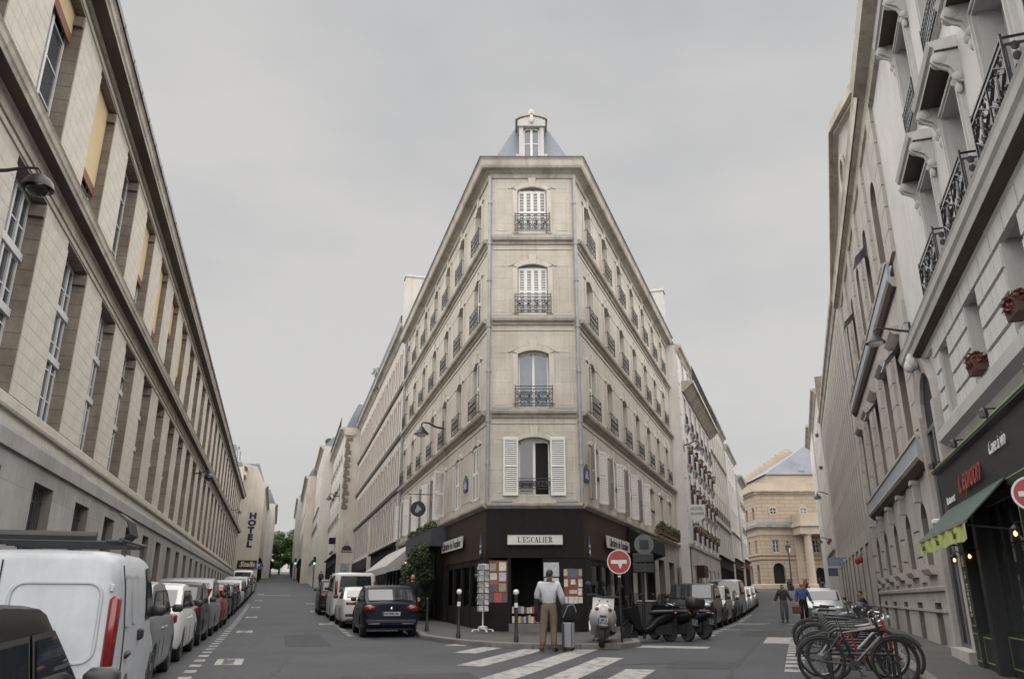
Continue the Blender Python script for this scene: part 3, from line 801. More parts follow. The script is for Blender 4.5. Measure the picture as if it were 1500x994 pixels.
    for fl in range(4):
        c, d = WIN[fl]
        mb = MB()
        mids = [(edges[i] + 0.86, edges[i + 1] - 0.86) for i in range(len(edges) - 1)]
        if nm == 'ch': mids = [(0.22, edges[0] - 0.86), (edges[0] + 0.86, CWD - 0.22)]
        for a, b in mids:
            if b - a > 0.2: mb = MB(); ringbox(mb, a, b, c + 0.1, d - 0.05, 0.02, -0.012, 0.01); cpart('wall_panel', mb, M_STF, F)
# ventilator grilles under the chamfer ledges
mb = MB()
for z in ZF[:4]:
    for a, b in ((0.14, 0.80), (CWD - 0.80, CWD - 0.14)): mb.box(a, b, -0.10, 0.01, z + 0.055, z + 0.13)
cpart('lead_flashings', mb, M_FRAMEG, CH)
# cornice: mitred round the three faces
def mitre(prof, pts_dirs, z=0):
    pass
def cornice_loop(prof):
    """sweep (out,z) profile round far-left, left corner, right corner, far-right"""
    nL = -nrm(A_CL); nC = Vector((0, -1, 0)); nR = nrm(A_R)
    pL = Vector((CLX, CY, 0)); pR = Vector((CRX, CY, 0))
    def mit(n1, n2): 
        m = (n1 + n2); return m / (1 + n1.dot(n2))
    st = [(pL + DCL * LCL, nL), (pL, mit(nL, nC)), (pR, mit(nC, nR)), (pR + DR * LCR, nR)]
    m = MB(); k = len(prof)
    vs = [(p.x + n.x * o_, p.y + n.y * o_, z_) for p, n in st for o_, z_ in prof]
    fs = [(i * k + j, i * k + (j + 1) % k, (i + 1) * k + (j + 1) % k, (i + 1) * k + j) for i in range(3) for j in range(k)]
    fs += [tuple(range(k)), tuple(3 * k + j for j in range(k))]
    return m.add(vs, fs)
cpart('cornice', cornice_loop([(-0.05, 15.66), (0.05, 15.68), (0.08, 15.82), (0.20, 15.90), (0.36, 15.94), (0.40, 16.02), (0.42, 16.22), (0.47, 16.30), (-0.05, 16.36)]), M_CORN, I4)
cpart('gutter_edge', cornice_loop([(0.40, 16.34), (0.49, 16.30), (0.50, 16.335), (0.40, 16.38)]), M_ZINC, I4)
# unseen inner light block, rear wall, mansard roof
pL = Vector((CLX, CY, 0)); pR = Vector((CRX, CY, 0)); bL = pL + DCL * LCL; bR = pR + DR * LCR
mb = MB(); ins = 0.30
a = Vector((CLX + 0.05, CY + ins, 0)); b = Vector((CRX - 0.05, CY + ins, 0))
iL = a + DCL * (LCL - 0.3) + Vector((0.28, 0, 0)); iR = b + DR * (LCR - 0.3) - Vector((0.28, 0, 0))
a += Vector((0.2, 0, 0)); b -= Vector((0.2, 0, 0))
mb.prism([(a.x, a.y), (b.x, b.y), (iR.x, iR.y), (iL.x, iL.y)], 'z', 4.0, 16.2); cpart('light_blocking_core', mb, M_DARK, I4)  # unseen box added inside the walls to block light
mb = MB(); mb.quad((bL.x, bL.y, -1), (bR.x, bR.y, -1), (bR.x, bR.y, 16.3), (bL.x, bL.y, 16.3)); cpart('rear_wall', mb, M_CREAM, I4, fix=False)
mb = MB()
bs = [(CLX + 0.02, CY + 0.02), (CRX - 0.02, CY + 0.02), (bR.x - 0.2, bR.y), (bL.x + 0.2, bL.y)]
tp = [(CLX + 0.95, CY + 0.72), (CRX - 0.95, CY + 0.72), (bR.x - 1.6, bR.y), (bL.x + 1.6, bL.y)]
for i in range(4): mb.quad((*bs[i], 16.28), (*bs[(i + 1) % 4], 16.28), (*tp[(i + 1) % 4], 18.35), (*tp[i], 18.35))
mb.quad(*[(*p, 18.35) for p in tp]); cpart('mansard_roof', mb, M_ZINC, I4)
# dormer on the chamfer
dm = MB()
dm.box(-0.46, -0.30, 0, 1.4, 0, 1.52); dm.box(0.30, 0.46, 0, 1.4, 0, 1.52); dm.box(-0.46, 0.46, -0.03, 1.4, -0.1, 0.1)
ap = arch_pts(-0.52, 0.52, 1.82, 0.16); 
dm.prism([(-0.52, 1.42)] + ap + [(0.52, 1.42)], 'y', -0.08, 1.4)
dm.box(-0.58, -0.46, -0.02, 0.3, 0.0, 0.25); dm.box(0.46, 0.58, -0.02, 0.3, 0.0, 0.25)
dmo = cpart('dormer', dm, M_STR, CH @ T(CWD / 2, -0.05, 16.42))
ac = MB(); ap2 = arch_pts(-0.60, 0.60, 1.93, 0.18); ap3 = arch_pts(-0.60, 0.60, 1.85, 0.18)
for i in range(8):
    ac.add([(ap2[i][0], -0.13, ap2[i][1]), (ap2[i + 1][0], -0.13, ap2[i + 1][1]), (ap3[i + 1][0], -0.13, ap3[i + 1][1]), (ap3[i][0], -0.13, ap3[i][1]),
            (ap2[i][0], 1.4, ap2[i][1]), (ap2[i + 1][0], 1.4, ap2[i + 1][1]), (ap3[i + 1][0], 1.4, ap3[i + 1][1]), (ap3[i][0], 1.4, ap3[i][1])],
           [(0, 1, 2, 3), (0, 4, 5, 1), (2, 6, 7, 3), (0, 3, 7, 4), (1, 5, 6, 2), (4, 7, 6, 5)])
put('dormer_hood', ac.mesh('dormer_hood', M_CORN), dmo)
an = MB(); an.lathe([(0.02, 0), (0.10, 0.05), (0.12, 0.15), (0.08, 0.24), (0.0, 0.27)], 8, 'z', (0, -0.06, 1.86)); an.ell((-0.13, -0.06, 1.90), (0.08, 0.05, 0.06)); an.ell((0.13, -0.06, 1.90), (0.08, 0.05, 0.06)); an.ell((0, -0.12, 1.68), (0.09, 0.06, 0.18))
put('dormer_crest', an.mesh('dormer_crest', M_STF, smooth=True), dmo)
cw = casement(0.60, 1.34, 0.05, 1, M_WHITE, M_GLASSB, 2, 0.05); ww = put('dormer_window', cw[0], dmo, T(0, 0.12, 0.1))
for p in cw[1]: put('pane', p, ww)
# chimneys and stacks
def chimney(w, d, h, pots, m=None):
    mm = MB(); mm.box(-w / 2, w / 2, -d / 2, d / 2, 0, h); mm.box(-w / 2 - 0.06, w / 2 + 0.06, -d / 2 - 0.06, d / 2 + 0.06, h - 0.18, h - 0.02)
    mm.m = 1
    for i in range(pots):
        x = -w / 2 + w * (i + 0.5) / pots; mm.lathe([(0.11, h - 0.02), (0.09, h + 0.35), (0.12, h + 0.38), (0.12, h + 0.45)], 8, 'z', (x, 0, 0))
    return mm.mesh('chimney', [m or M_CREAM, M_POT])
cpart('chimney', chimney(2.6, 0.7, 3.6, 0, M_PALE), None, T(*(pL + DCL * 20.0 + Vector((0.9, 0, 16.2)))) @ RZ(-A_CL))
cpart('chimney', chimney(2.4, 0.7, 2.9, 0, M_PALE), None, T(*(pR + DR * 21.0 + Vector((-1.0, 0, 16.2)))) @ RZ(-A_R))
cpart('chimney', chimney(0.7, 0.4, 0.35, 2), None, T(CLX + 0.25, CY + 2.2, 17.05))
cpart('chimney', chimney(0.35, 0.3, 0.3, 1), None, T(CRX - 0.55, CY + 2.6, 18.0))
# drain pipes at the two corners
for (x, lo) in ((CLX, 4.0), (CRX, 4.0)):
    m = MB(); m.tube([(0, 0, lo - 0.05), (0, 0, 15.7)], 0.065, 10)
    for z in (5.2, 6.6, 8.3, 9.9, 11.6, 13.0, 14.6): m.lathe([(0.085, z), (0.085, z + 0.09)], 10)
    cpart('drain_pipe', m, M_PIPE, T(x, CY - 0.085, 0), smooth=True)
m = MB(); m.tube([(0, 0, 3.4), (0, 0, 15.7)], 0.05, 6); cpart('drain_pipe', m, M_PIPE, FCL @ T(-20.8, -0.09, 0))
m = MB(); m.tube([(0, 0, 3.4), (0, 0, 15.9)], 0.05, 6); cpart('drain_pipe', m, M_PIPE, FCL @ T(-20.35, -0.09, 0))
# ground storey: right-hand stone part beyond the shop, with rusticated piers
mb = MB(); wall_band(mb, 8.0, LCR, -1, 3.95, [(8.9, 9.5, -1, 3.0, 0), (11.0, 12.9, -1, 3.0, 0), (14.6, 16.4, 0.6, 2.9, 0), (18.0, 19.8, 0.6, 2.9, 0)], 0.0, 0.3)
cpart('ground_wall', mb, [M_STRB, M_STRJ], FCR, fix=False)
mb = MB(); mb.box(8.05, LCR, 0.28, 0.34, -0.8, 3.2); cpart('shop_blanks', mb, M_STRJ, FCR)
qb = MB().box(0, 0.9, -0.05, 0.02, 0.01, 0.43).mesh('stone', M_STRB)
for j in range(8):
    for x in (9.8, 13.2): cpart('stone', qb, None, FCR @ T(x, 0, 0.1 + j * 0.45))
mb = MB(); wall_band(mb, -LCL, -6.0, -1, 3.95, [], 0.0, 0.3); cpart('ground_wall', mb, [M_SHOPB, M_SHOPB], FCL, fix=False)
# ------------------------------------------------------------------ bookshop ground storey (parts of the corner building)
M_SHOPGL = glass_mat('shop_glass', (0.75, 0.78, 0.78), 0.9, 0.9)
def paper(name, w, h, col):
    return MB().box(-w / 2, w / 2, 0, 0.006, -h / 2, h / 2).mesh(name, mat('paper_%02d%02d%02d' % tuple(int(c * 99) for c in col), col, 0.7, var=0.35, scale=14))
mb = MB(); mb.box(0, CWD, -0.03, 0.25, 2.30, 3.86); cpart('fascia', mb, M_SHOPB, CH)
mb = MB(); mb.box(-6.6, 0, -0.03, 0.25, 2.30, 3.86); cpart('fascia', mb, M_SHOPR, FCL)
mb = MB(); mb.box(0, 7.0, -0.03, 0.25, 2.30, 3.86); cpart('fascia', mb, M_SHOPR, FCR)
# piers of the chamfer
mb = MB()
for a, b in ((0.0, 0.07), (0.66, 0.755), (1.76, 1.80), (2.32, 2.40), (2.98, CWD)): mb.box(a, b, -0.02, 0.3, 0.2, 2.30)
mb.box(0.07, 0.66, -0.01, 0.3, 0.2, 0.98); mb.box(2.40, 2.98, -0.01, 0.3, 0.2, 0.95); mb.box(2.40, 2.98, -0.01, 0.3, 2.0, 2.30); mb.box(1.80, 2.32, -0.01, 0.3, 0.2, 2.30)
cpart('shop_pillars', mb, M_SHOPB, CH)
mb = MB(); mb.box(0.0, CWD, -0.05, 2.0, -0.5, 0.34); cpart('shop_plinth', mb, M_SHOPB, CH)
mb = MB(); mb.box(0.7, 1.85, -0.28, -0.02, 0.1, 0.36); cpart('door_step', mb, M_KERB, CH)
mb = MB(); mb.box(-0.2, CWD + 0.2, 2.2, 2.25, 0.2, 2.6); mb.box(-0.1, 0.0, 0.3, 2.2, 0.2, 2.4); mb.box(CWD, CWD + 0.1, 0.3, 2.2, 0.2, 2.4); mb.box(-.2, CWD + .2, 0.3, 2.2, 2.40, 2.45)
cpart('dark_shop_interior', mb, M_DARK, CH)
M_BOARD = mat('notice_board_red', (0.22, 0.07, 0.04), 0.7, var=0.25, scale=8)
dl = MB().box(0.075, 0.655, 0.02, 0.05, 0.985, 2.22); dlo = cpart('display_case', dl, M_BOARD, CH)
rng = random.Random(3)
pap = [(0.55, 0.55, 0.50), (0.45, 0.47, 0.50), (0.30, 0.29, 0.24), (0.60, 0.58, 0.52), (0.42, 0.10, 0.09), (0.10, 0.12, 0.16), (0.50, 0.42, 0.28), (0.16, 0.20, 0.16)]
def pp(i): return pap[i]
for x, z, w_, h_, c in ((0.20, 2.02, 0.20, 0.22, 2), (0.50, 2.04, 0.22, 0.26, 3), (0.22, 1.74, 0.22, 0.20, 0), (0.50, 1.73, 0.22, 0.26, 1), (0.21, 1.56, 0.26, 0.12, 4), (0.20, 1.39, 0.24, 0.20, 5), (0.50, 1.42, 0.22, 0.24, 2), (0.15, 1.10, 0.13, 0.24, 5), (0.36, 1.12, 0.24, 0.28, 4), (0.57, 1.10, 0.12, 0.24, 5)):
    put('book_cover', paper('book_cover', w_, h_, pp(c)), dlo, T(x, 0.008, z))
dr = MB().box(2.405, 2.975, 0.02, 0.05, 0.955, 1.99); dro = cpart('display_case', dr, M_BOARD, CH)
for x, z, w_, h_, c in ((2.46, 1.86, 0.12, 0.2, 6), (2.69, 1.84, 0.30, 0.28, 5), (2.93, 1.86, 0.12, 0.2, 2), (2.47, 1.55, 0.12, 0.22, 0), (2.69, 1.58, 0.14, 0.15, 3), (2.92, 1.55, 0.13, 0.22, 0), (2.69, 1.29, 0.24, 0.11, 1), (2.90, 1.29, 0.12, 0.2, 3), (2.46, 1.05, 0.11, 0.19, 3), (2.62, 1.05, 0.16, 0.2, 3), (2.78, 1.05, 0.14, 0.2, 0), (2.92, 1.05, 0.11, 0.18, 3)):
    put('notice', paper('notice', w_, h_, pp(c)), dro, T(x, 0.008, z))
for x, z, w_, h_, c in ((2.02, 1.95, 0.48, 0.42, 1), (1.90, 1.60, 0.22, 0.2, 1), (2.14, 1.60, 0.22, 0.2, 3)):
    cpart('poster', paper('poster', w_, h_, pp(c)), None, CH @ T(x, -0.025, z))
# side fronts
for F, sg, L in ((FCL, -1, 6.6), (FCR, 1, 7.0)):
    def ux(a, b): return (min(sg * a, sg * b), max(sg * a, sg * b))
    mb = MB()
    cuts = [0.0, 0.9, 2.2, 2.35, 3.6, 3.75, 5.0, 5.15, 6.3, L]
    for i in range(0, len(cuts) - 1, 2):
        a, b = ux(cuts[i], cuts[i + 1]); mb.box(a, b, -0.02, 0.25, -0.3, 2.30)
    for i in range(1, len(cuts) - 1, 2):
        a, b = ux(cuts[i], cuts[i + 1]); mb.box(a, b, 0.0, 0.25, -0.3, 0.85); mb.box(a, b, 0.0, 0.25, 2.12, 2.30)
    cpart('shop_timberwork', mb, M_SHOPB, F)
    for i in range(1, len(cuts) - 1, 2):
        a, b = ux(cuts[i], cuts[i + 1])
        po = cpart('display_window', MB().box(a, b, 0.06, 0.07, 0.85, 2.12), M_SHOPGL, F)
        for k in range(5):
            w_ = rng.uniform(0.14, 0.28); put('book', paper('book', w_, w_ * 1.3, pp(rng.randrange(8))), po, T(a + 0.16 + (b - a - 0.3) * k / 4.0, 0.16, 1.02 + 0.06 * rng.random()))
        for k in range(2): put('notice', paper('notice', 0.22, 0.3, pp(rng.choice((0, 1, 3)))), po, T(a + (b - a) * rng.uniform(0.2, 0.8), 0.075, rng.uniform(1.3, 1.6)))
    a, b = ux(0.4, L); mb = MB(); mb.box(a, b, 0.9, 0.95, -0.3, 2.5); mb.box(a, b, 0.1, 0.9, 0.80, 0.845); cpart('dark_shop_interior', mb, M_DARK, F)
# black box awning housings past the bookshop
mb = MB(); mb.prism([(0.02, 2.75), (-0.55, 2.95), (-0.55, 3.55), (0.02, 3.85)], 'x', 7.05, 13.2); cpart('awning_housing', mb, M_SHOPB, FCR)
mb = MB(); mb.box(7.05, 13.2, 0.35, 0.4, -0.4, 3.0)
for x in (7.1, 9.3, 10.9, 12.9): mb.box(x, x + 0.22, -0.04, 0.35, -0.4, 2.76)
mb.box(7.1, 10.9, 0.02, 0.3, -0.4, 0.9); cpart('bar_front', mb, M_SHOPB, FCR)
mb = MB(); mb.prism([(0.02, 3.05), (-0.62, 3.05), (-0.62, 3.70), (0.02, 3.84)], 'x', -13.6, -6.65); cpart('awning_housing', mb, mat('blue_black_paint', (0.035, 0.038, 0.05), 0.5, var=0.2, scale=3), FCL)
mb = MB()
for x in (-6.7, -8.9, -11.0, -13.4, -15.6, -17.8, -20.0): mb.box(x - 0.25, x, -0.05, 0.1, -0.4, 3.0)
cpart('terrace_front', mb, M_SHOPB, FCL)

# ------------------------------------------------------------------ generic street house
rngw = random.Random(21)
def house(name, label, F, u0, u1, ztop, floors, ow, spacing, wm, first=None, jm=None, depth=0.13, corn=None, fm=None, gm=None, bars=2, rise=0.0,
          strings=(), railf=(), railkind='bars', shop=None, gable=None, body=8.0, roof='mansard', roof_h=2.2, surround=None, shut=(), corn_out=0.35, leaf=2, dorm=0, z0=-1.0):
    """floors: list of (sill, head). Facade frame F; the thing's empty sits at the foot of the facade's middle"""
    mid = (u0 + u1) / 2
    base = F @ T(mid, 0, 0); p = base.translation; zb = gz(p.x, p.y)
    t = thing(name, label, 'building', F @ T(mid, 0, zb)); I = T(-mid, 0, -zb)
    n = max(1, int((u1 - u0 - 0.6) / spacing)); off = (u1 - u0 - (n - 1) * spacing) / 2 if first is None else first
    cs = [u0 + off + i * spacing for i in range(n)]
    cs = [c for c in cs if c - ow / 2 > u0 + 0.15 and c + ow / 2 < u1 - 0.15]
    corn = corn or M_CORN
    mb = MB(); zlo = z0
    for i, (c, d) in enumerate(floors):
        zhi = (d + floors[i + 1][0]) / 2 if i < len(floors) - 1 else ztop
        wall_band(mb, u0, u1, zlo, zhi, [(x - ow / 2, x + ow / 2, c, d, rise) for x in cs], 0.0, depth); zlo = zhi
    mb.quad((u0, 0, z0), (u0, body, z0), (u0, body, ztop), (u0, 0, ztop)); mb.quad((u1, 0, z0), (u1, body, z0), (u1, body, ztop), (u1, 0, ztop))
    mb.quad((u0, depth + .12, z0), (u1, depth + .12, z0), (u1, depth + .12, ztop), (u0, depth + .12, ztop))
    part('wall', mb, [wm, jm or wm], t, I, fix=False)
    for i, (c, d) in enumerate(floors):
        for j, x in enumerate(cs):
            cas = casement(ow - 0.04, d - c, rise, bars, fm, gm if (rngw.random() < 0.62 or gm is M_INK) else rngw.choice((M_GLASSB, M_GLASSB, M_CURT)), leaf, 0.05)
            wo = put_window(t, x, depth - 0.06, c, cas, I)
            if i in railf: put('balcony_railing', railing(ow + 0.12, 0.62, railkind, 0.12), wo, T(0, -depth + 0.06, 0.0))
            if i in shut:
                for x0 in (-ow / 2 - ow * 0.48, ow / 2): put('shutter', shutter_mesh(ow * 0.47, d - c, 0, 0.08), wo, T(x0, -depth + 0.04, 0))
            if surround:
                k = ('sur', round(ow, 2), round(d - c, 2), surround.name)
                if k not in CACHE:
                    sm = MB(); sm.box(-ow / 2 - 0.14, -ow / 2, -0.04, 0.02, 0, d - c + 0.14); sm.box(ow / 2, ow / 2 + 0.14, -0.04, 0.02, 0, d - c + 0.14); sm.box(-ow / 2, ow / 2, -0.05, 0.02, d - c, d - c + 0.18); sm.box(-ow / 2 - .1, ow / 2 + .1, -0.09, 0.02, -0.12, 0)
                    CACHE[k] = sm.mesh('window_surround', surround)
                put('window_surround', CACHE[k], wo, T(0, -depth + 0.06, 0))
    for z in strings:
        mb = MB(); band(mb, u0, u1, [(-.02, z - 0.16), (0.05, z - 0.14), (0.15, z - 0.05), (0.16, z + 0.02), (-.02, z + 0.06)]); part('string_course', mb, corn, t, I)
    o_ = corn_out
    mb = MB(); band(mb, u0 - 0.05, u1 + 0.05, [(-.05, ztop - 0.5), (0.06, ztop - 0.45), (o_ * 0.5, ztop - 0.22), (o_ * 0.9, ztop - 0.16), (o_, ztop), (-.05, ztop + 0.05)]); part('cornice', mb, corn, t, I)
    mb = MB()
    if roof == 'mansard': mb.prism([(0.05, ztop), (1.1, ztop + roof_h), (body - 1.1, ztop + roof_h), (body, ztop)], 'x', u0 + 0.02, u1 - 0.02)
    else: mb.prism([(0.0, ztop), (body / 2, ztop + roof_h), (body, ztop)], 'x', u0 + 0.02, u1 - 0.02)
    part('roof', mb, M_ZINC, t, I)
    if dorm:
        for i in range(dorm):
            x = u0 + (u1 - u0) * (i + 0.5) / dorm
            dm_ = MB(); dm_.box(-0.5, 0.5, 0, 1.2, 0, 1.5); dm_.prism([(-0.58, 1.5), (0, 1.8), (0.58, 1.5)], 'y', -0.06, 1.2); d_ = part('dormer', dm_, corn, t, I @ T(x, 0.35, ztop + 0.1))
            cd = casement(0.7, 1.2, 0, 1, fm, gm, 2, 0.05); put_window(d_, 0, -0.02, 0.15, cd)
    if shop:
        a_, b_, m_, zt = shop
        sb = MB(); sb.box(a_, b_, -0.10, -0.012, zt - 0.75, zt); sb.prism([(-0.10, zt), (-0.32, zt), (-0.32, zt + 0.1), (0, zt + 0.22)], 'x', a_, b_)
        nb = max(2, int((b_ - a_) / 1.6))
        for i in range(nb + 1):
            x = a_ + (b_ - a_ - 0.2) * i / nb; sb.box(x, x + 0.2, -0.09, -0.012, z0, zt - 0.75)
        for i in range(nb):
            x0 = a_ + (b_ - a_ - 0.2) * i / nb + 0.2; x1 = a_ + (b_ - a_ - 0.2) * (i + 1) / nb; gzv = gz(*(F @ Vector((x0, 0, 0)))[:2]); sb.box(x0, x1, -0.06, -0.012, z0, gzv + 0.7)
        so = part('shopfront', sb, m_, t, I)
        for i in range(nb):
            x0 = a_ + (b_ - a_ - 0.2) * i / nb + 0.2; x1 = a_ + (b_ - a_ - 0.2) * (i + 1) / nb
            put('pane', MB().box(x0, x1, -0.03, -0.02, z0 + 0.5, zt - 0.75).mesh('pane', M_GLASS), so)
    t['u0'] = u0
    return t, I, cs

# ---------- CL2: pink brick and stone house
t, I, cs = house('brick_striped_house', 'tall house with pink brick bands between many narrow windows, left of the corner building', FCL, -52.5, -21.05, 17.2,
      [(4.75, 6.75), (7.75, 9.6), (10.95, 12.75), (14.1, 15.8)], 0.85, 1.95, M_PALE, depth=0.10, corn=M_CORN, fm=M_WHITE, bars=2, rise=0.08,
      strings=(), shop=(-35.0, -21.6, M_SHOPB, 4.0), roof_h=2.0, corn_out=0.45, body=9)
for z, hh in ((7.25, 0.22), (10.4, 0.22), (13.5, 0.20)):
    mb = MB(); band(mb, -52.5, -21.05, [(-.02, z - hh), (0.10, z - hh * 0.8), (0.16, z), (-.02, z + 0.05)]); part('string_course', mb, mat('dark_string', (0.16, 0.14, 0.125), 0.8, var=0.2), t, I)
bq = MB().box(-0.065, 0.065, -0.03, 0.02, 0, 1.0)
bq_m = bq.mesh('brick_band', M_BRICK)
for c, d in ((4.75, 6.75), (7.75, 9.6), (10.95, 12.75), (14.1, 15.8)):
    for x in cs:
        for sg in (-1, 1):
            put('brick_band', bq_m, t, I @ T(x + sg * 0.56, 0, c - 0.3) @ Matrix.Diagonal((1, 1, d - c + 0.5, 1)))
part('shopfront', MB().box(-51.8, -38.2, -0.12, -0.01, 3.3, 4.1).box(-51.8, -38.2, -0.06, -0.01, -0.5, 3.3), M_SHOPB, t, I)
mb = MB(); mb.box(-37.6, -36.4, -0.14, 0.02, -0.5, 6.6); part('pilaster', mb, M_CREAM, t, I)
mb = MB(); band(mb, -52.4, -21.2, [(0.0, 17.2), (0.42, 17.2), (0.42, 17.75), (0.34, 17.75), (0.34, 17.3)]); part('roof_railing', mb, M_IRON, t, I)
part('chimney', chimney(3.4, 0.8, 3.4, 5, M_PALE), None, t, I @ T(-40, 4, 18.2)); part('chimney', chimney(3.2, 0.8, 3.6, 4, M_PALE), None, t, I @ T(-52.0, 3.2, 17.0) @ RZ(R(90)))
# ---------- CL3: gable with toothing stones
FC3 = FCL @ T(0, -1.45, 0)
t, I, cs = house('gable_house', 'pale house with a bare gable, rough toothing stones up its edge and a portrait mural', FC3, -72, -52.6, 17.0,
      [(5.2, 7.2), (8.2, 10.1), (11.0, 12.9), (13.8, 15.5)], 0.9, 2.6, M_PALE, depth=0.2, corn=M_CORN, corn_out=0.5, body=11, roof_h=2.4, railf=(1, 2, 3), shop=(-71, -54, M_SHOPB, 5.0))
# gable faces the viewer: party wall in plain render, stones proud of it
mb = MB(); mb.box(-52.6, -52.52, 0.0, 11, -1, 17.0); part('party_wall', mb, M_CREAM, t, I)
sm = [MB().box(0, 0.14, 0, w_, 0, h_).mesh('toothing_stone', M_RUBB) for w_, h_ in ((0.55, 0.30), (0.32, 0.24), (0.46, 0.36), (0.26, 0.28))]
z = 9.2; k = 0
while z < 15.8:
    h_ = (0.30, 0.24, 0.36, 0.28)[k % 4]; put('toothing_stone', sm[k % 4], t, I @ T(-52.53, 0.06 + 0.05 * (k % 3), z)); z += h_ + 0.03; k += 1
part('cornice_block', MB().box(-52.6, -52.3, -0.1, 0.9, 16.2, 16.5), M_CORN, t, I)
# portrait mural: a grey-haired bust painted on the gable, and a small picture below
mu = MB(); mu.prism([(0.35, 5.35), (1.30, 5.35), (1.22, 5.62), (1.02, 5.80), (0.62, 5.80), (0.42, 5.62)], 'x', -52.525, -52.512); part('mural_coat', mu, M_INK, t, I)
mu = MB(); mu.ell((-52.512, 0.82, 6.05), (0.012, 0.19, 0.27)); part('mural_face', mu, mat('mural_grey', (0.30, 0.29, 0.28), 0.9, var=0.5, scale=9), t, I)
part('mural_caption', MB().box(-52.525, -52.512, 0.30, 1.35, 5.18, 5.28), M_INK, t, I)
part('painted_panel', MB().box(-52.525, -52.505, 0.35, 1.15, 3.15, 4.2), mat('painted_panel', (0.20, 0.23, 0.30), 0.8, var=0.8, scale=6, stain=(0.5, 0.45, 0.4), stain_amt=0.8), t, I)
part('chimney', chimney(3.0, 0.8, 3.6, 6, M_CREAM), None, t, I @ T(-54.5, 5, 18.6))
mb = MB(); [mb.box(-72 + i * 0.5, -71.96 + i * 0.5, -0.42, -0.38, 17.0, 18.0) for i in range(38)]; mb.box(-72, -53, -0.43, -0.37, 17.95, 18.0); part('roof_railing', mb, M_IRON, t, I)
pot = MB(); pot.lathe([(0.10, 0), (0.14, 0.22), (0.15, 0.25)], 8); pot_m = pot.mesh('flower_pot', M_POT)
for x, z in ((-57.5, 11.1), (-60.1, 11.1), (-62.7, 11.0), (-57.5, 5.3), (-60, 5.3)): 
    put('flower_pot', pot_m, t, I @ T(x, -0.25, z))
# ---------- CL4, CL5, CL6
FC4 = FCL @ T(0, -2.7, 0)
t, I, cs = house('narrow_pale_house', 'tall narrow pale house behind the gable house, plant on its roof terrace', FC4, -92, -72.1, 18.6, [(6.0, 8.0), (9.0, 11), (12, 14), (15, 17)], 0.9, 2.5, M_PALE, corn=M_CORN, corn_out=0.5, body=12, roof_h=1.2, railf=(1,), strings=(11.4,), shop=(-91, -73, M_WHITEW, 5.4))
FC5 = FCL @ T(0, -3.9, 0)
t, I, cs = house('cream_house', 'cream house half hidden up the left street behind the narrow pale house', FC5, -122, -92.1, 17.8, [(7, 9), (10, 12), (13, 15), (15.7, 17.2)], 0.9, 2.6, M_CREAM, corn=M_CORN, corn_out=0.5, body=12, roof_h=2.0, shut=(1, 2), shop=(-121, -93, M_SHOPB, 6.2))
FC6 = FCL @ T(0, -4.7, 0)
t, I, cs = house('far_grey_house', 'farthest house on the right-hand side of the left street', FC6, -160, -122.2, 18.2, [(8, 10), (11, 13), (14, 16)], 0.9, 2.6, M_PALE, corn=M_CORN, corn_out=0.4, body=12, roof_h=2.2, shop=(-159, -123, M_SHOPB, 7.0))

# ---------- left far side: hotel gable
FH = FL @ T(0, -2.9, 0)
t, I, cs = house('hotel_house', 'tan hotel house at the end of the institute with a lettered blind gable', FH, 118.0, 150, 16.6, [(7.2, 9.2), (10.2, 12.2), (13, 15)], 0.95, 2.7, M_CREAM, corn=M_CORN, corn_out=0.45, body=12, roof_h=3.0, shop=(119, 149, M_SHOPB, 6.4))
mb = MB(); mb.box(117.9, 118.0, 0.0, 12, -1, 16.6); mb.prism([(0, 16.6), (1.4, 19.2), (3.0, 19.6), (9.0, 19.6), (12, 16.6)], 'x', 117.9, 118.0); part('gable_wall', mb, M_CREAM, t, I)
hb = MB(); hb.box(112.5, 117.9, 2.8, 12, -1, 18.6); part('rear_block', hb, M_CREAM, t, I @ T(1.7, 0.2, 0))
mb = MB(); mb.box(114.2, 117.85, 2.7, 2.95, 17.4, 17.9); mb.box(114.2, 117.85, 2.6, 3.2, 18.6, 18.75); part('cornice', mb, M_CORN, t, I)
mb = MB(); mb.prism([(3.2, 18.7), (4.4, 21.6), (11, 21.6), (12, 18.7)], 'x', 114.2, 117.85); part('attic', mb, M_ZINC, t, I)
for y in (3.9, 5.2): 
    cd = casement(0.8, 1.5, 0, 1, M_FRAME, M_GLASSB); wo = put_window(t, 0, 0, 0, cd, I @ T(114.15, y, 19.2) @ RZ(R(-90)), 'attic_window')
part('chimney', chimney(2.4, 0.8, 2.2, 6, M_CREAM), None, t, I @ T(118.6, 5.2, 19.4) @ RZ(R(90)))
M_NAVY = mat('navy_letters', (0.010, 0.014, 0.045), 0.7)
MG = I @ frame((117.88, 1.45, 0), (0, -1, 0))
for i, ch in enumerate('HOTEL'):
    lm = text_mesh(ch, 1.08, 0.075, 0.01, mat_=M_NAVY, sx=1.2)
    put('letter', lm, t, MG @ T(0.15 - 0.04 * i, -0.02, 12.2 - 0.98 * i) @ RX(R(90)))
sb = MB(); sb.prism([(-1.35, -0.5), (-1.05, -0.58), (1.2, -0.58), (1.35, 0.1), (1.25, 0.55), (-1.3, 0.55)], 'y', -0.06, 0.0); sg_ = part('sign_board', sb, M_INK, t, MG @ T(0, -0.02, 5.6))
st_ = text_mesh('Stella', 0.95, 0.03, 0.01, mat_=mat('cream_letters', (0.55, 0.45, 0.28), 0.6), shear=0.3); put('lettering', st_, sg_, T(0, -0.075, 0) @ RX(R(90)))
FH2 = FL @ T(0, -4.3, 0)
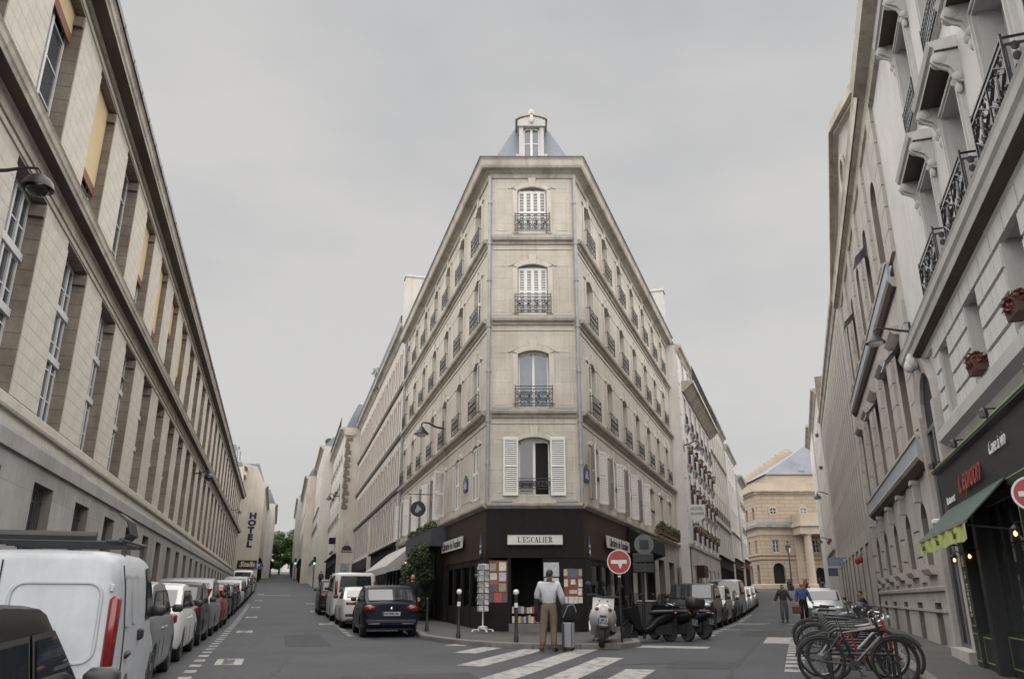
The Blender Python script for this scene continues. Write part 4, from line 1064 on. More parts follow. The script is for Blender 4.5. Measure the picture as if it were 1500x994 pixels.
t, I, cs = house('white_gable_house', 'white house with plain tall gable beyond the hotel on the left', FH2, 150.1, 190, 17.5, [(8, 10), (11, 13), (14, 16)], 0.95, 2.7, M_WHITEW, corn=M_CORN, corn_out=0.45, body=12, roof_h=2.5, shop=(151, 189, M_SHOPB, 7.4))
# far end of the left street: two mansarded blocks across the boulevard
for k, (x, w_, zt, lab) in enumerate(((-80, 17, 17.6, 'pale mansard block closing the left street behind the trees'), (-58, 20, 16.4, 'lower grey-roofed block beside the pale one, closing the left street'))):
    Fb = frame((x, 262 - 4 * k, 0), (1, 0.12))
    house('boulevard_block', lab, Fb, -w_ / 2 - 4, w_ / 2 + 4, zt, [(10, 12), (13.2, 15.2)], 1.1, 3.0, M_PALE, corn=M_CORN, body=10, roof_h=4.2, railf=(0, 1), dorm=6, z0=0)

# ================================================================== RIGHT STREET, far side of the corner building
FR2 = FCR @ T(0, -0.62, 0)
t, I, cs = house('balconied_hotel', 'white hotel house with flower-pot balconies and a long top balcony', FR2, 21.95, 40.2, 15.9,
      [(4.35, 6.0), (6.45, 8.2), (8.85, 10.5), (11.3, 13.0), (14.1, 15.4)], 0.85, 2.75, M_WHITEW, first=2.3, corn=M_CORN, surround=M_WHITEW, railf=(0, 1, 2, 3), railkind='bars', body=8, corn_out=0.3, roof_h=2.0, depth=0.28)
pm = MB(); pm.box(21.93, 21.95, 0.02, 8, -1, 15.9); part('party_wall', pm, M_WHITEW, t, I)
qs = MB().box(-0.04, 0.62, -0.035, 0.02, 0, 0.62).mesh('quoin_stone', M_WHITEW); qs2 = MB().box(-0.03, 0.42, -0.03, 0.02, 0, 0.58).mesh('quoin_stone', M_WHITEW)
for j in range(12): put('quoin_stone', (qs, qs2)[j % 2], t, I @ T(21.96, 0, 4.0 + j * 0.95))
mb = MB(); mb.box(23.4, 40.0, -0.75, 0.02, 13.78, 13.98); band(mb, 23.4, 40.0, [(0, 13.3), (0.12, 13.3), (0.6, 13.7), (0.6, 13.78), (0, 13.78)]); part('long_balcony', mb, M_CORN, t, I)
mb = MB(); 
for i in range(88): mb.box(23.45 + i * 0.188, 23.47 + i * 0.188, -0.71, -0.69, 13.98, 14.85)
mb.box(23.4, 40, -0.72, -0.68, 14.83, 14.87); mb.box(23.4, 40, -0.72, -0.68, 14.05, 14.08); part('balcony_railing', mb, M_IRON, t, I)
cb2 = MB(); cb2.prism([(-0.2, 0.30), (-0.2, 0.22), (-0.07, -0.06), (0.0, -0.1), (0.0, 0.30)], 'x', -0.52, -0.40); cb2.prism([(-0.2, 0.30), (-0.2, 0.22), (-0.07, -0.06), (0.0, -0.1), (0.0, 0.30)], 'x', 0.40, 0.52); cb2.box(-0.6, 0.6, -0.24, 0.0, 0.30, 0.38)
cb2_m = cb2.mesh('balcony_slab', M_STRB)
for x in cs:
    for z in (6.05, 8.45, 10.9): put('balcony_slab', cb2_m, t, I @ T(x, 0, z))
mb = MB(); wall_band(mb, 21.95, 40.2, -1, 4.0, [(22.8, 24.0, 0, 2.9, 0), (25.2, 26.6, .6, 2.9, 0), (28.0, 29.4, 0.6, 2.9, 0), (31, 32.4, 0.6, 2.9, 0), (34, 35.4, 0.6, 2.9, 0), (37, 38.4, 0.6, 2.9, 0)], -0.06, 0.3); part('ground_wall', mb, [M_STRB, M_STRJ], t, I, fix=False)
mb = MB(); band(mb, 21.9, 40.25, [(-.02, 3.86), (0.14, 3.9), (0.16, 4.05), (-.02, 4.1)]); part('string_course', mb, M_CORN, t, I)
mb = MB(); mb.box(24.1, 26.4, -0.5, -0.06, 2.3, 2.95); part('door_canopy', mb, M_SHOPR, t, I)
HOTEL_R = (t, I, cs)
FR3 = FCR @ T(0, -0.55, 0)
t, I, cs = house('pale_house_behind_hotel', 'pale house with closely set tall windows just beyond the white hotel', FR3, 40.3, 55, 16.2, [(4.6, 6.6), (7.4, 9.4), (10.2, 12.2), (13, 14.8)], 0.85, 2.0, M_PALE, corn=M_CORN, corn_out=0.4, body=8, roof_h=2.4, shop=(41, 54.5, M_SHOPB, 4.2), strings=(7.0, 12.6), railf=(1,))
t, I, cs = house('plain_pale_house', 'plainer pale house with cornice, last but one before the theatre square', FR3 @ T(0, -0.15, 0), 55.1, 67, 15.6, [(5, 6.8), (7.7, 9.5), (10.4, 12.2), (13, 14.6)], 0.85, 2.1, M_WHITEW, corn=M_CORN, corn_out=0.35, body=8, roof_h=2.0, shop=(56, 66.5, M_SHOPR, 4.6), strings=(7.2,))
t, I, cs = house('square_corner_house', 'end house of the right street where it opens on the theatre square', FR3 @ T(0, -0.35, 0), 67.1, 76, 14.2, [(5.2, 7.0), (8.0, 9.8), (10.8, 12.4)], 0.85, 2.0, M_PALE, corn=M_CORN, corn_out=0.6, body=8, roof_h=1.6, shop=(68, 75.5, M_SHOPR, 5.0), railf=(1, 2))
# ================================================================== RIGHT SIDE
oR = Vector((2.9 / math.cos(A_R), 0, 0))
FRB = frame(oR, -DR)            # u = -s
# ---------- RB1 restaurant house
S0, S1 = 5.0, 17.5
b1 = thing('restaurant_house', 'grey-white stone house with scrolled window hoods above the black restaurant front', 'building', FRB @ T(-11, 0, 0)); I1 = T(11, 0, 0)
cw1 = [13.1, 10.65, 8.2, 5.75]
mb = MB()
wall_band(mb, -S1, -S0, 3.4, 6.3, [(-14.45, -13.62, 4.15, 5.42, 0), (-12.05, -11.15, 4.25, 5.42, 0), (-9.6, -8.7, 4.25, 5.42, 0), (-7.1, -6.2, 4.25, 5.42, 0)], 0.0, 0.30)
wall_band(mb, -S1, -S0, 6.3, 9.0, [(-c - 0.56, -c + 0.56, 6.30, 8.22, 0) for c in cw1], 0.0, 0.32)
wall_band(mb, -S1, -S0, 9.0, 13.0, [(-c - 0.56, -c + 0.56, 9.35, 11.3, 0) for c in cw1], 0.0, 0.32)
wall_band(mb, -S1, -15.05, -1, 3.4, [], 0.0, 0.3); wall_band(mb, -15.05, -S0, -1, 3.4, [], 0.35, 0.3)
mb.quad((-S1, 0, 3), (-S1, 8, 3), (-S1, 8, 13), (-S1, 0, 13)); mb.quad((-S1, .5, -1), (-S0, .5, -1), (-S0, .5, 13), (-S1, .5, 13)); mb.quad((-S0, 0, -1), (-S0, 8, -1), (-S0, 8, 13), (-S0, 0, 13))
part('wall', mb, [M_STR, M_STR], b1, I1, fix=False)
def rmould(name, u0, u1, prof, m=None, par=b1, I=I1):
    mm = MB(); band(mm, u0, u1, prof); return part(name, mm, m or M_STR, par, I)
rmould('ledge', -15.0, -S0, [(-.02, 3.55), (0.04, 3.58), (0.10, 3.72), (0.22, 3.80), (0.24, 3.96), (-.02, 4.02)])
rmould('balcony_cornice', -S1 + 0.1, -S0, [(-.02, 5.62), (0.05, 5.64), (0.09, 5.74), (0.24, 5.80), (0.27, 5.90), (0.31, 5.94), (0.33, 6.03), (0.35, 6.07), (-.02, 6.12)])
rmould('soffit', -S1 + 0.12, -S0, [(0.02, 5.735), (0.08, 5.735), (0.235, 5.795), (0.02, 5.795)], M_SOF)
rmould('cornice', -S1, -S0, [(-.02, 12.5), (0.1, 12.55), (0.14, 12.8), (0.4, 12.9), (0.44, 13.2), (-.02, 13.3)], M_CORN)
# rusticated blocks round the first-floor windows, one by one
ops = [(13.62, 14.45), (11.15, 12.05), (8.7, 9.6), (6.2, 7.1)]
segs = [(14.45, 15.0), (12.05, 13.62), (9.6, 11.15), (7.1, 8.7)]
cs_h = 0.335
blk = {}
def block(w_):
    k = round(w_, 2)
    if k not in blk:
        m = MB(); m.add([(0, 0.01, 0), (w_ - 0.012, 0.01, 0), (w_ - 0.012, 0.01, cs_h - 0.04), (0, 0.01, cs_h - 0.04), (0.012, -0.075, 0.012), (w_ - 0.024, -0.075, 0.012), (w_ - 0.024, -0.075, cs_h - 0.052), (0.012, -0.075, cs_h - 0.052)],
                        [(4, 5, 6, 7), (0, 1, 5, 4), (1, 2, 6, 5), (2, 3, 7, 6), (3, 0, 4, 7)])
        blk[k] = m.mesh('stone', M_STR)
    return blk[k]
for j in range(5):
    z = 4.04 + j * cs_h
    full = z > 5.36
    rows = segs if not full else [(7.1, 15.0)]
    for a, b in rows:
        L = b - a; n = max(1, round(L / 0.72)); st_ = L / n; x = a
        ws = [st_] * n
        if j % 2 and n > 1: ws = [st_ * 0.5] + [st_] * (n - 1) + [st_ * 0.5]
        for w_ in ws:
            put('stone', block(w_), b1, I1 @ T(-x - w_, 0, z)); x += w_
# window units
cA = casement(0.86, 1.22, 0, 1, M_FRAME, M_GLASS, 2, 0.045); cB = casement(1.08, 1.9, 0, 2, M_FRAME, M_GLASSB, 2, 0.05)
for a, b in ops: 
    wo = put_window(b1, -(a + b) / 2, 0.24, 4.2, cA, I1)
    fr_ = MB(); w2 = (b - a) / 2
    ringbox(fr_, -w2 - 0.10, w2 + 0.10, -0.1, 1.30, 0.10, -0.05, 0.02); put('window_surround', fr_.mesh('window_surround', M_STR), wo, T(0, -0.24, 0))
cons = MB()
pts = [(0, 0.0), (-0.30, 0.0), (-0.335, -0.05), (-0.33, -0.13), (-0.25, -0.19), (-0.15, -0.25), (-0.09, -0.36), (-0.10, -0.47), (-0.07, -0.53), (0, -0.55)]
cons.prism(pts, 'x', -0.075, 0.075)
for yy, zz, r_ in ((-0.245, -0.095, 0.095), (-0.065, -0.45, 0.07)):
    for sx in (-1, 1): cons.lathe([(r_, 0.0), (r_, 0.02), (r_ * 0.6, 0.035), (0.0, 0.04)], 12, 'x', (sx * 0.06 if sx > 0 else -0.10, yy, zz))
cons.ell((0, -0.06, -0.60), (0.05, 0.05, 0.09)); cons.tube([(0, -0.30, -0.02), (0, -0.34, -0.10), (0, -0.24, -0.21), (0, -0.13, -0.28), (0, -0.09, -0.40)], 0.035, 6)
cons_m = cons.mesh('console', M_STR, smooth=True)
hoodm = MB(); band(hoodm, -0.86, 0.86, [(-.02, 0), (0.30, 0), (0.31, 0.05), (0.35, 0.07), (0.38, 0.15), (-.02, 0.20)]); hoodm = hoodm.mesh('window_hood', M_STR)
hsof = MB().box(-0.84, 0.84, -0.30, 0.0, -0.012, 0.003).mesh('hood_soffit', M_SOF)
sr2 = MB(); ringbox(sr2, -0.72, 0.72, -0.02, 2.06, 0.15, -0.06, 0.02); ringbox(sr2, -0.66, 0.66, 0.0, 2.0, 0.05, -0.085, 0.0); sr2 = sr2.mesh('window_surround', M_STR)
for c in cw1:
    for z in (6.30, 9.35):
        wo = put_window(b1, -c, 0.27, z, cB, I1); put('window_surround', sr2, wo, T(0, -0.27, 0))
        ho = put('window_hood', hoodm, b1, I1 @ T(-c, 0, z + 2.20)); put('hood_soffit', hsof, ho)
        for sx in (-0.74, 0.74): put('console', cons_m, ho, T(sx, 0, -0.005))
        if z < 7: put('balcony_railing', railing(1.62, 0.74, 'lozenge', 0.24), wo, T(0, -0.27, -0.20))
        else: put('balcony_railing', railing(1.2, 0.5, 'bars', 0.1), wo, T(0, -0.27, 0.0))
# red flower basket on a window sill
# arch portal at the far end of the house
ar = MB()
ap = arch_pts(-17.15, -15.55, 5.45, 0.79); ao = arch_pts(-17.42, -15.28, 5.75, 1.05)
for i in range(8):
    ar.add([(ap[i][0], -0.10, ap[i][1]), (ap[i + 1][0], -0.10, ap[i + 1][1]), (ao[i + 1][0], -0.16, ao[i + 1][1]), (ao[i][0], -0.16, ao[i][1]), (ap[i][0], 0.4, ap[i][1]), (ap[i + 1][0], 0.4, ap[i + 1][1]), (ao[i + 1][0], 0.02, ao[i + 1][1]), (ao[i][0], 0.02, ao[i][1])],
           [(0, 1, 2, 3), (0, 4, 5, 1), (3, 2, 6, 7)])
ar.box(-17.42, -17.15, -0.16, 0.02, -0.5, 4.70); ar.box(-15.55, -15.28, -0.16, 0.02, -0.5, 4.70); ar.m = 1
ar.prism([(-17.15, -0.5), (-15.55, -0.5)] + ap[::-1], 'y', -0.03, -0.018)
aro = part('portal_arch', ar, [M_STRB, M_DARK], b1, I1)
pd = MB()
for x in (-17.1, -16.33): ringbox(pd, x, x + 0.75, 0.2, 4.4, 0.08, -0.07, -0.03)
put('door', pd.mesh('door', mat('grey_door', (0.12, 0.12, 0.13), 0.6, var=0.2)), aro)
hdm = MB(); hdm.ell((-16.35, -0.22, 5.72), (0.16, 0.14, 0.2)); hdm.ell((-16.35, -0.30, 5.62), (0.1, 0.1, 0.14)); put('carved_head', hdm.mesh('carved_head', M_STR, smooth=True), aro)
# restaurant front
M_RBLK = mat('restaurant_black', (0.016, 0.019, 0.020), 0.45, var=0.2, scale=3); M_LIME = mat('lime_line', (0.19, 0.26, 0.09), 0.6)
rf = thing('restaurant_shopfront', 'black restaurant front with lime lining and red lettering on its fascia', 'shopfront', FRB @ T(-11, 0, 0.0))
def rpart(name, mb_, m, **k): return part(name, mb_, m, rf, I1, **k)
fas = MB(); fas.prism([(-0.02, 2.45), (-0.26, 2.45), (-0.34, 3.20), (-0.42, 3.22), (-0.42, 3.28), (-0.02, 3.34)], 'x', -15.05, -S0); fo = rpart('fascia', fas, M_RBLK)
ln = MB(); ln.box(-15.07, -S0, -0.43, -0.415, 3.255, 3.28); put('lime_line', ln.mesh('lime_line', M_LIME), fo)
def fas_txt(s, z, body, size, m, sx=1.0, bold=0.0):
    me = text_mesh(body, size, bold, 0.006, mat_=m, sx=sx)
    y = -0.26 - 0.08 * (z - 2.45) / 0.75
    put('lettering', me, fo, T(-s, y - 0.012, z) @ RX(R(90) - 0.106))
fas_txt(12.5, 2.86, "L'épidon", 0.58, mat('red_letters', (0.22, 0.025, 0.018), 0.5), 0.85, 0.006)
fas_txt(14.35, 2.70, 'Restaurant', 0.20, M_WHITE, 0.9); fas_txt(10.45, 2.98, 'Cave à vin', 0.28, M_WHITE, 0.8)
fas_txt(8.4, 2.9, 'Bistrot', 0.3, M_WHITE, 0.8)
ln = MB()
for a, b in ((13.45, 15.0), (11.75, 9.6)): ln.box(-max(a, b), -min(a, b), -0.272, -0.262, 2.535, 2.55)
put('lime_line', ln.mesh('lime_line', M_LIME), fo)
spot = MB(); spot.lathe([(0.02, 0.10), (0.05, 0.06), (0.06, -0.03), (0.0, -0.03)], 8); spot.box(-0.012, 0.012, 0.0, 0.16, 0.07, 0.09); spot_m = spot.mesh('spot_lamp', M_IRON)
for s in (14.6, 12.4, 10.2, 8.0): put('spot_lamp', spot_m, fo, T(-s, -0.46, 3.30))
fr2 = MB()
for a, b in ((14.55, 15.02), (13.35, 13.6), (10.2, 10.6), (8.6, 8.8), (6.9, 7.2)): fr2.box(-b, -a, -0.20, 0.34, -0.5, 2.46)
fr2.box(-13.35, -10.6, -0.02, 0.34, -0.5, 0.62); fr2.box(-14.55, -13.6, -0.14, 0.34, -0.5, 0.55); fr2.box(-8.6, -7.2, -0.02, 0.34, -0.5, 0.6); fr2.box(-15.05, -S0, 0.30, 0.345, -0.5, 2.46)
rpart('front_frame', fr2, M_RBLK)
lp = MB()
def lring(m, a, b, z0, z1, y): ringbox(m, -b, -a, z0, z1, 0.018, y - 0.004, y)
for a, b in ((14.6, 14.97), (10.25, 10.55)): lring(lp, a, b, 0.65, 2.35, -0.201); lring(lp, a, b, 0.1, 0.55, -0.201)
lring(lp, 13.65, 14.5, 0.1, 0.5, -0.141); lring(lp, 10.7, 13.3, 0.1, 0.55, -0.021); rpart('lime_lining', lp, M_LIME)
for a, b in ((13.6, 14.55), (12.0, 13.35), (10.6, 11.95), (8.8, 10.2), (7.2, 8.6)): rpart('pane', MB().box(-b, -a, 0.03, 0.045, 0.55, 2.44), M_CARGL)
for s in (11.97, 12.7, 11.3, 14.05): rpart('mullion', MB().box(-s - 0.04, -s + 0.04, -0.01, 0.06, 0.55, 2.44), M_RBLK)
st_m = text_mesh('@ le bistrot', 0.2, 0.0, 0.003, mat_=M_WHITE); 
so_ = put('side_lettering', st_m, rf, I1 @ T(-14.78, -0.206, 1.3) @ RX(R(90)) @ RZ(R(-90)))
rpart('door_step', MB().box(-16.9, -15.1, -0.30, 0.0, -0.4, 0.22), M_STRB)
# awning with lime valance
aw = thing('restaurant_awning', 'dark green restaurant awning with lime valance', 'awning', FRB @ T(-12.7, -0.3, 2.4))
IA = T(12.7, 0.3, -2.4)
am = MB(); am.prism([(-0.27, 2.58), (-0.80, 2.05), (-0.80, 2.03), (-0.27, 2.55)], 'x', -14.95, -10.6); part('canopy', am, mat('green_canvas', (0.035, 0.06, 0.05), 0.8, var=0.2, scale=4), aw, IA)
part('front_bar', MB().box(-14.95, -10.6, -0.825, -0.795, 2.015, 2.05), M_CHROME, aw, IA)
va = MB()
def vfn(u, v): x = -14.95 + 4.35 * u; return (x, -0.81 + 0.015 * math.sin(x * 9), 2.02 - 0.21 * v - 0.012 * math.sin(x * 5) * v)
va.grid(vfn, 30, 2); vo = part('valance', va, mat('lime_canvas', (0.36, 0.42, 0.13), 0.8, var=0.3, scale=6, stain=(0.16, 0.2, 0.06), stain_amt=0.4), aw, IA, fix=False)
for s, b_ in ((14.4, 'Tapas'), (12.9, 'Vins'), (11.4, 'Bar')): put('lettering', text_mesh(b_, 0.15, 0.0, 0.002, mat_=M_INK, sx=1.2), vo, T(-s, -0.832, 1.91) @ RX(R(90)))
for s in (14.6, 11.0): part('arm', MB().tube([(-s, -0.25, 1.95), (-s, -0.78, 2.02)], 0.014, 5), M_IRON, aw, IA)
# lit wall lanterns
def lantern(label, s, z, y):
    l = thing('wall_lantern', label, 'lantern', FRB @ T(-s, y, z) @ Matrix.Scale(0.62, 4), 'lit lanterns of the restaurant')
    part('bracket', MB().tube([(0, 0.0, 0.18), (0, -0.14, 0.24), (0, -0.2, 0.17)], 0.012, 5), M_IRON, l)
    m = MB(); m.lathe([(0.02, 0.17), (0.10, 0.10), (0.10, 0.085), (0.085, 0.085)], 6, 'z', (0, -0.2, 0)); m.lathe([(0.06, -0.10), (0.0, -0.12)], 6, 'z', (0, -0.2, 0))
    for k in range(6):
        q = k * math.pi / 3; m.tube([(0.09 * math.cos(q), -0.2 + 0.09 * math.sin(q), 0.09), (0.058 * math.cos(q), -0.2 + 0.058 * math.sin(q), -0.1)], 0.006, 4)
    part('cage', m, M_IRON, l)
    part('bulb', MB().ell((0, -0.2, 0.0), (0.035, 0.035, 0.055)), M_BULB, l, smooth=True)
lantern('lit lantern on the far pillar, left of the lime valance end', 14.8, 1.72, -0.2)
lantern('lit lantern glowing under the middle of the awning', 13.45, 1.72, -0.2)
lantern('lit lantern right of the awning, at the picture edge', 10.4, 1.85, -0.2)

# ---------- RB2 rusticated house with pediment
Q0, Q1 = 17.5, 33.7
b2 = thing('pedimented_house', 'brownish rusticated stone house crowned by a triangular pediment, next to the arch portal', 'building', FRB @ T(-25.6, 0, 0)); I2 = T(25.6, 0, 0)
bay2 = [19.75, 22.75, 25.75, 28.75, 31.75]
mb = MB()
wall_band(mb, -Q1, -Q0, -1, 1.35, [(-c - 0.45, -c + 0.45, 0.1, 1.0, 0) for c in bay2], 0.0, 0.3)
wall_band(mb, -Q1, -Q0, 1.35, 3.9, [(-c - 0.45, -c + 0.45, 1.75, 3.2, 0.3) for c in bay2], 0.0, 0.35)
wall_band(mb, -Q1, -Q0, 3.9, 8.0, [(-c - 0.5, -c + 0.5, 4.7, 7.1, 0.0) for c in bay2], 0.0, 0.2)
wall_band(mb, -Q1, -Q0, 8.0, 13.4, [(-c - 0.5, -c + 0.5, 9.0, 11.6, 0.45) for c in bay2], 0.0, 0.2)
mb.m = 0; mb.quad((-Q1, 0, -1), (-Q1, 9, -1), (-Q1, 9, 13.4), (-Q1, 0, 13.4)); mb.quad((-Q0, 0, 6), (-Q0, 9, 6), (-Q0, 9, 13.4), (-Q0, 0, 13.4)); mb.quad((-Q1, .5, -1), (-Q0, .5, -1), (-Q0, .5, 13.4), (-Q1, .5, 13.4))
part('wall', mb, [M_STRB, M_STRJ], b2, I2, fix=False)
def r2(name, prof, u0=-Q1, u1=-Q0, m=None): return rmould(name, u0, u1, prof, m or M_STRB, b2, I2)
r2('string_course', [(-.02, 1.25), (0.05, 1.25), (0.06, 1.33), (-.02, 1.36)]); r2('string_course', [(-.02, 0.78), (0.03, 0.80), (0.03, 0.86), (-.02, 0.86)])
r2('cornice', [(-.02, 12.7), (0.06, 12.75), (0.10, 12.95), (0.26, 13.05), (0.28, 13.30), (0.32, 13.42), (-.02, 13.5)], m=M_CORN)
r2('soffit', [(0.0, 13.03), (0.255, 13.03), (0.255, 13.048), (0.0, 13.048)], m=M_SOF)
pd = MB(); pd.prism([(-Q1 - 0.1, 13.45), (-18.4, 13.45), (-25.0, 16.3)], 'y', -0.02, 0.3); po = part('pediment', pd, M_STRB, b2, I2)
def rake(m, a, b, th, o0, o1):
    a = Vector((a[0], 0, a[1])); b = Vector((b[0], 0, b[1])); d = (b - a).normalized(); n_ = Vector((-d.z, 0, d.x))
    if n_.z < 0: n_ = -n_
    vs = [a, b, b + n_ * th, a + n_ * th]
    m.add([(v.x, -o1, v.z) for v in vs] + [(v.x, -o0, v.z) for v in vs], [(0, 1, 2, 3), (7, 6, 5, 4), (0, 4, 5, 1), (1, 5, 6, 2), (2, 6, 7, 3), (3, 7, 4, 0)])
rk = MB(); rake(rk, (-Q1 - 0.3, 13.5), (-25.0, 16.45), 0.26, -0.02, 0.32); rake(rk, (-18.1, 13.5), (-25.0, 16.45), 0.26, -0.02, 0.32); rake(rk, (-Q1 - 0.2, 13.45), (-25.0, 16.35), 0.1, -0.02, 0.18); rake(rk, (-18.2, 13.45), (-25.0, 16.35), 0.1, -0.02, 0.18)
put('raking_cornice', rk.mesh('raking_cornice', M_CORN), po)
md = MB(); md.lathe([(0.75, -0.02), (0.75, 0.06), (0.6, 0.08), (0.58, 0.0)], 20, 'y', (-25.0, -0.1, 14.7), ring=True); put('medallion', md.mesh('medallion', M_CORN), po)
mb = MB(); mb.prism([(0.05, 13.45), (4, 15.6), (9, 13.45)], 'x', -Q1, -Q0); part('roof', mb, M_ZINC, b2, I2)
# rusticated pilasters, course by course
pc = MB(); pc.box(0, 0.86, -0.075, 0.02, 0.012, 0.568); pc_m = pc.mesh('stone', M_STRB)
for s in (17.62, 20.85, 23.85, 26.85, 29.85, 32.8):
    z = 4.65; j = 0
    while z < 12.2:
        if not (7.55 < z + 0.3 < 8.75): put('stone', pc_m, b2, I2 @ T(-s - 0.86, 0, z))
        z += 0.58
    for z in (1.45, 2.05, 2.65, 3.2): put('stone', pc_m, b2, I2 @ T(-s - 0.86, 0.02, z))
M_BOXB = mat('blue_grey_panel', (0.30, 0.33, 0.37), 0.6, var=0.15, scale=2, streak=0.4, stain=(0.16, 0.16, 0.17))
for z, a, b, oo in ((3.75, 17.45, 30.6, 0.24), (8.1, 18.3, 33.2, 0.15)):
    r2('balcony_slab', [(-.02, z), (oo * 0.5, z + 0.02), (oo, z + 0.14), (oo + 0.04, z + 0.20), (oo, z + 0.26), (-.02, z + 0.26)], -b, -a)
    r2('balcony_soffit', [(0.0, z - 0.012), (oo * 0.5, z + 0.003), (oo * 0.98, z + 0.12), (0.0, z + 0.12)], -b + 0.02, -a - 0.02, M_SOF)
    r2('balcony_panel', [(oo - 0.06, z + 0.26), (oo, z + 0.26), (oo, z + 0.6), (oo - 0.06, z + 0.6)], -b, -a, M_BOXB); r2('balcony_rail', [(oo - 0.10, z + 0.6), (oo + 0.03, z + 0.6), (oo + 0.03, z + 0.66), (oo - 0.10, z + 0.66)], -b, -a, M_STRB)
cw_ = [casement(0.86, 1.42, 0.3, 1, M_FRAMEG, M_GLASS, 2, 0.05), casement(0.96, 2.36, 0, 2, M_FRAME, M_GLASS, 2, 0.05), casement(0.96, 2.56, 0.45, 2, M_FRAME, M_GLASS, 2, 0.05)]
keyc = MB(); keyc.prism([(-0.10, 0), (0.10, 0), (0.15, 0.40), (-0.15, 0.40)], 'y', -0.16, 0.02); keyc.box(-0.18, 0.18, -0.2, 0.02, 0.40, 0.5); keyc_m = keyc.mesh('keystone', M_STRB)
sl2 = MB(); sl2.prism([(0.02, -0.16), (-0.10, -0.16), (-0.16, -0.04), (-0.16, 0.04), (0.02, 0.04)], 'x', -0.62, 0.62); sl2_m = sl2.mesh('sill', M_STRB)
fill = MB().box(-0.42, 0.42, 0.02, 0.04, 0, 0.83).mesh('pane', M_DARK)
lin = MB(); band(lin, -0.72, 0.72, [(-.02, 0), (0.12, 0.02), (0.2, 0.1), (0.22, 0.2), (-.02, 0.24)]); lin_m = lin.mesh('lintel_hood', M_STRB)
awn = MB(); awn.add([(-0.5, 0.0, 0.5), (0.5, 0.0, 0.5), (0.5, -0.42, 0.05), (-0.5, -0.42, 0.05), (-0.5, 0.0, 0.49), (0.5, 0.0, 0.49), (0.5, -0.43, 0.0), (-0.5, -0.43, 0.0)], [(0, 1, 2, 3), (3, 2, 6, 7), (4, 5, 6, 7)]); awn_m = awn.mesh('sunblind', M_FRAME, fix=False)
for i, c in enumerate(bay2):
    put('basement_window', fill, b2, I2 @ T(-c, 0.22, 0.12))
    w0 = put_window(b2, -c, 0.28, 1.76, cw_[0], I2); put('sill', sl2_m, w0, T(0, -0.28, 0)); put('keystone', keyc_m, w0, T(0, -0.28, 1.46))
    w1 = put_window(b2, -c, 0.14, 4.72, cw_[1], I2); put('lintel_hood', lin_m, w1, T(0, -0.14, 2.42))
    w2_ = put_window(b2, -c, 0.14, 9.02, cw_[2], I2); put('sill', sl2_m, w2_, T(0, -0.14, 0))
    if i in (0, 2): put('sunblind', awn_m, w1, T(0, -0.1, 1.8))
    if i in (1, 3): put('sunblind', awn_m, w2_, T(0, -0.1, 1.5))
# ---------- RB3, RB4, RB5
mk = dict(corn=M_CORN, body=9)
M_RIB = mat('ribbed_stone', (0.38, 0.355, 0.325), 0.9, var=0.14, scale=1.0, stain=(0.17, 0.15, 0.13), stain_amt=0.5, streak=0.5, bump=0.2)
t, I, cs3 = house('ribbed_stone_house', 'long grey-brown house with many narrow upright piers beyond the pedimented house', FRB, -63.5, -33.8, 14.2, [(4.4, 6.6), (7.4, 9.4), (10.2, 12.2)], 0.62, 1.30, M_RIB, jm=M_STRJ, depth=0.07, fm=M_FRAME, gm=M_INK, bars=1, corn_out=0.25, roof_h=1.2, **mk)
rb = MB(); rb.box(-0.15, 0.15, -0.03, 0.02, 3.9, 13.2); rbm = rb.mesh('pier', M_RIB)
for x in cs3[:-1]: put('pier', rbm, t, I @ T(x + 0.65, 0, 0))
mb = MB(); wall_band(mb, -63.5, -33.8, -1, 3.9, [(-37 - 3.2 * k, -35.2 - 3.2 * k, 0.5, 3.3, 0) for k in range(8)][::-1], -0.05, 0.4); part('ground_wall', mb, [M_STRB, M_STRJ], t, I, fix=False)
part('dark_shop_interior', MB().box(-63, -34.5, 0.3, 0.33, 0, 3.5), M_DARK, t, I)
mb = MB(); mb.box(-63.5, -62.9, -0.1, 9, 14.0, 17.6); part('party_wall', mb, M_RUBB, t, I); part('chimney', chimney(3, 0.7, 1.6, 4, M_PALE), None, t, I @ T(-50, 4, 14.8)); part('chimney', chimney(1.6, 0.7, 1.0, 3, M_PALE), None, t, I @ T(-58, 2.4, 15.0)); part('chimney', chimney(1.2, 0.7, 1.2, 2, M_PALE), None, t, I @ T(-40, 2.4, 14.6))
t, I, cs4 = house('plain_grey_house', 'plain pale house with shallow windows and flower boxes far along the right side', FRB @ T(0, -0.12, 0), -80, -63.6, 16.8, [(5.2, 7.0), (8.0, 9.8), (10.8, 12.6), (13.4, 15)], 0.85, 2.7, M_PALE, depth=0.14, corn_out=0.4, roof_h=1.8, strings=(4.6,), **mk)
for x, z in ((-66, 5.2), (-68.7, 5.2), (-66, 13.4), (-66, 10.8)): put('flower_pot', pot_m, t, I @ T(x, -0.2, z))
t, I, cs5 = house('white_end_house', 'white plastered end house, last on the right before the theatre', FRB @ T(0, -0.25, 0), -92, -80.1, 17.2, [(6, 7.8), (9, 10.8), (12, 13.8)], 0.85, 2.8, M_WHITEW, depth=0.12, corn_out=0.5, roof_h=1.0, **mk)
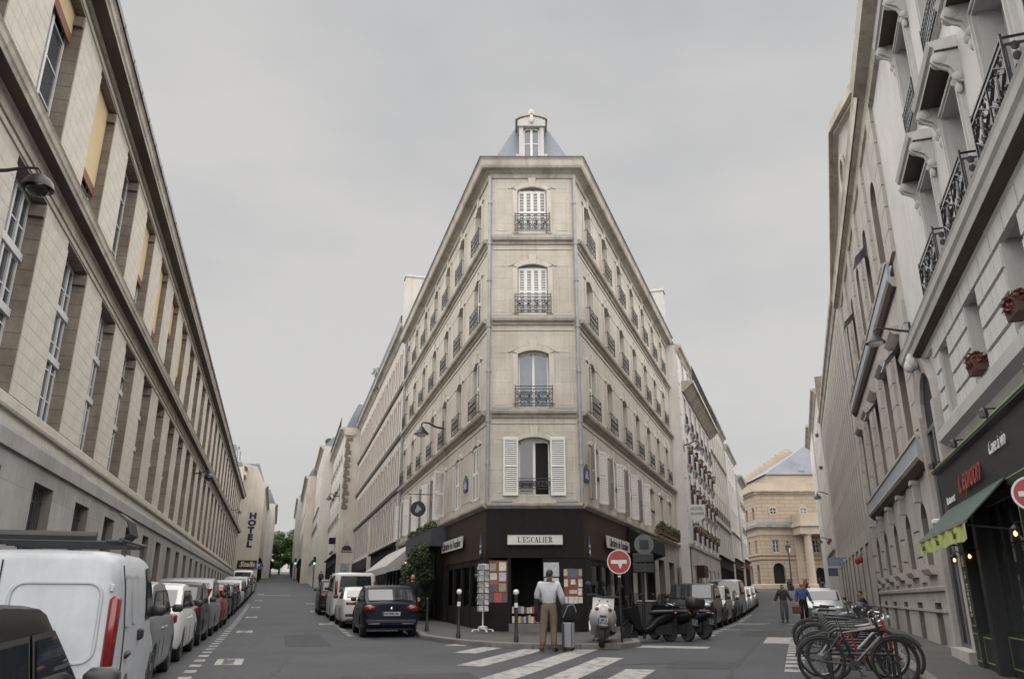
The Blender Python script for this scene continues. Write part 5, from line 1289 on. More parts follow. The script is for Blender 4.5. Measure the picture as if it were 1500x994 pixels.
# ================================================================== THEATRE at the end of the right street
TX, TY = 32.1, 105.0
FT = frame((TX, TY, 0), (1, 0, 0)); FTL = frame((TX, TY, 0), (0, -1, 0))
th = thing('theatre', 'tan stone theatre with colonnade, round windows and slate roof closing the right street', 'theatre', T(TX + 6, TY, 2.2)); IT = T(-TX - 6, -TY, -2.2)
def tpart(n, m_, mm, F=FT, **k): return part(n, m_, mm, th, IT @ F, **k)
mb = MB(); W_ = 20
wall_band(mb, 0, W_, 0, 5.9, [(1.45, 2.95, 1.5, 5.45, 0.75), (6.9, 8.1, 1.5, 4.9, 0.6)], 0, 0.5)
wall_band(mb, 0, W_, 5.9, 9.2, [(1.7, 2.5, 6.7, 8.35, 0), (6.9, 7.7, 6.7, 8.35, 0)], 0, 0.3)
wall_band(mb, 0, W_, 9.2, 14.4, [], 0, 0.3)
tpart('wall', mb, [M_THEA, M_THEF], fix=False)
mb = MB(); fl = [(-2.2 - 3.0 * k, -1.0 - 3.0 * k) for k in range(6)][::-1]
wall_band(mb, -20, 0, 0, 5.9, [(a, b, 1.5, 5.3, 0.6) for a, b in fl], 0, 0.5); wall_band(mb, -20, 0, 5.9, 9.2, [(a + .2, b - .2, 6.7, 8.35, 0) for a, b in fl], 0, 0.3); wall_band(mb, -20, 0, 9.2, 14.4, [(a + .1, b - .1, 11.0, 12.6, 0.5) for a, b in fl], 0, 0.3)
tpart('flank_wall', mb, [M_THEA, M_THEF], FTL, fix=False)
def tloop(name, prof, m, x1=W_):
    m_ = MB(); k = len(prof); st = [(Vector((TX, TY + 20, 0)), Vector((-1, 0, 0))), (Vector((TX, TY, 0)), Vector((-1, -1, 0))), (Vector((TX + x1, TY, 0)), Vector((0, -1, 0)))]
    vs = [(p.x + n.x * o_, p.y + n.y * o_, z_) for p, n in st for o_, z_ in prof]
    fs = [(i * k + j, i * k + (j + 1) % k, (i + 1) * k + (j + 1) % k, (i + 1) * k + j) for i in range(2) for j in range(k)] + [tuple(range(k)), tuple(2 * k + j for j in range(k))]
    return tpart(name, m_.add(vs, fs), m, I4)
tloop('plinth', [(-.02, 0), (0.25, 0), (0.25, 2.75), (-.02, 2.9)], M_THEF)
tloop('belt_course', [(-.02, 5.85), (0.15, 5.88), (0.18, 6.0), (-.02, 6.05)], M_THEF); tloop('belt_course', [(-.02, 6.35), (0.15, 6.38), (0.18, 6.5), (-.02, 6.55)], M_THEF)
tloop('architrave', [(-.02, 8.9), (0.1, 8.92), (0.12, 9.2), (-.02, 9.25)], M_THEF)
tloop('entablature', [(-.02, 9.75), (0.2, 9.8), (0.45, 9.95), (0.5, 10.15), (-.02, 10.45)], M_CORN); tloop('lead_cover', [(0.0, 10.455), (0.52, 10.16), (0.52, 10.20), (0, 10.60)], M_ZINC)
tloop('top_cornice', [(-.02, 14.1), (0.15, 14.15), (0.2, 14.35), (0.5, 14.45), (0.55, 14.62), (-.02, 14.7)], M_CORN)
m_ = MB()
for i in range(60): m_.box(0.1 + i * 0.33, 0.25 + i * 0.33, -0.33, -0.02, 14.22, 14.4)
tpart('dentils', m_, M_THEF)
tloop('parapet', [(-.3, 14.65), (0.1, 14.65), (0.1, 15.62), (-.3, 15.62)], M_THEF)
m_ = MB(); m_.box(2.2, W_, 1.6, 18, 14.5, 17.0); tpart('attic_block', m_, M_THEF)
m_ = MB(); m_.add([(1.9, 1.3, 16.98), (W_ + 4, 1.3, 16.98), (W_ + 4, 20, 16.98), (1.9, 20, 16.98), (10.5, 7.5, 22.2), (W_, 7.5, 22.2), (W_, 14, 22.2), (10.5, 14, 22.2)], [(0, 1, 5, 4), (3, 0, 4, 7), (4, 5, 6, 7), (1, 2, 6, 5), (2, 3, 7, 6)]); tpart('slate_roof', m_, M_SLATE, fix=False)
m_ = MB(); m_.lathe([(0.5, 0), (0.5, 0.5), (0.3, 0.8), (0, 0.9)], 10); tpart('roof_hatch', m_, M_ZINC, FT @ T(7.2, 2.2, 17.1))
oc = MB(); oc.lathe([(0.62, -0.06), (0.62, 0.02), (0.42, 0.02), (0.42, -0.06)], 18, 'y', ring=True); oc_m = oc.mesh('round_window', M_THEF)
og = MB().lathe([(0.43, -0.02), (0.43, 0.0)], 18, 'y').mesh('pane', M_GLASS); ob = MB(); ob.box(-0.03, 0.03, -0.05, -0.02, -0.42, 0.42); ob.box(-0.42, 0.42, -0.05, -0.02, -0.03, 0.03); ob_m = ob.mesh('glazing_bars', M_FRAME)
for x in (2.13, 6.1, 10.0):
    q = put('round_window', oc_m, th, IT @ FT @ T(x, -0.02, 12.0)); put('pane', og, q); put('glazing_bars', ob_m, q)
for x, F in ((2.1, FT), (7.3, FT)) + tuple(((a + b) / 2, FTL) for a, b in fl):
    put_window(th, x, 0.2, 6.72, casement(0.8, 1.6, 0, 2, M_FRAME, M_GLASS), IT @ F)
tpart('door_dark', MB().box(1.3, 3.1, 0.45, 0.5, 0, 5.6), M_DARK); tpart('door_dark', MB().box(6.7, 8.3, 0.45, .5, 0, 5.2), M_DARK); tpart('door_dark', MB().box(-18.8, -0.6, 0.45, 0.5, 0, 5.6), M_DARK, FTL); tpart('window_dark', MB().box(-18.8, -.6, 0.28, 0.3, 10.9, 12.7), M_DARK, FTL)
# portico
pf = MB(); pf.box(4.35, 14, -3.2, 0.1, 8.85, 9.8); tpart('portico_beam', pf, M_THEF)
pf = MB(); pf.box(4.15, 14.2, -3.45, 0.1, 9.8, 10.2); tpart('portico_cornice', pf, M_CORN); pf = MB(); pf.box(4.45, 14, -3.1, -2.8, 10.2, 11.45); pf.box(4.45, 4.75, -2.8, 0.1, 10.2, 11.45); tpart('portico_parapet', pf, M_THEF)
col = MB(); col.lathe([(0.62, 0), (0.62, 0.25), (0.52, 0.35), (0.50, 0.5), (0.48, 3), (0.42, 6.0), (0.44, 6.1), (0.55, 6.2), (0.58, 6.35)], 18); col_m = col.mesh('column', M_THEF, smooth=True)
for x in (5.35, 8.2, 11.0, 13.6): put('column', col_m, th, IT @ FT @ T(x, -2.6, 2.5))
pil = MB(); pil.box(4.5, 5.4, -0.2, 0.02, 2.4, 8.85); tpart('pilaster', pil, M_THEF)
tpart('steps', MB().box(4.0, 14.5, -3.6, 0.1, 1.9, 2.55).box(3.8, 14.7, -4.0, 0.1, 1.9, 2.35), M_THEF)
# stepped fly-tower wall behind
pts = [(33.4 - TX, 8), (46 - TX, 8), (46 - TX, 20.2), (43.6 - TX, 20.9), (42.6 - TX, 21.9)]
x, z = 41.2 - TX, 22.6
pts += [(x + 0.6, 22.6), (x, 22.6)]
while x > -8.0:
    pts.append((x, z - 0.44)); x -= 0.66; pts.append((x, z - 0.44)); z -= 0.44
pts.append((x, 8))
m_ = MB(); m_.prism(pts, 'y', 13, 14); tpart('stepped_wall', m_, M_THEF)
m_ = MB(); m_.box(8.9, 10.1, 6.8, 8.0, 18.5, 20.7); m_.m = 1; m_.add([(8.75, 6.65, 20.7), (10.25, 6.65, 20.7), (10.25, 8.15, 20.7), (8.75, 8.15, 20.7), (9.5, 7.4, 21.4)], [(0, 1, 4), (1, 2, 4), (2, 3, 4), (3, 0, 4)]); tpart('roof_lantern', m_, [M_ZINC, M_ZINC])

# ------------------------------------------------------------------ trees and greenery
def leaf_cloud(mb_, blobs, n, size, rng_, flat=0.0):
    """n leaf-shaped quads scattered through ellipsoid blobs (centre, radii)"""
    vol = [b[1][0] * b[1][1] * b[1][2] for b in blobs]; tot = sum(vol)
    for (c, r_), v in zip(blobs, vol):
        for _ in range(int(n * v / tot)):
            while True:
                p = Vector((rng_.uniform(-1, 1), rng_.uniform(-1, 1), rng_.uniform(-1, 1)))
                if p.length < 1: break
            if rng_.random() < 0.7 and p.length > 0.01: p = p.normalized() * (0.6 + 0.4 * rng_.random())
            q = Vector((c[0] + p.x * r_[0], c[1] + p.y * r_[1], c[2] + p.z * r_[2]))
            a = Vector((rng_.gauss(0, 1), rng_.gauss(0, 1), rng_.gauss(0, 0.6))).normalized(); b = a.cross(Vector((rng_.gauss(0, 1), rng_.gauss(0, 1), rng_.gauss(0, 1)))).normalized()
            s = size * rng_.uniform(0.6, 1.3)
            mb_.add([q - a * s, q + b * s * 0.45, q + a * s, q - b * s * 0.45], [(0, 1, 2, 3)])
def tree(label, x, y, h, r_, seed, m=None):
    rg = random.Random(seed); z = gz(x, y)
    t = thing('street_tree', label, 'tree', T(x, y, z), 'trees at the top of the left street')
    tr = MB(); tr.tube([(0, 0, -0.3), (0.05, 0, h * 0.25), (0.1, 0.05, h * 0.5), (0, 0.1, h * 0.8)], [0.22, 0.17, 0.12, 0.04], 8)
    for k in range(7):
        a = k * 2.4; z0 = h * (0.35 + 0.06 * k); tr.tube([(0.05, 0, z0), (r_ * 0.4 * math.cos(a), r_ * 0.4 * math.sin(a), z0 + h * 0.10), (r_ * 0.75 * math.cos(a), r_ * 0.75 * math.sin(a), z0 + h * 0.17)], [0.08, 0.05, 0.02], 5)
    part('trunk', tr, M_BARK, t, smooth=True)
    cr = MB(); bl_ = []
    for k in range(16):
        a = rg.uniform(0, 6.28); rr = r_ * rg.uniform(0.1, 0.72); bl_.append(((rr * math.cos(a), rr * math.sin(a), h * rg.uniform(0.22, 0.90)), (r_ * rg.uniform(0.25, 0.42), r_ * rg.uniform(0.25, 0.42), h * rg.uniform(0.07, 0.13))))
    leaf_cloud(cr, bl_, 6500, 0.32, rg); part('crown', cr, m or M_LEAF2, t, fix=False)
tree('bushy green tree, left one at the top of the left street', *SL(205, 3.5).xy, 12.0, 5.0, 1)
tree('bushy green tree, middle one at the top of the left street', *SL(208, 8.5).xy, 11.0, 5.2, 2)
tree('bushy green tree, right one at the top of the left street', *SL(200, 13.0).xy, 11.5, 4.8, 3)
tree('bushy green tree standing forward of the three at the street top', *SL(192, 9.5).xy, 9.5, 4.2, 4)
tree('bushy green tree at the left kerb of the street top', *SL(190, 0.8).xy, 8.5, 3.6, 5)
def shrub(name, label, M, blobs, n, size, seed, m, group=None, stem=None, flowers=0, cat='plant'):
    rg = random.Random(seed); t = thing(name, label, cat, M, group)
    c = MB(); leaf_cloud(c, blobs, n, size, rg); part('foliage', c, m, t, fix=False)
    if stem: part('stem', MB().tube(stem, [0.05] + [0.03] * (len(stem) - 1), 6), M_BARK, t)
    if flowers:
        f = MB(); leaf_cloud(f, blobs, flowers, size * 0.7, rg); part('flowers', f, M_FLWR, t, fix=False)
    return t
# ================================================================== VEHICLES
def rbox(m, x0, x1, y0, y1, z0, z1, r=0.02):
    """box with chamfered edges"""
    xs = (x0, x0 + r, x1 - r, x1); ys = (y0, y0 + r, y1 - r, y1); zs = (z0, z0 + r, z1 - r, z1)
    P = lambda i, j, k: (xs[i], ys[j], zs[k]); vs = []; ix = {}
    def v(i, j, k):
        if (i, j, k) not in ix: ix[(i, j, k)] = len(vs); vs.append(P(i, j, k))
        return ix[(i, j, k)]
    fs = []
    for s in (0, 3):
        fs.append((v(s, 1, 1), v(s, 2, 1), v(s, 2, 2), v(s, 1, 2))); fs.append((v(1, s, 1), v(2, s, 1), v(2, s, 2), v(1, s, 2))); fs.append((v(1, 1, s), v(2, 1, s), v(2, 2, s), v(1, 2, s)))
    for a, ai in ((0, 1), (3, 2)):
        for b, bi in ((0, 1), (3, 2)):
            fs.append((v(a, bi, 1), v(a, bi, 2), v(ai, b, 2), v(ai, b, 1))); fs.append((v(a, 1, bi), v(a, 2, bi), v(ai, 2, b), v(ai, 1, b))); fs.append((v(1, a, bi), v(2, a, bi), v(2, ai, b), v(1, ai, b)))
            for c, ci in ((0, 1), (3, 2)): fs.append((v(a, bi, ci), v(ai, b, ci), v(ai, bi, c)))
    m.add(vs, fs)
def paint_mat(name, c, rough=0.3, metal=0.0):
    dk = max(c) < 0.06
    return mat('paint_' + name, c, rough, coat=0.06 if dk else 0.25, spec=0.12 if dk else 0.3, metal=metal, var=0.05, scale=2)
PT = {'dark': paint_mat('dark', (0.018, 0.020, 0.024)), 'navy': paint_mat('navy', (0.012, 0.016, 0.026)), 'white': paint_mat('white', (0.58, 0.585, 0.58)), 'vanwhite': mat('paint_vanwhite', (0.42, 0.44, 0.47), 0.42, spec=0.3, coat=0.15, var=0.06, scale=2, stain=(0.20, 0.20, 0.20), stain_amt=0.45, streak=0.30),
      'silver': paint_mat('silver', (0.24, 0.255, 0.28), 0.28, 0.4), 'grey': paint_mat('grey', (0.035, 0.037, 0.042), 0.25, 0.2), 'red': paint_mat('red', (0.26, 0.022, 0.018)), 'palegreen': paint_mat('palegreen', (0.34, 0.37, 0.36), 0.3, 0.2), 'champagne': paint_mat('champagne', (0.085, 0.08, 0.07), 0.25, 0.3), 'black': paint_mat('black', (0.010, 0.010, 0.011))}
ST = {
 'hatch': dict(L=3.95, W=1.68, H=1.45, rw=0.30, xf=1.20, xr=-1.25, belt0=0.93, belt1=0.98, hood=0.74, xcowl=0.92, xroof0=0.15, xroof1=-1.15, xtail=-1.86, ztail=0.94, wr=0.74, xB=-0.20),
 'city': dict(L=3.55, W=1.64, H=1.50, rw=0.29, xf=1.12, xr=-1.15, belt0=0.95, belt1=1.02, hood=0.78, xcowl=0.98, xroof0=0.25, xroof1=-1.20, xtail=-1.70, ztail=0.98, wr=0.74, xB=-0.25),
 'saloon': dict(L=4.45, W=1.76, H=1.43, rw=0.31, xf=1.36, xr=-1.32, belt0=0.93, belt1=0.99, hood=0.74, xcowl=0.85, xroof0=0.10, xroof1=-1.05, xtail=-1.75, ztail=0.96, wr=0.72, xB=-0.25),
 'coupe': dict(L=4.65, W=1.80, H=1.39, rw=0.33, xf=1.45, xr=-1.36, belt0=0.93, belt1=1.00, hood=0.76, xcowl=0.85, xroof0=0.05, xroof1=-0.80, xtail=-1.72, ztail=0.99, wr=0.68, xB=-0.45),
 'estate': dict(L=4.55, W=1.78, H=1.50, rw=0.31, xf=1.38, xr=-1.32, belt0=0.94, belt1=0.99, hood=0.76, xcowl=0.92, xroof0=0.20, xroof1=-1.75, xtail=-2.12, ztail=0.95, wr=0.75, xB=-0.25),
 'mpv': dict(L=4.40, W=1.80, H=1.64, rw=0.31, xf=1.40, xr=-1.30, belt0=1.02, belt1=1.06, hood=0.86, xcowl=1.25, xroof0=0.30, xroof1=-1.65, xtail=-2.08, ztail=1.02, wr=0.76, xB=-0.25),
 'suv': dict(L=4.55, W=1.84, H=1.66, rw=0.35, xf=1.38, xr=-1.32, belt0=1.06, belt1=1.12, hood=0.96, xcowl=0.88, xroof0=0.20, xroof1=-1.65, xtail=-2.08, ztail=1.08, wr=0.76, xB=-0.25),
 'van': dict(L=4.0, W=1.66, H=1.80, rw=0.30, xf=1.28, xr=-1.32, belt0=1.05, belt1=1.08, hood=0.86, xcowl=1.20, xroof0=0.55, xroof1=-1.86, xtail=-1.985, ztail=1.08, wr=0.86, xB=0.10),
 'bigvan': dict(L=4.85, W=1.90, H=1.96, rw=0.33, xf=1.75, xr=-1.40, belt0=1.15, belt1=1.18, hood=1.0, xcowl=1.75, xroof0=1.0, xroof1=-2.22, xtail=-2.41, ztail=1.18, wr=0.86, xB=0.30),
}
def car_kit(style):
    k = ('car', style)
    if k in CACHE: return CACHE[k]
    s = ST[style]; L, W, H = s['L'], s['W'], s['H']; h = L / 2
    def plan(x):
        if x > h - 0.7: t = (x - (h - 0.7)) / 0.7; return 1 - 0.20 * t ** 2.2
        if x < -h + 0.5: t = (-h + 0.5 - x) / 0.5; return 1 - 0.09 * t ** 2
        return 1.0
    top = [(-h, s['ztail'] - 0.05), (-h + 0.06, s['ztail']), (s['xtail'] + 0.02, s['belt1']), (s['xcowl'], s['belt0']), (h - 0.45, s['hood'] + 0.03), (h - 0.16, s['hood'] - 0.05), (h - 0.05, s['hood'] - 0.12), (h, s['hood'] - 0.20)]
    bot = [(-h, 0.36), (-h + 0.08, 0.28), (-h + 0.5, 0.22), (h - 0.5, 0.20), (h - 0.06, 0.22), (h, 0.30)]
    Ra = s['rw'] * 1.13; zc = s['rw']
    xs = [-h, -h + 0.02, -h + 0.05, -h + 0.1, -h + 0.2]
    xs += [-h + 0.2 + (L - 0.4) * i / 70 for i in range(1, 70)] + [h - 0.2, h - 0.13, h - 0.08, h - 0.04, h - 0.015, h]
    def sec(x):
        w_ = W / 2 * plan(x); zb = interp(x, bot); zt = interp(x, top)
        e = min(h - abs(x), 0.12) / 0.12; rnd = 0.90 + 0.10 * math.sqrt(max(0, 1 - (1 - e) ** 2)); w_ *= rnd
        za = zb
        for xa in (s['xf'], s['xr']):
            d = abs(x - xa)
            if d < Ra: za = max(za, zc + math.sqrt(Ra * Ra - d * d) * 0.98)
        z1 = max(za, zb + 0.10); hh = zt - zb
        pts = [(w_ * (0.93 if za == zb else 0.992), za), (w_ * 0.985, max(z1, za + 0.012)), (w_ * 1.0, max(zb + 0.42 * hh, za + 0.03)), (w_ * 0.995, max(zb + 0.62 * hh, za + 0.045)), (w_ * 0.97, zt - 0.09 * min(1, hh / 0.6)), (w_ * 0.935, zt - 0.02), (w_ * 0.86, zt + 0.008), (w_ * 0.45, zt + 0.035), (0, zt + 0.045)]
        return pts
    m = MB(); rings = []
    for x in xs:
        pts = sec(x); ring = [(x, y, z) for y, z in pts] + [(x, -y, z) for y, z in pts[-2::-1]]; rings.append(ring)
    n = len(rings[0]); vs = [p for r_ in rings for p in r_]
    fs = [(i * n + j, i * n + (j + 1) % n, (i + 1) * n + (j + 1) % n, (i + 1) * n + j) for i in range(len(rings) - 1) for j in range(n)]
    fs += [tuple(range(n))[::-1], tuple((len(rings) - 1) * n + j for j in range(n))]
    m.add(vs, fs)
    body = m.mesh('body', M_PLASB, smooth=True, ang=32)
    # greenhouse
    rf = [(s['xtail'], s['belt1'] - 0.02), (s['xtail'] + (s['xroof1'] - s['xtail']) * 0.90, H - 0.13), (s['xroof1'] + 0.04, H - 0.05), ((s['xroof0'] + s['xroof1']) / 2, H), (s['xroof0'] - 0.12, H - 0.02), (s['xroof0'], H - 0.05), (s['xcowl'], s['belt0'] - 0.02)]
    def zr(x): return interp(x, rf)
    def bz(x): return interp(x, [(s['xtail'], s['belt1']), (s['xcowl'], s['belt0'])])
    wb = W / 2 * 0.925; wr = W / 2 * s['wr'] * 1.12
    def yside(x, z):
        t = max(0, min(1, (z - bz(x)) / (H - bz(x)))); return (wb + (wr - wb) * t) * (0.3 + 0.7 * plan(x)) - 0.006 * math.sin(t * 3.14) * -1
    m = MB(); rings = []; gx = []
    for a, b in zip(rf, rf[1:]):
        kk = 8 if b[0] - a[0] > 0.3 else 3
        gx += [a[0] + (b[0] - a[0]) * i / kk for i in range(kk)]
    gx.append(rf[-1][0])
    for x in gx:
        z = zr(x); b0 = bz(x) - 0.03; zz = max(z, b0 + 0.02); sh = max(b0 + 0.01, zz - 0.10)
        ys = yside(x, sh); pts = [(yside(x, b0), b0), (ys, sh), (ys * 0.965, b0 + (zz - b0) * 0.5 + (zz - 0.045 - b0) * 0.5 if zz - b0 > 0.12 else zz - 0.004), (ys * 0.87, zz - 0.008 if zz - b0 > 0.1 else zz - 0.002), (ys * 0.5, zz + 0.008), (0, zz + 0.012)]
        rings.append([(x, y, z_) for y, z_ in pts] + [(x, -y, z_) for y, z_ in pts[-2::-1]])
    n = len(rings[0]); vs = [p for r_ in rings for p in r_]
    fs = [(i * n + j, i * n + j + 1, (i + 1) * n + j + 1, (i + 1) * n + j) for i in range(len(rings) - 1) for j in range(n - 1)]
    m.add(vs, fs); cabin = m.mesh('cabin', M_PLASB, smooth=True, ang=38, fix=True)
    if style in ('van', 'bigvan'):
        m = MB(); rings = []; bl_ = s['belt0']
        zp = [(-h, H - 0.10), (-h + 0.03, H - 0.05), (-h + 0.14, H - 0.01), (0, H), (s['xroof0'], H - 0.02), (s['xcowl'], bl_), (h - 0.40, s['hood'] + 0.03), (h - 0.14, s['hood'] - 0.05), (h, s['hood'] - 0.22)]
        ys_ = [0.93, 0.985, 1.0, 1.0, 0.99, 0.965, 0.925, 0.88, 0.80, 0.66, 0.0]; zf = [0.0, 0.10, 0.45, 0.70, 0.86, 1.2, 1.5, 1.70, 1.775, 1.80, 1.81]; zk = H / 1.80
        for x in xs:
            zt = interp(x, zp); zb = interp(x, bot); e = min(h - abs(x), 0.12) / 0.12; w_ = W / 2 * plan(x) * (0.94 + 0.06 * math.sqrt(max(0, 1 - (1 - e) ** 2))); za = zb
            for xa in (s['xf'], s['xr']):
                dd = abs(x - xa)
                if dd < Ra: za = max(za, zc + math.sqrt(Ra * Ra - dd * dd) * 0.98)
            pts = []
            for yy, zz in zip(ys_, zf):
                z = zz * zk
                if zt < H - 0.12:
                    z = z if z < 0.7 else 0.7 + (z - 0.7) * (zt - 0.7) / (H - 0.7) if zt > 0.7 else z * zt / H
                elif z > H - 0.3: z = z - (H - zt) * (z - (H - 0.3)) / 0.3
                pts.append((w_ * yy, max(z, za + 0.004 * len(pts)) if zz > 0 else za))
            rings.append([(x, y, z) for y, z in pts] + [(x, -y, z) for y, z in pts[-2::-1]])
        n = len(rings[0]); vs = [p for r_ in rings for p in r_]
        fs = [(i * n + j, i * n + (j + 1) % n, (i + 1) * n + (j + 1) % n, (i + 1) * n + j) for i in range(len(rings) - 1) for j in range(n)] + [tuple(range(n))[::-1], tuple((len(rings) - 1) * n + j for j in range(n))]
        m.add(vs, fs); body = m.mesh('body', M_PLASB, smooth=True, ang=40); cabin = None
        def yside(x, z):
            q = [(a_ * zk, b_) for a_, b_ in zip(zf[:-1], ys_[:-1])]; return W / 2 * plan(x) * interp(min(z, 1.72 * zk), q)
    # glass
    def screen(xa, za, xb, zb_, wf, off, bow):
        g = MB(); d = Vector((xb - xa, 0, zb_ - za)).normalized(); nn = Vector((-d.z, 0, d.x))
        if off < 0: nn = -nn
        if nn.z < 0 and abs(d.z) < 0.99: nn = -nn
        def fn(u, v):
            x = xa + (xb - xa) * v; z = za + (zb_ - za) * v; yy = yside(max(min(x, s['xcowl']), s['xtail']), z) * wf
            y = yy * (2 * u - 1); c = 0.012 * (1 - (2 * u - 1) ** 2)
            p = Vector((x, y, z)) + nn * (0.014 + c); return tuple(p)
        g.grid(fn, 10, 6); return g.mesh('screen', M_CARGL, smooth=True, fix=False)
    c0, r0 = (s['xcowl'], s['belt0']), (s['xroof0'], H - 0.05)
    def along(p, q, t): return (p[0] + (q[0] - p[0]) * t, p[1] + (q[1] - p[1]) * t)
    a = along(c0, r0, 0.06); b = along(c0, r0, 0.93); wind = screen(a[0], a[1], b[0], b[1], 0.87, 1, 0)
    c1, r1 = (s['xtail'], s['belt1']), (rf[1][0], rf[1][1])
    if style == 'bigvan': c1, r1 = (-h, 1.10), (-h + 0.01, H - 0.12)
    a = along(c1, r1, 0.10); b = along(c1, r1, 0.97); rear = screen(a[0], a[1], b[0], b[1], 0.86 if style != 'bigvan' else 0.80, -1 if style != 'bigvan' else 1, 0)
    zt_ = H - 0.155
    def fx(z): t = (z - s['belt0']) / (H - 0.05 - s['belt0']); return s['xcowl'] + (s['xroof0'] - s['xcowl']) * t - 0.13
    def rx(z): t = (z - s['belt1']) / (rf[1][1] - s['belt1']); return s['xtail'] + (rf[1][0] - s['xtail']) * t + (0.16 if style in ('mpv', 'estate', 'suv') else 0.24)
    def side_glass(x0, x1, sg, nm, mm, off=0.010, inset=0.0):
        """x0/x1 callables of z"""
        g = MB()
        def fn(u, v):
            xm = (x0(1.2) + x1(1.2)) / 2; zb_ = bz(xm) + 0.035 + inset; z = zb_ + (zt_ - inset - zb_) * v; xa, xb = x0(z) + inset, x1(z) - inset
            if xb < xa + 0.02: xb = xa + 0.02
            x = xa + (xb - xa) * u; return (x, sg * (yside(x, z) + off), z)
        g.grid(fn, 8, 5); return g.mesh(nm, mm, smooth=True, fix=False)
    xB = s['xB']; sides = []
    for sg in (1, -1):
        fr = side_glass(lambda z: xB + 0.05, fx, sg, 'side_window', M_CARGL, 0.016, 0.012); frs = side_glass(lambda z: xB + 0.03, lambda z: fx(z) + 0.02, sg, 'window_seal', M_PLASB, 0.010, -0.012)
        if style not in ('van',):
            rr = side_glass(rx, lambda z: xB - 0.05, sg, 'side_window', M_CARGL, 0.016, 0.012); rrs = side_glass(lambda z: rx(z) - 0.02, lambda z: xB - 0.03, sg, 'window_seal', M_PLASB, 0.010, -0.012)
        else: rr = rrs = None
        sides.append((fr, frs, rr, rrs))
    # wheels
    r_ = s['rw']
    ty = MB().lathe([(r_ * 0.62, -0.085), (r_ * 0.88, -0.095), (r_ * 0.985, -0.075), (r_, -0.05), (r_, 0.05), (r_ * 0.985, 0.075), (r_ * 0.88, 0.095), (r_ * 0.62, 0.085)], 28, 'y').mesh('tyre', M_TYRE, smooth=True)
    rm = MB(); rm.lathe([(r_ * 0.66, 0.07), (r_ * 0.66, 0.088), (r_ * 0.58, 0.08), (r_ * 0.56, 0.04)], 28, 'y', ring=True)
    for i in range(5):
        q = i * 2 * math.pi / 5; o_ = len(rm.v); rm.add([(0.03, 0.075, 0), (-0.03, 0.075, 0), (-0.045, 0.082, r_ * 0.6), (0.045, 0.082, r_ * 0.6), (0.03, 0.03, 0), (-0.03, 0.03, 0), (-0.045, 0.04, r_ * 0.6), (0.045, 0.04, r_ * 0.6)], [(0, 1, 2, 3), (0, 4, 5, 1), (1, 5, 6, 2), (2, 6, 7, 3), (3, 7, 4, 0)]); rm.xf(RY(q), o_)
    rm.lathe([(0.06, 0.085), (0.0, 0.09)], 10, 'y'); rim = rm.mesh('rim', M_RIM)
    hub = MB().lathe([(r_ * 0.62, 0.02), (0, 0.025)], 20, 'y').mesh('brake_disc', M_PLASB)
    und = MB(); und.box(-h + 0.25, h - 0.25, -W / 2 + 0.16, W / 2 - 0.16, 0.20, 0.62); und = und.mesh('underbody', M_PLASB)
    mir = MB(); rbox(mir, -0.07, 0.07, 0.0, 0.17, -0.05, 0.075, 0.03); mir = mir.mesh('mirror', M_PLASB, smooth=True, ang=60)
    CACHE[k] = dict(s=s, body=body, cabin=cabin, wind=wind, rear=rear, sides=sides, ty=ty, rim=rim, hub=hub, und=und, mir=mir, yside=yside, sec=sec, plan=plan)
    return CACHE[k]
def put_m(name, me, parent, M, mt):
    o = put(name, me, parent, M)
    if mt is not None: o.material_slots[0].link = 'OBJECT'; o.material_slots[0].material = mt
    return o
plate_cache = {}
def plate_mesh(): 
    if 'p' not in plate_cache:
        m = MB(); m.box(-0.004, 0.004, -0.26, 0.26, -0.055, 0.055); m.m = 1; m.box(-0.006, 0.006, 0.215, 0.258, -0.052, 0.052); plate_cache['p'] = m.mesh('number_plate', [M_PLATE, M_BLUE])
    return plate_cache['p']
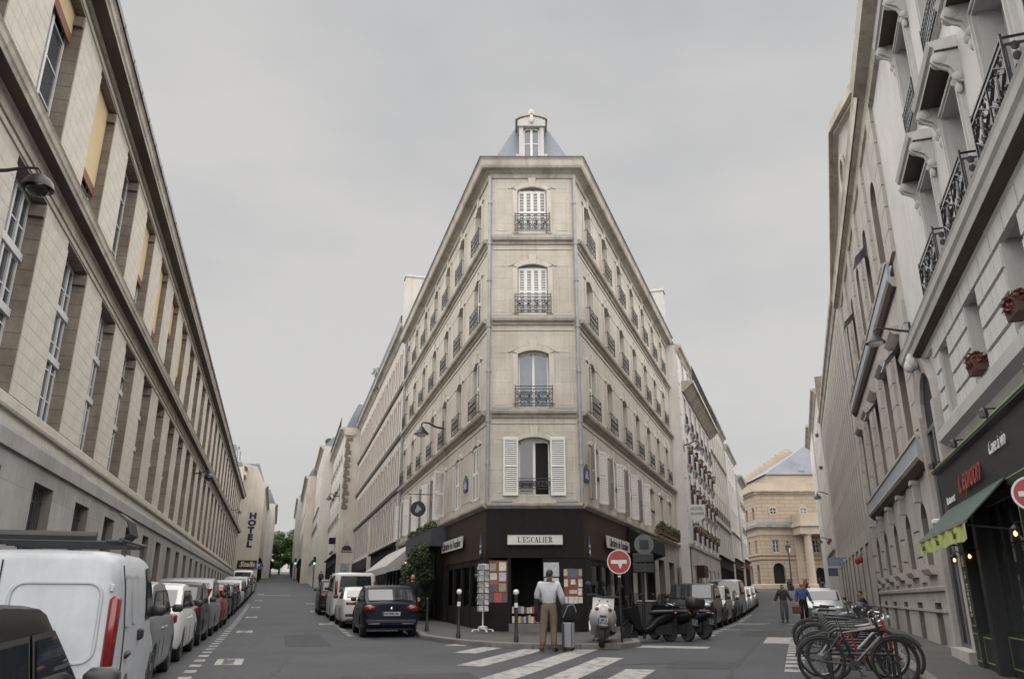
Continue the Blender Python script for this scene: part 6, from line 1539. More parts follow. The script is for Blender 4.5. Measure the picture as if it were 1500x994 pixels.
def car(name, label, style, paint, p, yaw, group, plate=None, tails='box', heads=True, full=True, trim=True, cat='car', mirror_paint=False):
    K = car_kit(style); s = K['s']; L, W, H = s['L'], s['W'], s['H']; h = L / 2; pm = PT[paint]
    d = Vector((math.cos(yaw), math.sin(yaw), 0)); a_, b_ = p + d * s['xf'], p + d * s['xr']
    pitch = math.atan2(gz(a_.x, a_.y) - gz(b_.x, b_.y), s['xf'] - s['xr']); z = (gz(a_.x, a_.y) * -s['xr'] + gz(b_.x, b_.y) * s['xf']) / (s['xf'] - s['xr'])
    t = thing(name, label, cat, T(p.x, p.y, z) @ RZ(yaw) @ RY(-pitch), group)
    bo = put_m('body', K['body'], t, I4, pm); [put_m('cabin', K['cabin'], t, I4, pm) for _ in (1,) if K['cabin']]; put('underbody', K['und'], t)
    put('windscreen', K['wind'], t)
    if style != 'van': put('rear_window', K['rear'], t)
    for fr, frs, rr, rrs in K['sides']:
        w0 = put('window_seal', frs, t); put('side_window', fr, w0)
        if rr: w1 = put('window_seal', rrs, t); put('side_window', rr, w1)
    for x in (s['xf'], s['xr']):
        for sg in (1, -1):
            wo = put('wheel', K['ty'], t, T(x, sg * (W / 2 - 0.115), s['rw']) @ (I4 if sg > 0 else RZ(math.pi))); put('rim', K['rim'], wo); put('brake_disc', K['hub'], wo)
    for sg in (1, -1):
        mo = put_m('mirror', K['mir'], t, T(s['xcowl'] - 0.28, sg * (W / 2 - 0.03), s['belt0'] + 0.09) @ (I4 if sg > 0 else Matrix.Diagonal((1, -1, 1, 1))), pm if mirror_paint else None)
    zb = s['ztail']
    # rear lamps
    for sg in (1, -1):
        lm = MB(); yo = W / 2 * 0.91 * 0.90
        if tails == 'box': rbox(lm, -h - 0.025, -h + 0.26, min(sg * yo * 0.62, sg * (yo + 0.055)), max(sg * yo * 0.62, sg * (yo + 0.055)), zb - 0.22, zb - 0.045, 0.035)
        elif tails == 'tall': lm.add([(-h - 0.02, sg * (yo - 0.08), zb - 0.30), (-h + 0.2, sg * (yo + 0.07), zb - 0.28), (s['xtail'] + 0.26, sg * (yo + 0.045), zb + 0.32), (s['xtail'] - 0.02, sg * (yo - 0.10), zb + 0.32), (-h + 0.1, sg * (yo - 0.2), zb - 0.2), (-h + 0.3, sg * (yo - 0.1), zb - 0.2), (s['xtail'] + 0.2, sg * (yo - 0.2), zb + 0.3), (s['xtail'] + 0.15, sg * (yo - 0.25), zb + 0.3)], [(0, 1, 2, 3), (0, 4, 5, 1), (1, 5, 6, 2), (2, 6, 7, 3), (3, 7, 4, 0)])
        elif tails == 'van': rbox(lm, -h - 0.03, -h + 0.13, min(sg * (yo - 0.01), sg * (yo + 0.088)), max(sg * (yo - 0.01), sg * (yo + 0.088)), 0.74, 1.38, 0.03)
        elif tails == 'bigvan': rbox(lm, -h - 0.03, -h + 0.12, min(sg * (yo - 0.04), sg * (yo + 0.066)), max(sg * (yo - 0.04), sg * (yo + 0.066)), 0.95, 1.62, 0.03)
        elif tails == 'slim': rbox(lm, -h - 0.02, -h + 0.16, min(sg * yo * 0.50, sg * (yo + 0.03)), max(sg * yo * 0.50, sg * (yo + 0.03)), zb - 0.20, zb - 0.09, 0.03)
        elif tails == 'round': lm.ell((-h + 0.08, sg * (yo - 0.08), zb - 0.135), (0.17, 0.20, 0.115), 14, 8)
        put('tail_lamp', lm.mesh('tail_lamp', M_LAMPR, smooth=True, ang=50), t)
    if trim:
        bp = MB(); rbox(bp, -h - 0.02, -h + 0.3, -W / 2 * 0.865, W / 2 * 0.865, 0.40, 0.50, 0.02); put('rear_bumper_strip', bp.mesh('rear_bumper_strip', M_PLASB), t)
        pm_ = put('number_plate', plate_mesh(), t, T(-h - 0.02, 0, 0.66))
        if plate: put('plate_text', text_mesh(plate, 0.085, 0.003, 0.001), pm_, T(-0.006, 0, 0) @ RZ(R(-90)) @ RX(R(90)))
        if style != 'van':
            wp = MB(); xm = (s['xtail'] + s['xroof1']) / 2 - 0.02; wp.tube([(s['xtail'] - 0.01, -0.02, s['belt1'] + 0.05), (s['xtail'] + 0.03, -0.42, s['belt1'] + 0.10)], 0.012, 5); put('rear_wiper', wp.mesh('rear_wiper', M_PLASB), t)
        # seams and handles
        for sg in (1, -1):
            dm = MB()
            for x in (s['xcowl'] - 0.10, s['xB'], s['xr'] + 0.40):
                dm.tube([(x, sg * (W / 2 * 1.0 + 0.0005), 0.34), (x, sg * (W / 2 + 0.0015), 0.58), (x, sg * (W / 2 * 0.975), s['belt0'] - 0.10), (x, sg * (W / 2 * 0.945), s['belt0'] - 0.02)], 0.003, 4)
            put('door_seams', dm.mesh('door_seams', M_INK), t)
            for x in (s['xB'] + 0.16, s['xr'] + 0.62):
                hm = MB(); rbox(hm, x - 0.09, x + 0.09, min(sg * (W / 2 - 0.02), sg * (W / 2 + 0.022)), max(sg * (W / 2 - 0.02), sg * (W / 2 + 0.022)), s['belt0'] - 0.17, s['belt0'] - 0.135, 0.008); put('door_handle', hm.mesh('door_handle', pm), t)
    if heads:
        for sg in (1, -1):
            lm = MB(); yo = W / 2 * 0.80 * 0.90
            lm.ell((h - 0.20, sg * (yo - 0.06), s['hood'] - 0.11), (0.24, 0.23, 0.085), 12, 8); put('headlamp', lm.mesh('headlamp', M_LAMPW, smooth=True), t)
        gr = MB(); rbox(gr, h - 0.2, h + 0.012, -W / 2 * 0.44, W / 2 * 0.44, s['hood'] - 0.27, s['hood'] - 0.16, 0.02); rbox(gr, h - 0.2, h + 0.010, -W / 2 * 0.62, W / 2 * 0.62, 0.30, 0.42, 0.02); put('grille', gr.mesh('grille', M_PLASB), t)
        put('number_plate', plate_mesh(), t, T(h + 0.012, 0, 0.50) @ RZ(math.pi))
    return t
YL = math.atan2(DL.y, DL.x); YCL = math.atan2(DCL.y, DCL.x); YR = math.atan2(DR.y, DR.x)
GL = 'cars parked along the left kerb'
def lcar(s0, style, paint, label, side=-1.62, name='parked_car', yaw=0.0, **k):
    st = ST[style]; c = SL(s0 + st['L'] / 2, side - st['W'] / 2); return car(name, label, style, paint, c, YL + yaw, GL, heads=False, **k)
# nearest dark car, cut by the frame
lcar(2.3, 'hatch', 'black', 'near black hatchback cut by the lower left corner, only its glass and mirror in view', side=-0.88, tails='box', trim=False)
v = lcar(8.5, 'van', 'vanwhite', 'dirty white panel van with black roof rack, second vehicle in the left row', side=-1.40, name='panel_van', yaw=R(2.6), tails='van', trim=False, cat='van')
# van dress: seam, pressed panels, hinges, third lamp, handles, rack
def press(m, y0, y1, z0, z1, x, r_=0.12, rad=0.016, n=4):
    """rounded-rectangle bead on a face at x"""
    c = []
    for cy, cz, a0 in ((y1 - r_, z1 - r_, 0), (y0 + r_, z1 - r_, 90), (y0 + r_, z0 + r_, 180), (y1 - r_, z0 + r_, 270)):
        for i in range(n + 1): q = R(a0 + 90 * i / n); c.append((x(cy + r_ * math.cos(q), cz + r_ * math.sin(q)), cy + r_ * math.cos(q), cz + r_ * math.sin(q)))
    m.tube(c, rad, 6, closed=True)
xr_ = lambda y, z: -2.004
m_ = MB(); press(m_, -0.60, 0.16, 0.80, 1.50, xr_); press(m_, 0.34, 0.64, 0.80, 1.50, xr_, 0.09); put_m('pressed_panels', m_.mesh('pressed_panels', PT['vanwhite'], smooth=True), v, I4, None)
m_ = MB(); m_.tube([(xr_(0, z) - 0.004, 0.26, z) for z in (0.45, 0.8, 1.05, 1.3, 1.6, 1.70)], 0.006, 4); put('door_seam', m_.mesh('door_seam', M_INK), v)
m_ = MB(); m_.tube([(-1.86, sg, z) for sg, z in ((-0.828, 0.45), (-0.828, 0.8), (-0.818, 1.05), (-0.778, 1.45), (-0.735, 1.66))], 0.006, 4); put('door_seam', m_.mesh('door_seam', M_INK), v)
m_ = MB(); rbox(m_, -2.02, -1.95, 0.34, 0.62, 1.585, 1.645, 0.02); put('high_stop_lamp', m_.mesh('high_stop_lamp', mat('dark_red_lens', (0.06, 0.006, 0.006), 0.2)), v)
for z in (1.42,):
    m_ = MB(); rbox(m_, -2.02, -1.99, -0.70, -0.66, z, z + 0.07, 0.008); put('hinge', m_.mesh('hinge', PT['vanwhite']), v)
for a, b in ((-1.72, -1.30), (-1.18, -0.66)):
    m_ = MB(); o_ = len(m_.v); press(m_, a, b, 1.10, 1.56, lambda y, z: 0.0, 0.08, 0.014); m_.v = [(y, -(0.828 - 0.062 * max(0, z - 1.0) / 0.5) - 0.002, z) for (x, y, z) in m_.v]; put('side_pressing', m_.mesh('side_pressing', PT['vanwhite'], smooth=True), v)
m_ = MB(); rbox(m_, -1.62, -1.38, -0.86, -0.80, 0.80, 0.86, 0.02); put('side_rubbing_strip', m_.mesh('side_rubbing_strip', M_PLASB), v)
m_ = MB(); rbox(m_, -0.62, -0.44, -0.87, -0.81, 0.90, 1.02, 0.02); put('door_handle', m_.mesh('door_handle', M_PLASB), v)
rk = thing('roof_rack', 'black tubular roof rack with a raised roller end on the white van', 'roof rack', MX[v.name])
for y in (-0.66, 0.66): part('rail', MB().tube([(-1.75, y, 1.90), (0.6, y, 1.92)], 0.022, 8), M_IRON, rk)
part('rear_roller', MB().tube([(-1.80, -0.45, 1.93), (-1.80, 0.8, 1.93)], 0.045, 10), M_PLASB, rk)
for x in (-1.5, -1.1, -0.7, -0.3, 0.1, 0.5): part('crossbar', MB().tube([(x, -0.66, 1.89), (x, 0.66, 1.89)], 0.016, 6), M_IRON, rk)
for i in range(5):
    x = -1.55 + i * 0.14
    part('upright', MB().tube([(x, -0.5, 1.90), (x, -0.64, 1.90), (x - 0.01, -0.72, 1.97), (x - 0.02, -0.68, 2.10), (x - 0.03, -0.60, 2.16)], 0.015, 6), M_IRON, rk)
for x in (-1.4, 0.3):
    for y in (-0.66, 0.66): part('foot', MB().box(x - 0.03, x + 0.03, y - 0.02, y + 0.02, 1.70, 1.90), M_IRON, rk)
part('top_bar', MB().tube([(-1.58, -0.60, 2.16), (-1.02, -0.60, 2.16)], 0.015, 6), M_IRON, rk)
c2_ = lcar(12.95, 'city', 'silver', 'small silver hatchback with tall red tail lamp and black mirror, in front of the van', tails='tall')
lcar(17.0, 'hatch', 'white', 'white hatchback in the left row, ahead of the small silver one', tails='box')
lcar(21.5, 'city', 'grey', 'dark grey small hatchback between white hatchback and silver people carrier', tails='box')
lcar(25.6, 'mpv', 'silver', 'silver people carrier, tallest car in the middle of the left row', tails='tall', name='people_carrier')
lcar(30.6, 'hatch', 'red', 'red hatchback parked just ahead of the silver people carrier', tails='tall')
seq = [('estate', 'navy', 'dark blue estate car directly ahead of the red hatchback'), ('hatch', 'dark', 'dark hatchback two places ahead of the red one'), ('saloon', 'grey', 'grey saloon three places ahead of the red hatchback'), ('estate', 'white', 'white estate car far up the left row'), ('hatch', 'black', 'black hatchback just past the white estate car'), ('mpv', 'silver', 'pale people carrier near the far end of the institute'),
       ('hatch', 'silver', 'silver hatchback ahead of the far people carrier'), ('city', 'dark', 'small dark car beyond the far silver hatchback'), ('bigvan', 'white', 'white van with dark rear glass near the hotel gable'), ('hatch', 'grey', 'last grey hatchback visible in the left row')]
s_ = 34.9
for st_, pn, lab in seq:
    lcar(s_, st_, pn, lab, side=-1.7, tails='bigvan' if st_ == 'bigvan' else random.choice(('box', 'tall')), trim=False, name='parked_van' if st_ == 'bigvan' else 'parked_car', cat='van' if st_ == 'bigvan' else 'car'); s_ += ST[st_]['L'] + 0.75
GC = 'vehicles parked on the right of the left street'
def clcar(s0, style, paint, label, side=3.85, name='parked_car', yaw=0.0, **k):
    st = ST[style]; c = SCL(s0 + st['L'] / 2, side - st['W'] / 2); return car(name, label, style, paint, c, YCL + yaw, GC, heads=False, **k)
c206 = clcar(24.3, 'hatch', 'navy', 'dark blue hatchback with round red tail lamps parked beside the corner', tails='round', plate='CK 848 GA', side=3.95)
bd = MB(); bd.ell((-2.0, 0, 0.80), (0.012, 0.045, 0.05)); put('badge', bd.mesh('badge', M_CHROME), c206)
for sg in (1, -1):
    m_ = MB(); rbox(m_, -1.995, -1.9, min(sg * 0.32, sg * 0.66), max(sg * 0.32, sg * 0.66), 0.375, 0.40, 0.008); put('bumper_trim', m_.mesh('bumper_trim', M_CHROME), c206)
    m_ = MB(); rbox(m_, -1.99, -1.9, min(sg * 0.45, sg * 0.66), max(sg * 0.45, sg * 0.66), 0.43, 0.47, 0.008); put('reflector', m_.mesh('reflector', M_LAMPR), c206)
clcar(29.6, 'coupe', 'white', 'white coupe with slim red tail lamps between the blue hatchback and the van', tails='slim', side=3.85, mirror_paint=False)
vb = clcar(35.3, 'bigvan', 'white', 'tall white minibus with wide dark rear window, behind the white coupe', tails='bigvan', name='minibus', cat='van', side=3.9)
clcar(41.0, 'mpv', 'grey', 'grey car half hidden left of the white minibus', tails='box', side=3.5)
clcar(150, 'hatch', 'grey', 'small grey car far off by the green traffic lights', tails='tall', side=3.0, trim=False)
GR = 'cars parked along the right street'
def rcar(s0, style, paint, label, lat=-3.02, name='parked_car', **k):
    st = ST[style]; c = SR(s0 + st['L'] / 2, lat - st['W'] / 2); return car(name, label, style, paint, c, YR + math.pi, GR, trim=False, **k)
rcar(30.6, 'suv', 'grey', 'dark grey off-road car behind the parked scooters, bright sky in its windscreen', name='off_road_car')
rcar(35.9, 'mpv', 'champagne', 'dark champagne people carrier with roof bars behind the dark off-road car')
rcar(41.0, 'hatch', 'dark', 'dark hatchback with white front plate in the right street row')
rcar(45.8, 'bigvan', 'silver', 'pale van-like car rising above the dark hatchback in the right row', name='parked_van', cat='van')
rcar(51.4, 'hatch', 'white', 'white hatchback just behind the pale van in the right row')
rcar(56.2, 'saloon', 'white', 'white saloon further along the right row')
rcar(61.5, 'saloon', 'silver', 'silver saloon, last of the right row before the square')
al = SR(43.2, 1.05); alfa = car('parked_car', 'pale green saloon with shield grille parked nose-on behind the two walkers', 'saloon', 'palegreen', al, YR + math.pi, GR, trim=False)
m_ = MB(); m_.prism([(-0.16, 0.62), (0.16, 0.62), (0.10, 0.44), (0, 0.34), (-0.10, 0.44)], 'x', 2.225, 2.245); put('shield_grille', m_.mesh('shield_grille', M_PLASB), alfa)
al2 = SR(52, 1.0); car('parked_car', 'white car behind the pale green saloon on the right', 'hatch', 'white', al2, YR + math.pi, GR, trim=False)

# ------------------------------------------------------------------ scooters and motorbikes
def two_wheeler(name, label, p, yaw, paint, topbox=False, maxi=True, lean=6, screen=True, group='scooters and motorbikes at the corner', plate=True, sc=1.0):
    z = gz(p.x, p.y)
    t = thing(name, label, 'scooter' if maxi else 'motorbike', T(p.x, p.y, z) @ RZ(yaw) @ RX(R(lean)) @ Matrix.Scale(sc, 4), group)
    rw = 0.29 if not maxi else 0.27; wb = 0.72; mp_ = paint
    for x in (wb, -wb):
        w0 = MB().lathe([(rw * 0.6, -0.05), (rw * 0.9, -0.065), (rw, -0.04), (rw, 0.04), (rw * 0.9, 0.065), (rw * 0.6, 0.05)], 22, 'y').mesh('wheel', M_TYRE, smooth=True)
        wo = put('wheel', w0, t, T(x, 0, rw)); r0 = MB(); r0.lathe([(rw * 0.62, -0.03), (rw * 0.62, 0.03), (rw * 0.5, 0.03), (rw * 0.5, -0.03)], 18, 'y', ring=True)
        for q in range(5): a = q * 1.2566; r0.tube([(0, 0, 0), (rw * 0.55 * math.cos(a), 0, rw * 0.55 * math.sin(a))], 0.022, 5)
        put('rim', r0.mesh('rim', M_RIM), wo)
    # tail body: lofted
    b = MB(); secs = [(-0.98, 0.07, 0.70, 0.80), (-0.85, 0.15, 0.60, 0.84), (-0.55, 0.20, 0.46, 0.82), (-0.2, 0.20, 0.36, 0.70), (0.05, 0.17, 0.22, 0.48), (0.30, 0.19, 0.18, 0.36), (0.48, 0.21, 0.20, 0.72)]
    def ring(x, w_, z0, z1): zm = (z0 + z1) / 2; return [(x, w_ * math.cos(q), zm + (z1 - z0) / 2 * math.sin(q)) for q in [i * math.pi / 6 for i in range(12)]]
    wk = 1.45 if paint is PT['white'] else 1.0; secs = [(x, w_ * wk, z0 - (0.1 if wk > 1 and x < -0.4 else 0), z1 + (0.06 if wk > 1 and x < -0.4 else 0)) for x, w_, z0, z1 in secs]
    n = 12; vs = [v_ for s in secs for v_ in ring(*s)]; fs = [(i * n + j, i * n + (j + 1) % n, (i + 1) * n + (j + 1) % n, (i + 1) * n + j) for i in range(len(secs) - 1) for j in range(n)] + [tuple(range(n)), tuple((len(secs) - 1) * n + j for j in range(n))]
    b.add(vs, fs); part('body', b, mp_, t, smooth=True, ang=60)
    f = MB(); f.add([(0.40, -0.24, 0.30), (0.40, 0.24, 0.30), (0.62, 0.20, 0.35), (0.62, -0.20, 0.35), (0.52, -0.24, 1.0), (0.52, 0.24, 1.0), (0.82, 0.10, 0.92), (0.82, -0.10, 0.92)], [(0, 1, 5, 4), (1, 2, 6, 5), (2, 3, 7, 6), (3, 0, 4, 7), (4, 5, 6, 7), (0, 3, 2, 1)]); part('front_shield', f, mp_, t)
    part('front_mudguard', MB().tube([(wb - 0.2, 0, rw + 0.16), (wb, 0, rw * 2 + 0.06), (wb + 0.2, 0, rw + 0.18)], 0.07, 8), mp_, t, smooth=True)
    part('fork', MB().tube([(wb, 0.09, rw), (0.52, 0.09, 0.95)], 0.025, 6).tube([(wb, -0.09, rw), (0.52, -0.09, 0.95)], 0.025, 6), M_PLASB, t)
    sm = MB(); rbox(sm, -0.90, -0.10, -0.16, 0.16, 0.76, 0.88, 0.05); part('seat', sm, M_PLASB, t, smooth=True, ang=60)
    part('handlebar', MB().tube([(0.40, 0.36, 1.04), (0.47, 0.2, 1.06), (0.50, 0, 1.02), (0.47, -0.2, 1.06), (0.40, -0.36, 1.04)], 0.02, 6), M_PLASB, t)
    for sg in (1, -1):
        mo = MB(); mo.tube([(0.45, sg * 0.24, 1.05), (0.46, sg * 0.34, 1.25)], 0.008, 4); mo.ell((0.45, sg * 0.36, 1.28), (0.02, 0.075, 0.05)); part('mirror', mo, M_PLASB, t)
    if screen:
        g = MB(); g.grid(lambda u, v: (0.60 - 0.10 * v - 0.10 * (2 * u - 1) ** 2, (u - 0.5) * 0.40, 1.0 + 0.36 * v), 6, 3); part('windscreen', g, glass_mat('screen_plastic', (0.5, 0.52, 0.55), 0.9, 0.8), t, fix=False)
    for sg in (1, -1):
        l = MB(); l.ell((-0.93, sg * 0.13, 0.78), (0.07, 0.055, 0.035)); part('tail_lamp', l, M_LAMPR, t, smooth=True)
    part('plate_bracket', MB().box(-1.0, -0.86, -0.07, 0.07, 0.42, 0.66), M_PLASB, t)
    if plate:
        m_ = MB(); m_.box(-1.012, -1.004, -0.105, 0.105, 0.46, 0.61); m_.m = 1; m_.box(-1.014, -1.003, 0.07, 0.10, 0.465, 0.605); po = part('number_plate', m_, [M_PLATE, M_BLUE], t)
        put('plate_text', text_mesh('BR 5\n27 VD', 0.065, 0.003, 0.001), po, T(-1.016, -0.02, 0.535) @ RZ(R(-90)) @ RX(R(90)))
    ex = MB(); ex.tube([(-0.25, -0.19, 0.30), (-0.6, -0.22, 0.34), (-0.98, -0.24, 0.42)], [0.03, 0.06, 0.065], 10); part('exhaust', ex, M_PLASB, t, smooth=True)
    part('engine', MB().box(-0.72, -0.1, -0.13, 0.13, 0.20, 0.46), M_PLASB, t); part('stand', MB().tube([(-0.2, 0.12, 0.25), (-0.28, 0.24, 0.03)], 0.014, 5), M_IRON, t)
    if topbox:
        bx = MB(); rbox(bx, -1.22, -0.78, -0.26, 0.26, 0.93, 1.24, 0.07); part('top_box', bx, M_PLASB, t, smooth=True, ang=60); part('box_rack', MB().box(-1.1, -0.75, -0.08, 0.08, 0.87, 0.93), M_IRON, t)
    return t
two_wheeler('scooter', 'white maxi scooter seen from behind, parked at the kerb right of the man', Vector((2.2, 20.75, 0)), R(84), PT['white'], lean=5, sc=1.14)
two_wheeler('scooter', 'black scooter standing nearest the no-entry post, its mirror catching light', Vector((3.72, 22.5, 0)), R(208), PT['black'], lean=6, plate=False, sc=0.92)
two_wheeler('scooter', 'black scooter carrying a large black top box in front of the off-road car', Vector((4.42, 23.35, 0)), R(122), PT['black'], topbox=True, lean=6, sc=0.92)
two_wheeler('motorbike', 'black motorbike with blue tail at the street end of the scooter row', Vector((5.05, 24.3, 0)), R(128), PT['navy'], maxi=False, screen=False, lean=7, sc=0.9)
pM = SCL(46.5, 2.6); two_wheeler('motorbike', 'dark maxi scooter parked ahead of the minibus on the left street', pM, YCL + R(20), PT['black'], group='motorbikes up the left street')
for i, (s, la, lab) in enumerate(((51, 4.6, 'nearest of the motorbikes lined up by the kerb past the minibus'), (53, 4.6, 'second motorbike in the line past the minibus'), (55.2, 4.7, 'third motorbike in the line past the minibus'))):
    two_wheeler('motorbike', lab, SCL(s, la), YCL + R(60), PT['black'], group='motorbikes up the left street', plate=False, topbox=i == 1)
for i, (x, lab) in enumerate(((32.5, 'leftmost motorbike parked before the theatre'), (34.4, 'motorbike below the theatre lamp post'), (36.3, 'motorbike left of the theatre column'), (38.2, 'rightmost motorbike parked before the theatre'))):
    two_wheeler('motorbike', lab, Vector((x, 96.5, 0)), R(80), (PT['black'], PT['red'], PT['grey'], PT['silver'])[i], group='motorbikes before the theatre', plate=False)

# ------------------------------------------------------------------ bicycles and hoops
def bicycle(label, p, yaw, fcol, lean=6, basket=False, bars='flat', steer=10, seatc=None):
    z = gz(p.x, p.y); t = thing('bicycle', label, 'bicycle', T(p.x, p.y, z) @ RZ(yaw) @ RX(R(lean)), 'bicycles locked to the hoops')
    fm = mat('bike_' + fcol, {'black': (0.015, 0.015, 0.016), 'red': (0.30, 0.02, 0.018), 'silver': (0.35, 0.36, 0.37), 'blue': (0.03, 0.06, 0.12), 'white': (0.5, 0.5, 0.5)}[fcol], 0.35, coat=0.4)
    r_ = 0.335; wb = 0.52
    A, B_, C_, D_, E_ = (-wb, 0, r_), (-0.06, 0, 0.29), (-0.20, 0, 0.80), (0.33, 0, 0.82), (wb, 0, r_)
    fr = MB(); fr.tube([B_, C_], 0.017, 8); fr.tube([B_, (0.36, 0, 0.70)], 0.021, 8); fr.tube([(-0.185, 0, 0.74), D_], 0.018, 8); fr.tube([(0.37, 0, 0.66), (0.31, 0, 0.90)], 0.021, 8)
    for sg in (1, -1): fr.tube([(A[0], sg * 0.06, A[2]), (B_[0], sg * 0.035, B_[2])], 0.010, 6); fr.tube([(A[0], sg * 0.06, A[2]), (-0.19, sg * 0.02, 0.76)], 0.009, 6)
    part('frame', fr, fm, t, smooth=True)
    fk = MB()
    for sg in (1, -1): fk.tube([(0.375, sg * 0.045, 0.66), (0.42, sg * 0.05, 0.5), (E_[0], sg * 0.05, E_[2])], 0.011, 6)
    part('fork', fk, fm, t, smooth=True)
    for x in (-wb, wb):
        M = T(x, 0, r_) @ (RZ(R(steer)) if x > 0 else I4)
        ty = MB().tube([(r_ * math.cos(i * math.pi / 16), 0, r_ * math.sin(i * math.pi / 16)) for i in range(32)], 0.021, 6, closed=True).mesh('tyre', M_TYRE, smooth=True); wo = put('wheel', ty, t, M)
        sp = MB(); sp.tube([((r_ - 0.028) * math.cos(i * math.pi / 16), 0, (r_ - 0.028) * math.sin(i * math.pi / 16)) for i in range(32)], 0.010, 5, closed=True)
        for i in range(14): q = i * math.pi / 7; sp.tube([(0, 0.02 * (-1) ** i, 0), ((r_ - 0.03) * math.cos(q), 0, (r_ - 0.03) * math.sin(q))], 0.0025, 3)
        sp.tube([(0, -0.05, 0), (0, 0.05, 0)], 0.02, 6); put('spokes', sp.mesh('spokes', M_PLASB if fcol != 'silver' else M_RIM), wo)
        mg = MB(); mg.tube([((r_ + 0.035) * math.cos(R(a)), 0, (r_ + 0.035) * math.sin(R(a))) for a in (range(20, 171, 15) if x < 0 else range(30, 161, 13))], 0.014, 5); put('mudguard', mg.mesh('mudguard', M_PLASB), wo)
    sd = MB(); sd.tube([C_, (-0.235, 0, 0.93)], 0.014, 6); part('seat_post', sd, M_CHROME, t)
    st = MB(); st.add([(-0.38, -0.08, 0.93), (-0.38, 0.08, 0.93), (-0.20, 0.05, 0.93), (-0.06, 0.02, 0.93), (-0.06, -0.02, 0.93), (-0.20, -0.05, 0.93), (-0.39, -0.08, 0.98), (-0.39, 0.08, 0.98), (-0.20, 0.055, 0.965), (-0.05, 0.02, 0.955), (-0.05, -0.02, 0.955), (-0.20, -0.055, 0.965)], [(0, 1, 2, 3, 4, 5)[::-1], (6, 7, 8, 9, 10, 11), (0, 1, 7, 6), (1, 2, 8, 7), (2, 3, 9, 8), (3, 4, 10, 9), (4, 5, 11, 10), (5, 0, 6, 11)]); part('saddle', st, M_PLASB, t)
    hb = MB(); hb.tube([(0.31, 0, 0.90), (0.30, 0, 1.0), (0.36, 0, 1.03)], 0.014, 6)
    if bars == 'flat': hb.tube([(0.30, 0.30, 1.04), (0.35, 0.12, 1.03), (0.36, 0, 1.03), (0.35, -0.12, 1.03), (0.30, -0.30, 1.04)], 0.013, 6)
    else:
        for sg in (1, -1): hb.tube([(0.36, 0, 1.03), (0.38, sg * 0.2, 1.03), (0.48, sg * 0.21, 1.02), (0.50, sg * 0.21, 0.94), (0.40, sg * 0.22, 0.88)], 0.013, 6)
    part('handlebar', hb, M_CHROME if bars != 'flat' else M_PLASB, t, smooth=True)
    part('grips', MB().tube([(0.30, 0.30, 1.04), (0.325, 0.20, 1.035)], 0.018, 6).tube([(0.30, -0.30, 1.04), (0.325, -0.20, 1.035)], 0.018, 6), M_PLASB, t)
    cr = MB(); cr.lathe([(0.075, -0.05), (0.075, -0.044), (0.0, -0.044)], 16, 'y', B_); cr.tube([(B_[0], -0.07, B_[2]), (B_[0] + 0.1, -0.07, B_[2] - 0.13)], 0.01, 5); cr.tube([(B_[0], 0.07, B_[2]), (B_[0] - 0.1, 0.07, B_[2] + 0.13)], 0.01, 5); cr.box(B_[0] + 0.06, B_[0] + 0.14, -0.15, -0.07, B_[2] - 0.145, B_[2] - 0.12); cr.box(B_[0] - 0.14, B_[0] - 0.06, 0.07, 0.15, B_[2] + 0.12, B_[2] + 0.145); part('crankset', cr, M_PLASB, t)
    if basket:
        bk = MB()
        for k in range(4): z_ = 0.80 + 0.07 * k; w_ = 0.12 + 0.012 * k; bk.tube([(0.42, -w_, z_), (0.68 + 0.01 * k, -w_, z_), (0.68 + 0.01 * k, w_, z_), (0.42, w_, z_)], 0.006, 4, closed=True)
        for y in (-0.12, -0.04, 0.04, 0.12): bk.tube([(0.68, y, 0.80), (0.71, y * 1.2, 1.02)], 0.004, 3); bk.tube([(0.42, y, 0.80), (0.42, y * 1.2, 1.02)], 0.004, 3)
        bk.box(0.42, 0.68, -0.12, 0.12, 0.795, 0.80); part('basket', bk, M_IRON, t)
    lp_ = MB(); lp_.ell((0.42, 0, 0.95), (0.03, 0.03, 0.03)); part('lamp', lp_, M_LAMPW, t)
    return t
hoop = MB()
for zz in (0.0,): 
    hoop.tube([(0, -0.48, -0.05), (0, -0.48, 0.62), (0, -0.44, 0.72), (0, -0.36, 0.77), (0, 0.36, 0.77), (0, 0.44, 0.72), (0, 0.48, 0.62), (0, 0.48, -0.05)], 0.026, 10)
hoop_m = hoop.mesh('hoop_tube', M_IRON, smooth=True)
hb_ = MB(); hb_.tube([(0, -0.48, 0.42), (0, 0.48, 0.42)], 0.022, 8); hb_.tube([(0, -0.48, 0.52), (0, 0.48, 0.52)], 0.0, 3) if False else None
hbar_m = hb_.mesh('crossbar', M_IRON, smooth=True)
ords = ['nearest', 'second', 'third', 'fourth', 'fifth', 'sixth', 'seventh', 'eighth', 'ninth', 'tenth', 'eleventh', 'farthest']
for i in range(12):
    p = SR(14.15 + i * 0.78, 0.82); t = thing('bike_hoop', '%s black steel bike hoop of the row on the right' % ords[i], 'bike hoop', T(p.x, p.y, p.z) @ RZ(-A_R + R(90)), 'row of bike hoops')
    put('hoop_tube', hoop_m, t); put('crossbar', hbar_m, t)
YB = -A_R
bicycle('nearest black bicycle locked to the first hoop, silver fork', SR(13.85, 0.72), YB + R(3), 'black', 3)
bicycle('bicycle with red frame at the front of the hoop row', SR(14.5, 0.86), YB - R(4), 'red', -4, steer=-14)
bicycle('silver-framed bicycle just behind the red one', SR(15.0, 0.72), YB + R(5), 'silver', 4, bars='drop')
bicycle('black bicycle with front basket in the middle of the hoops', SR(17.6, 0.70), YB, 'black', 4, basket=True)
bicycle('dark bicycle with pale saddle behind the basket bicycle', SR(19.3, 0.62), YB + R(4), 'blue', -3)
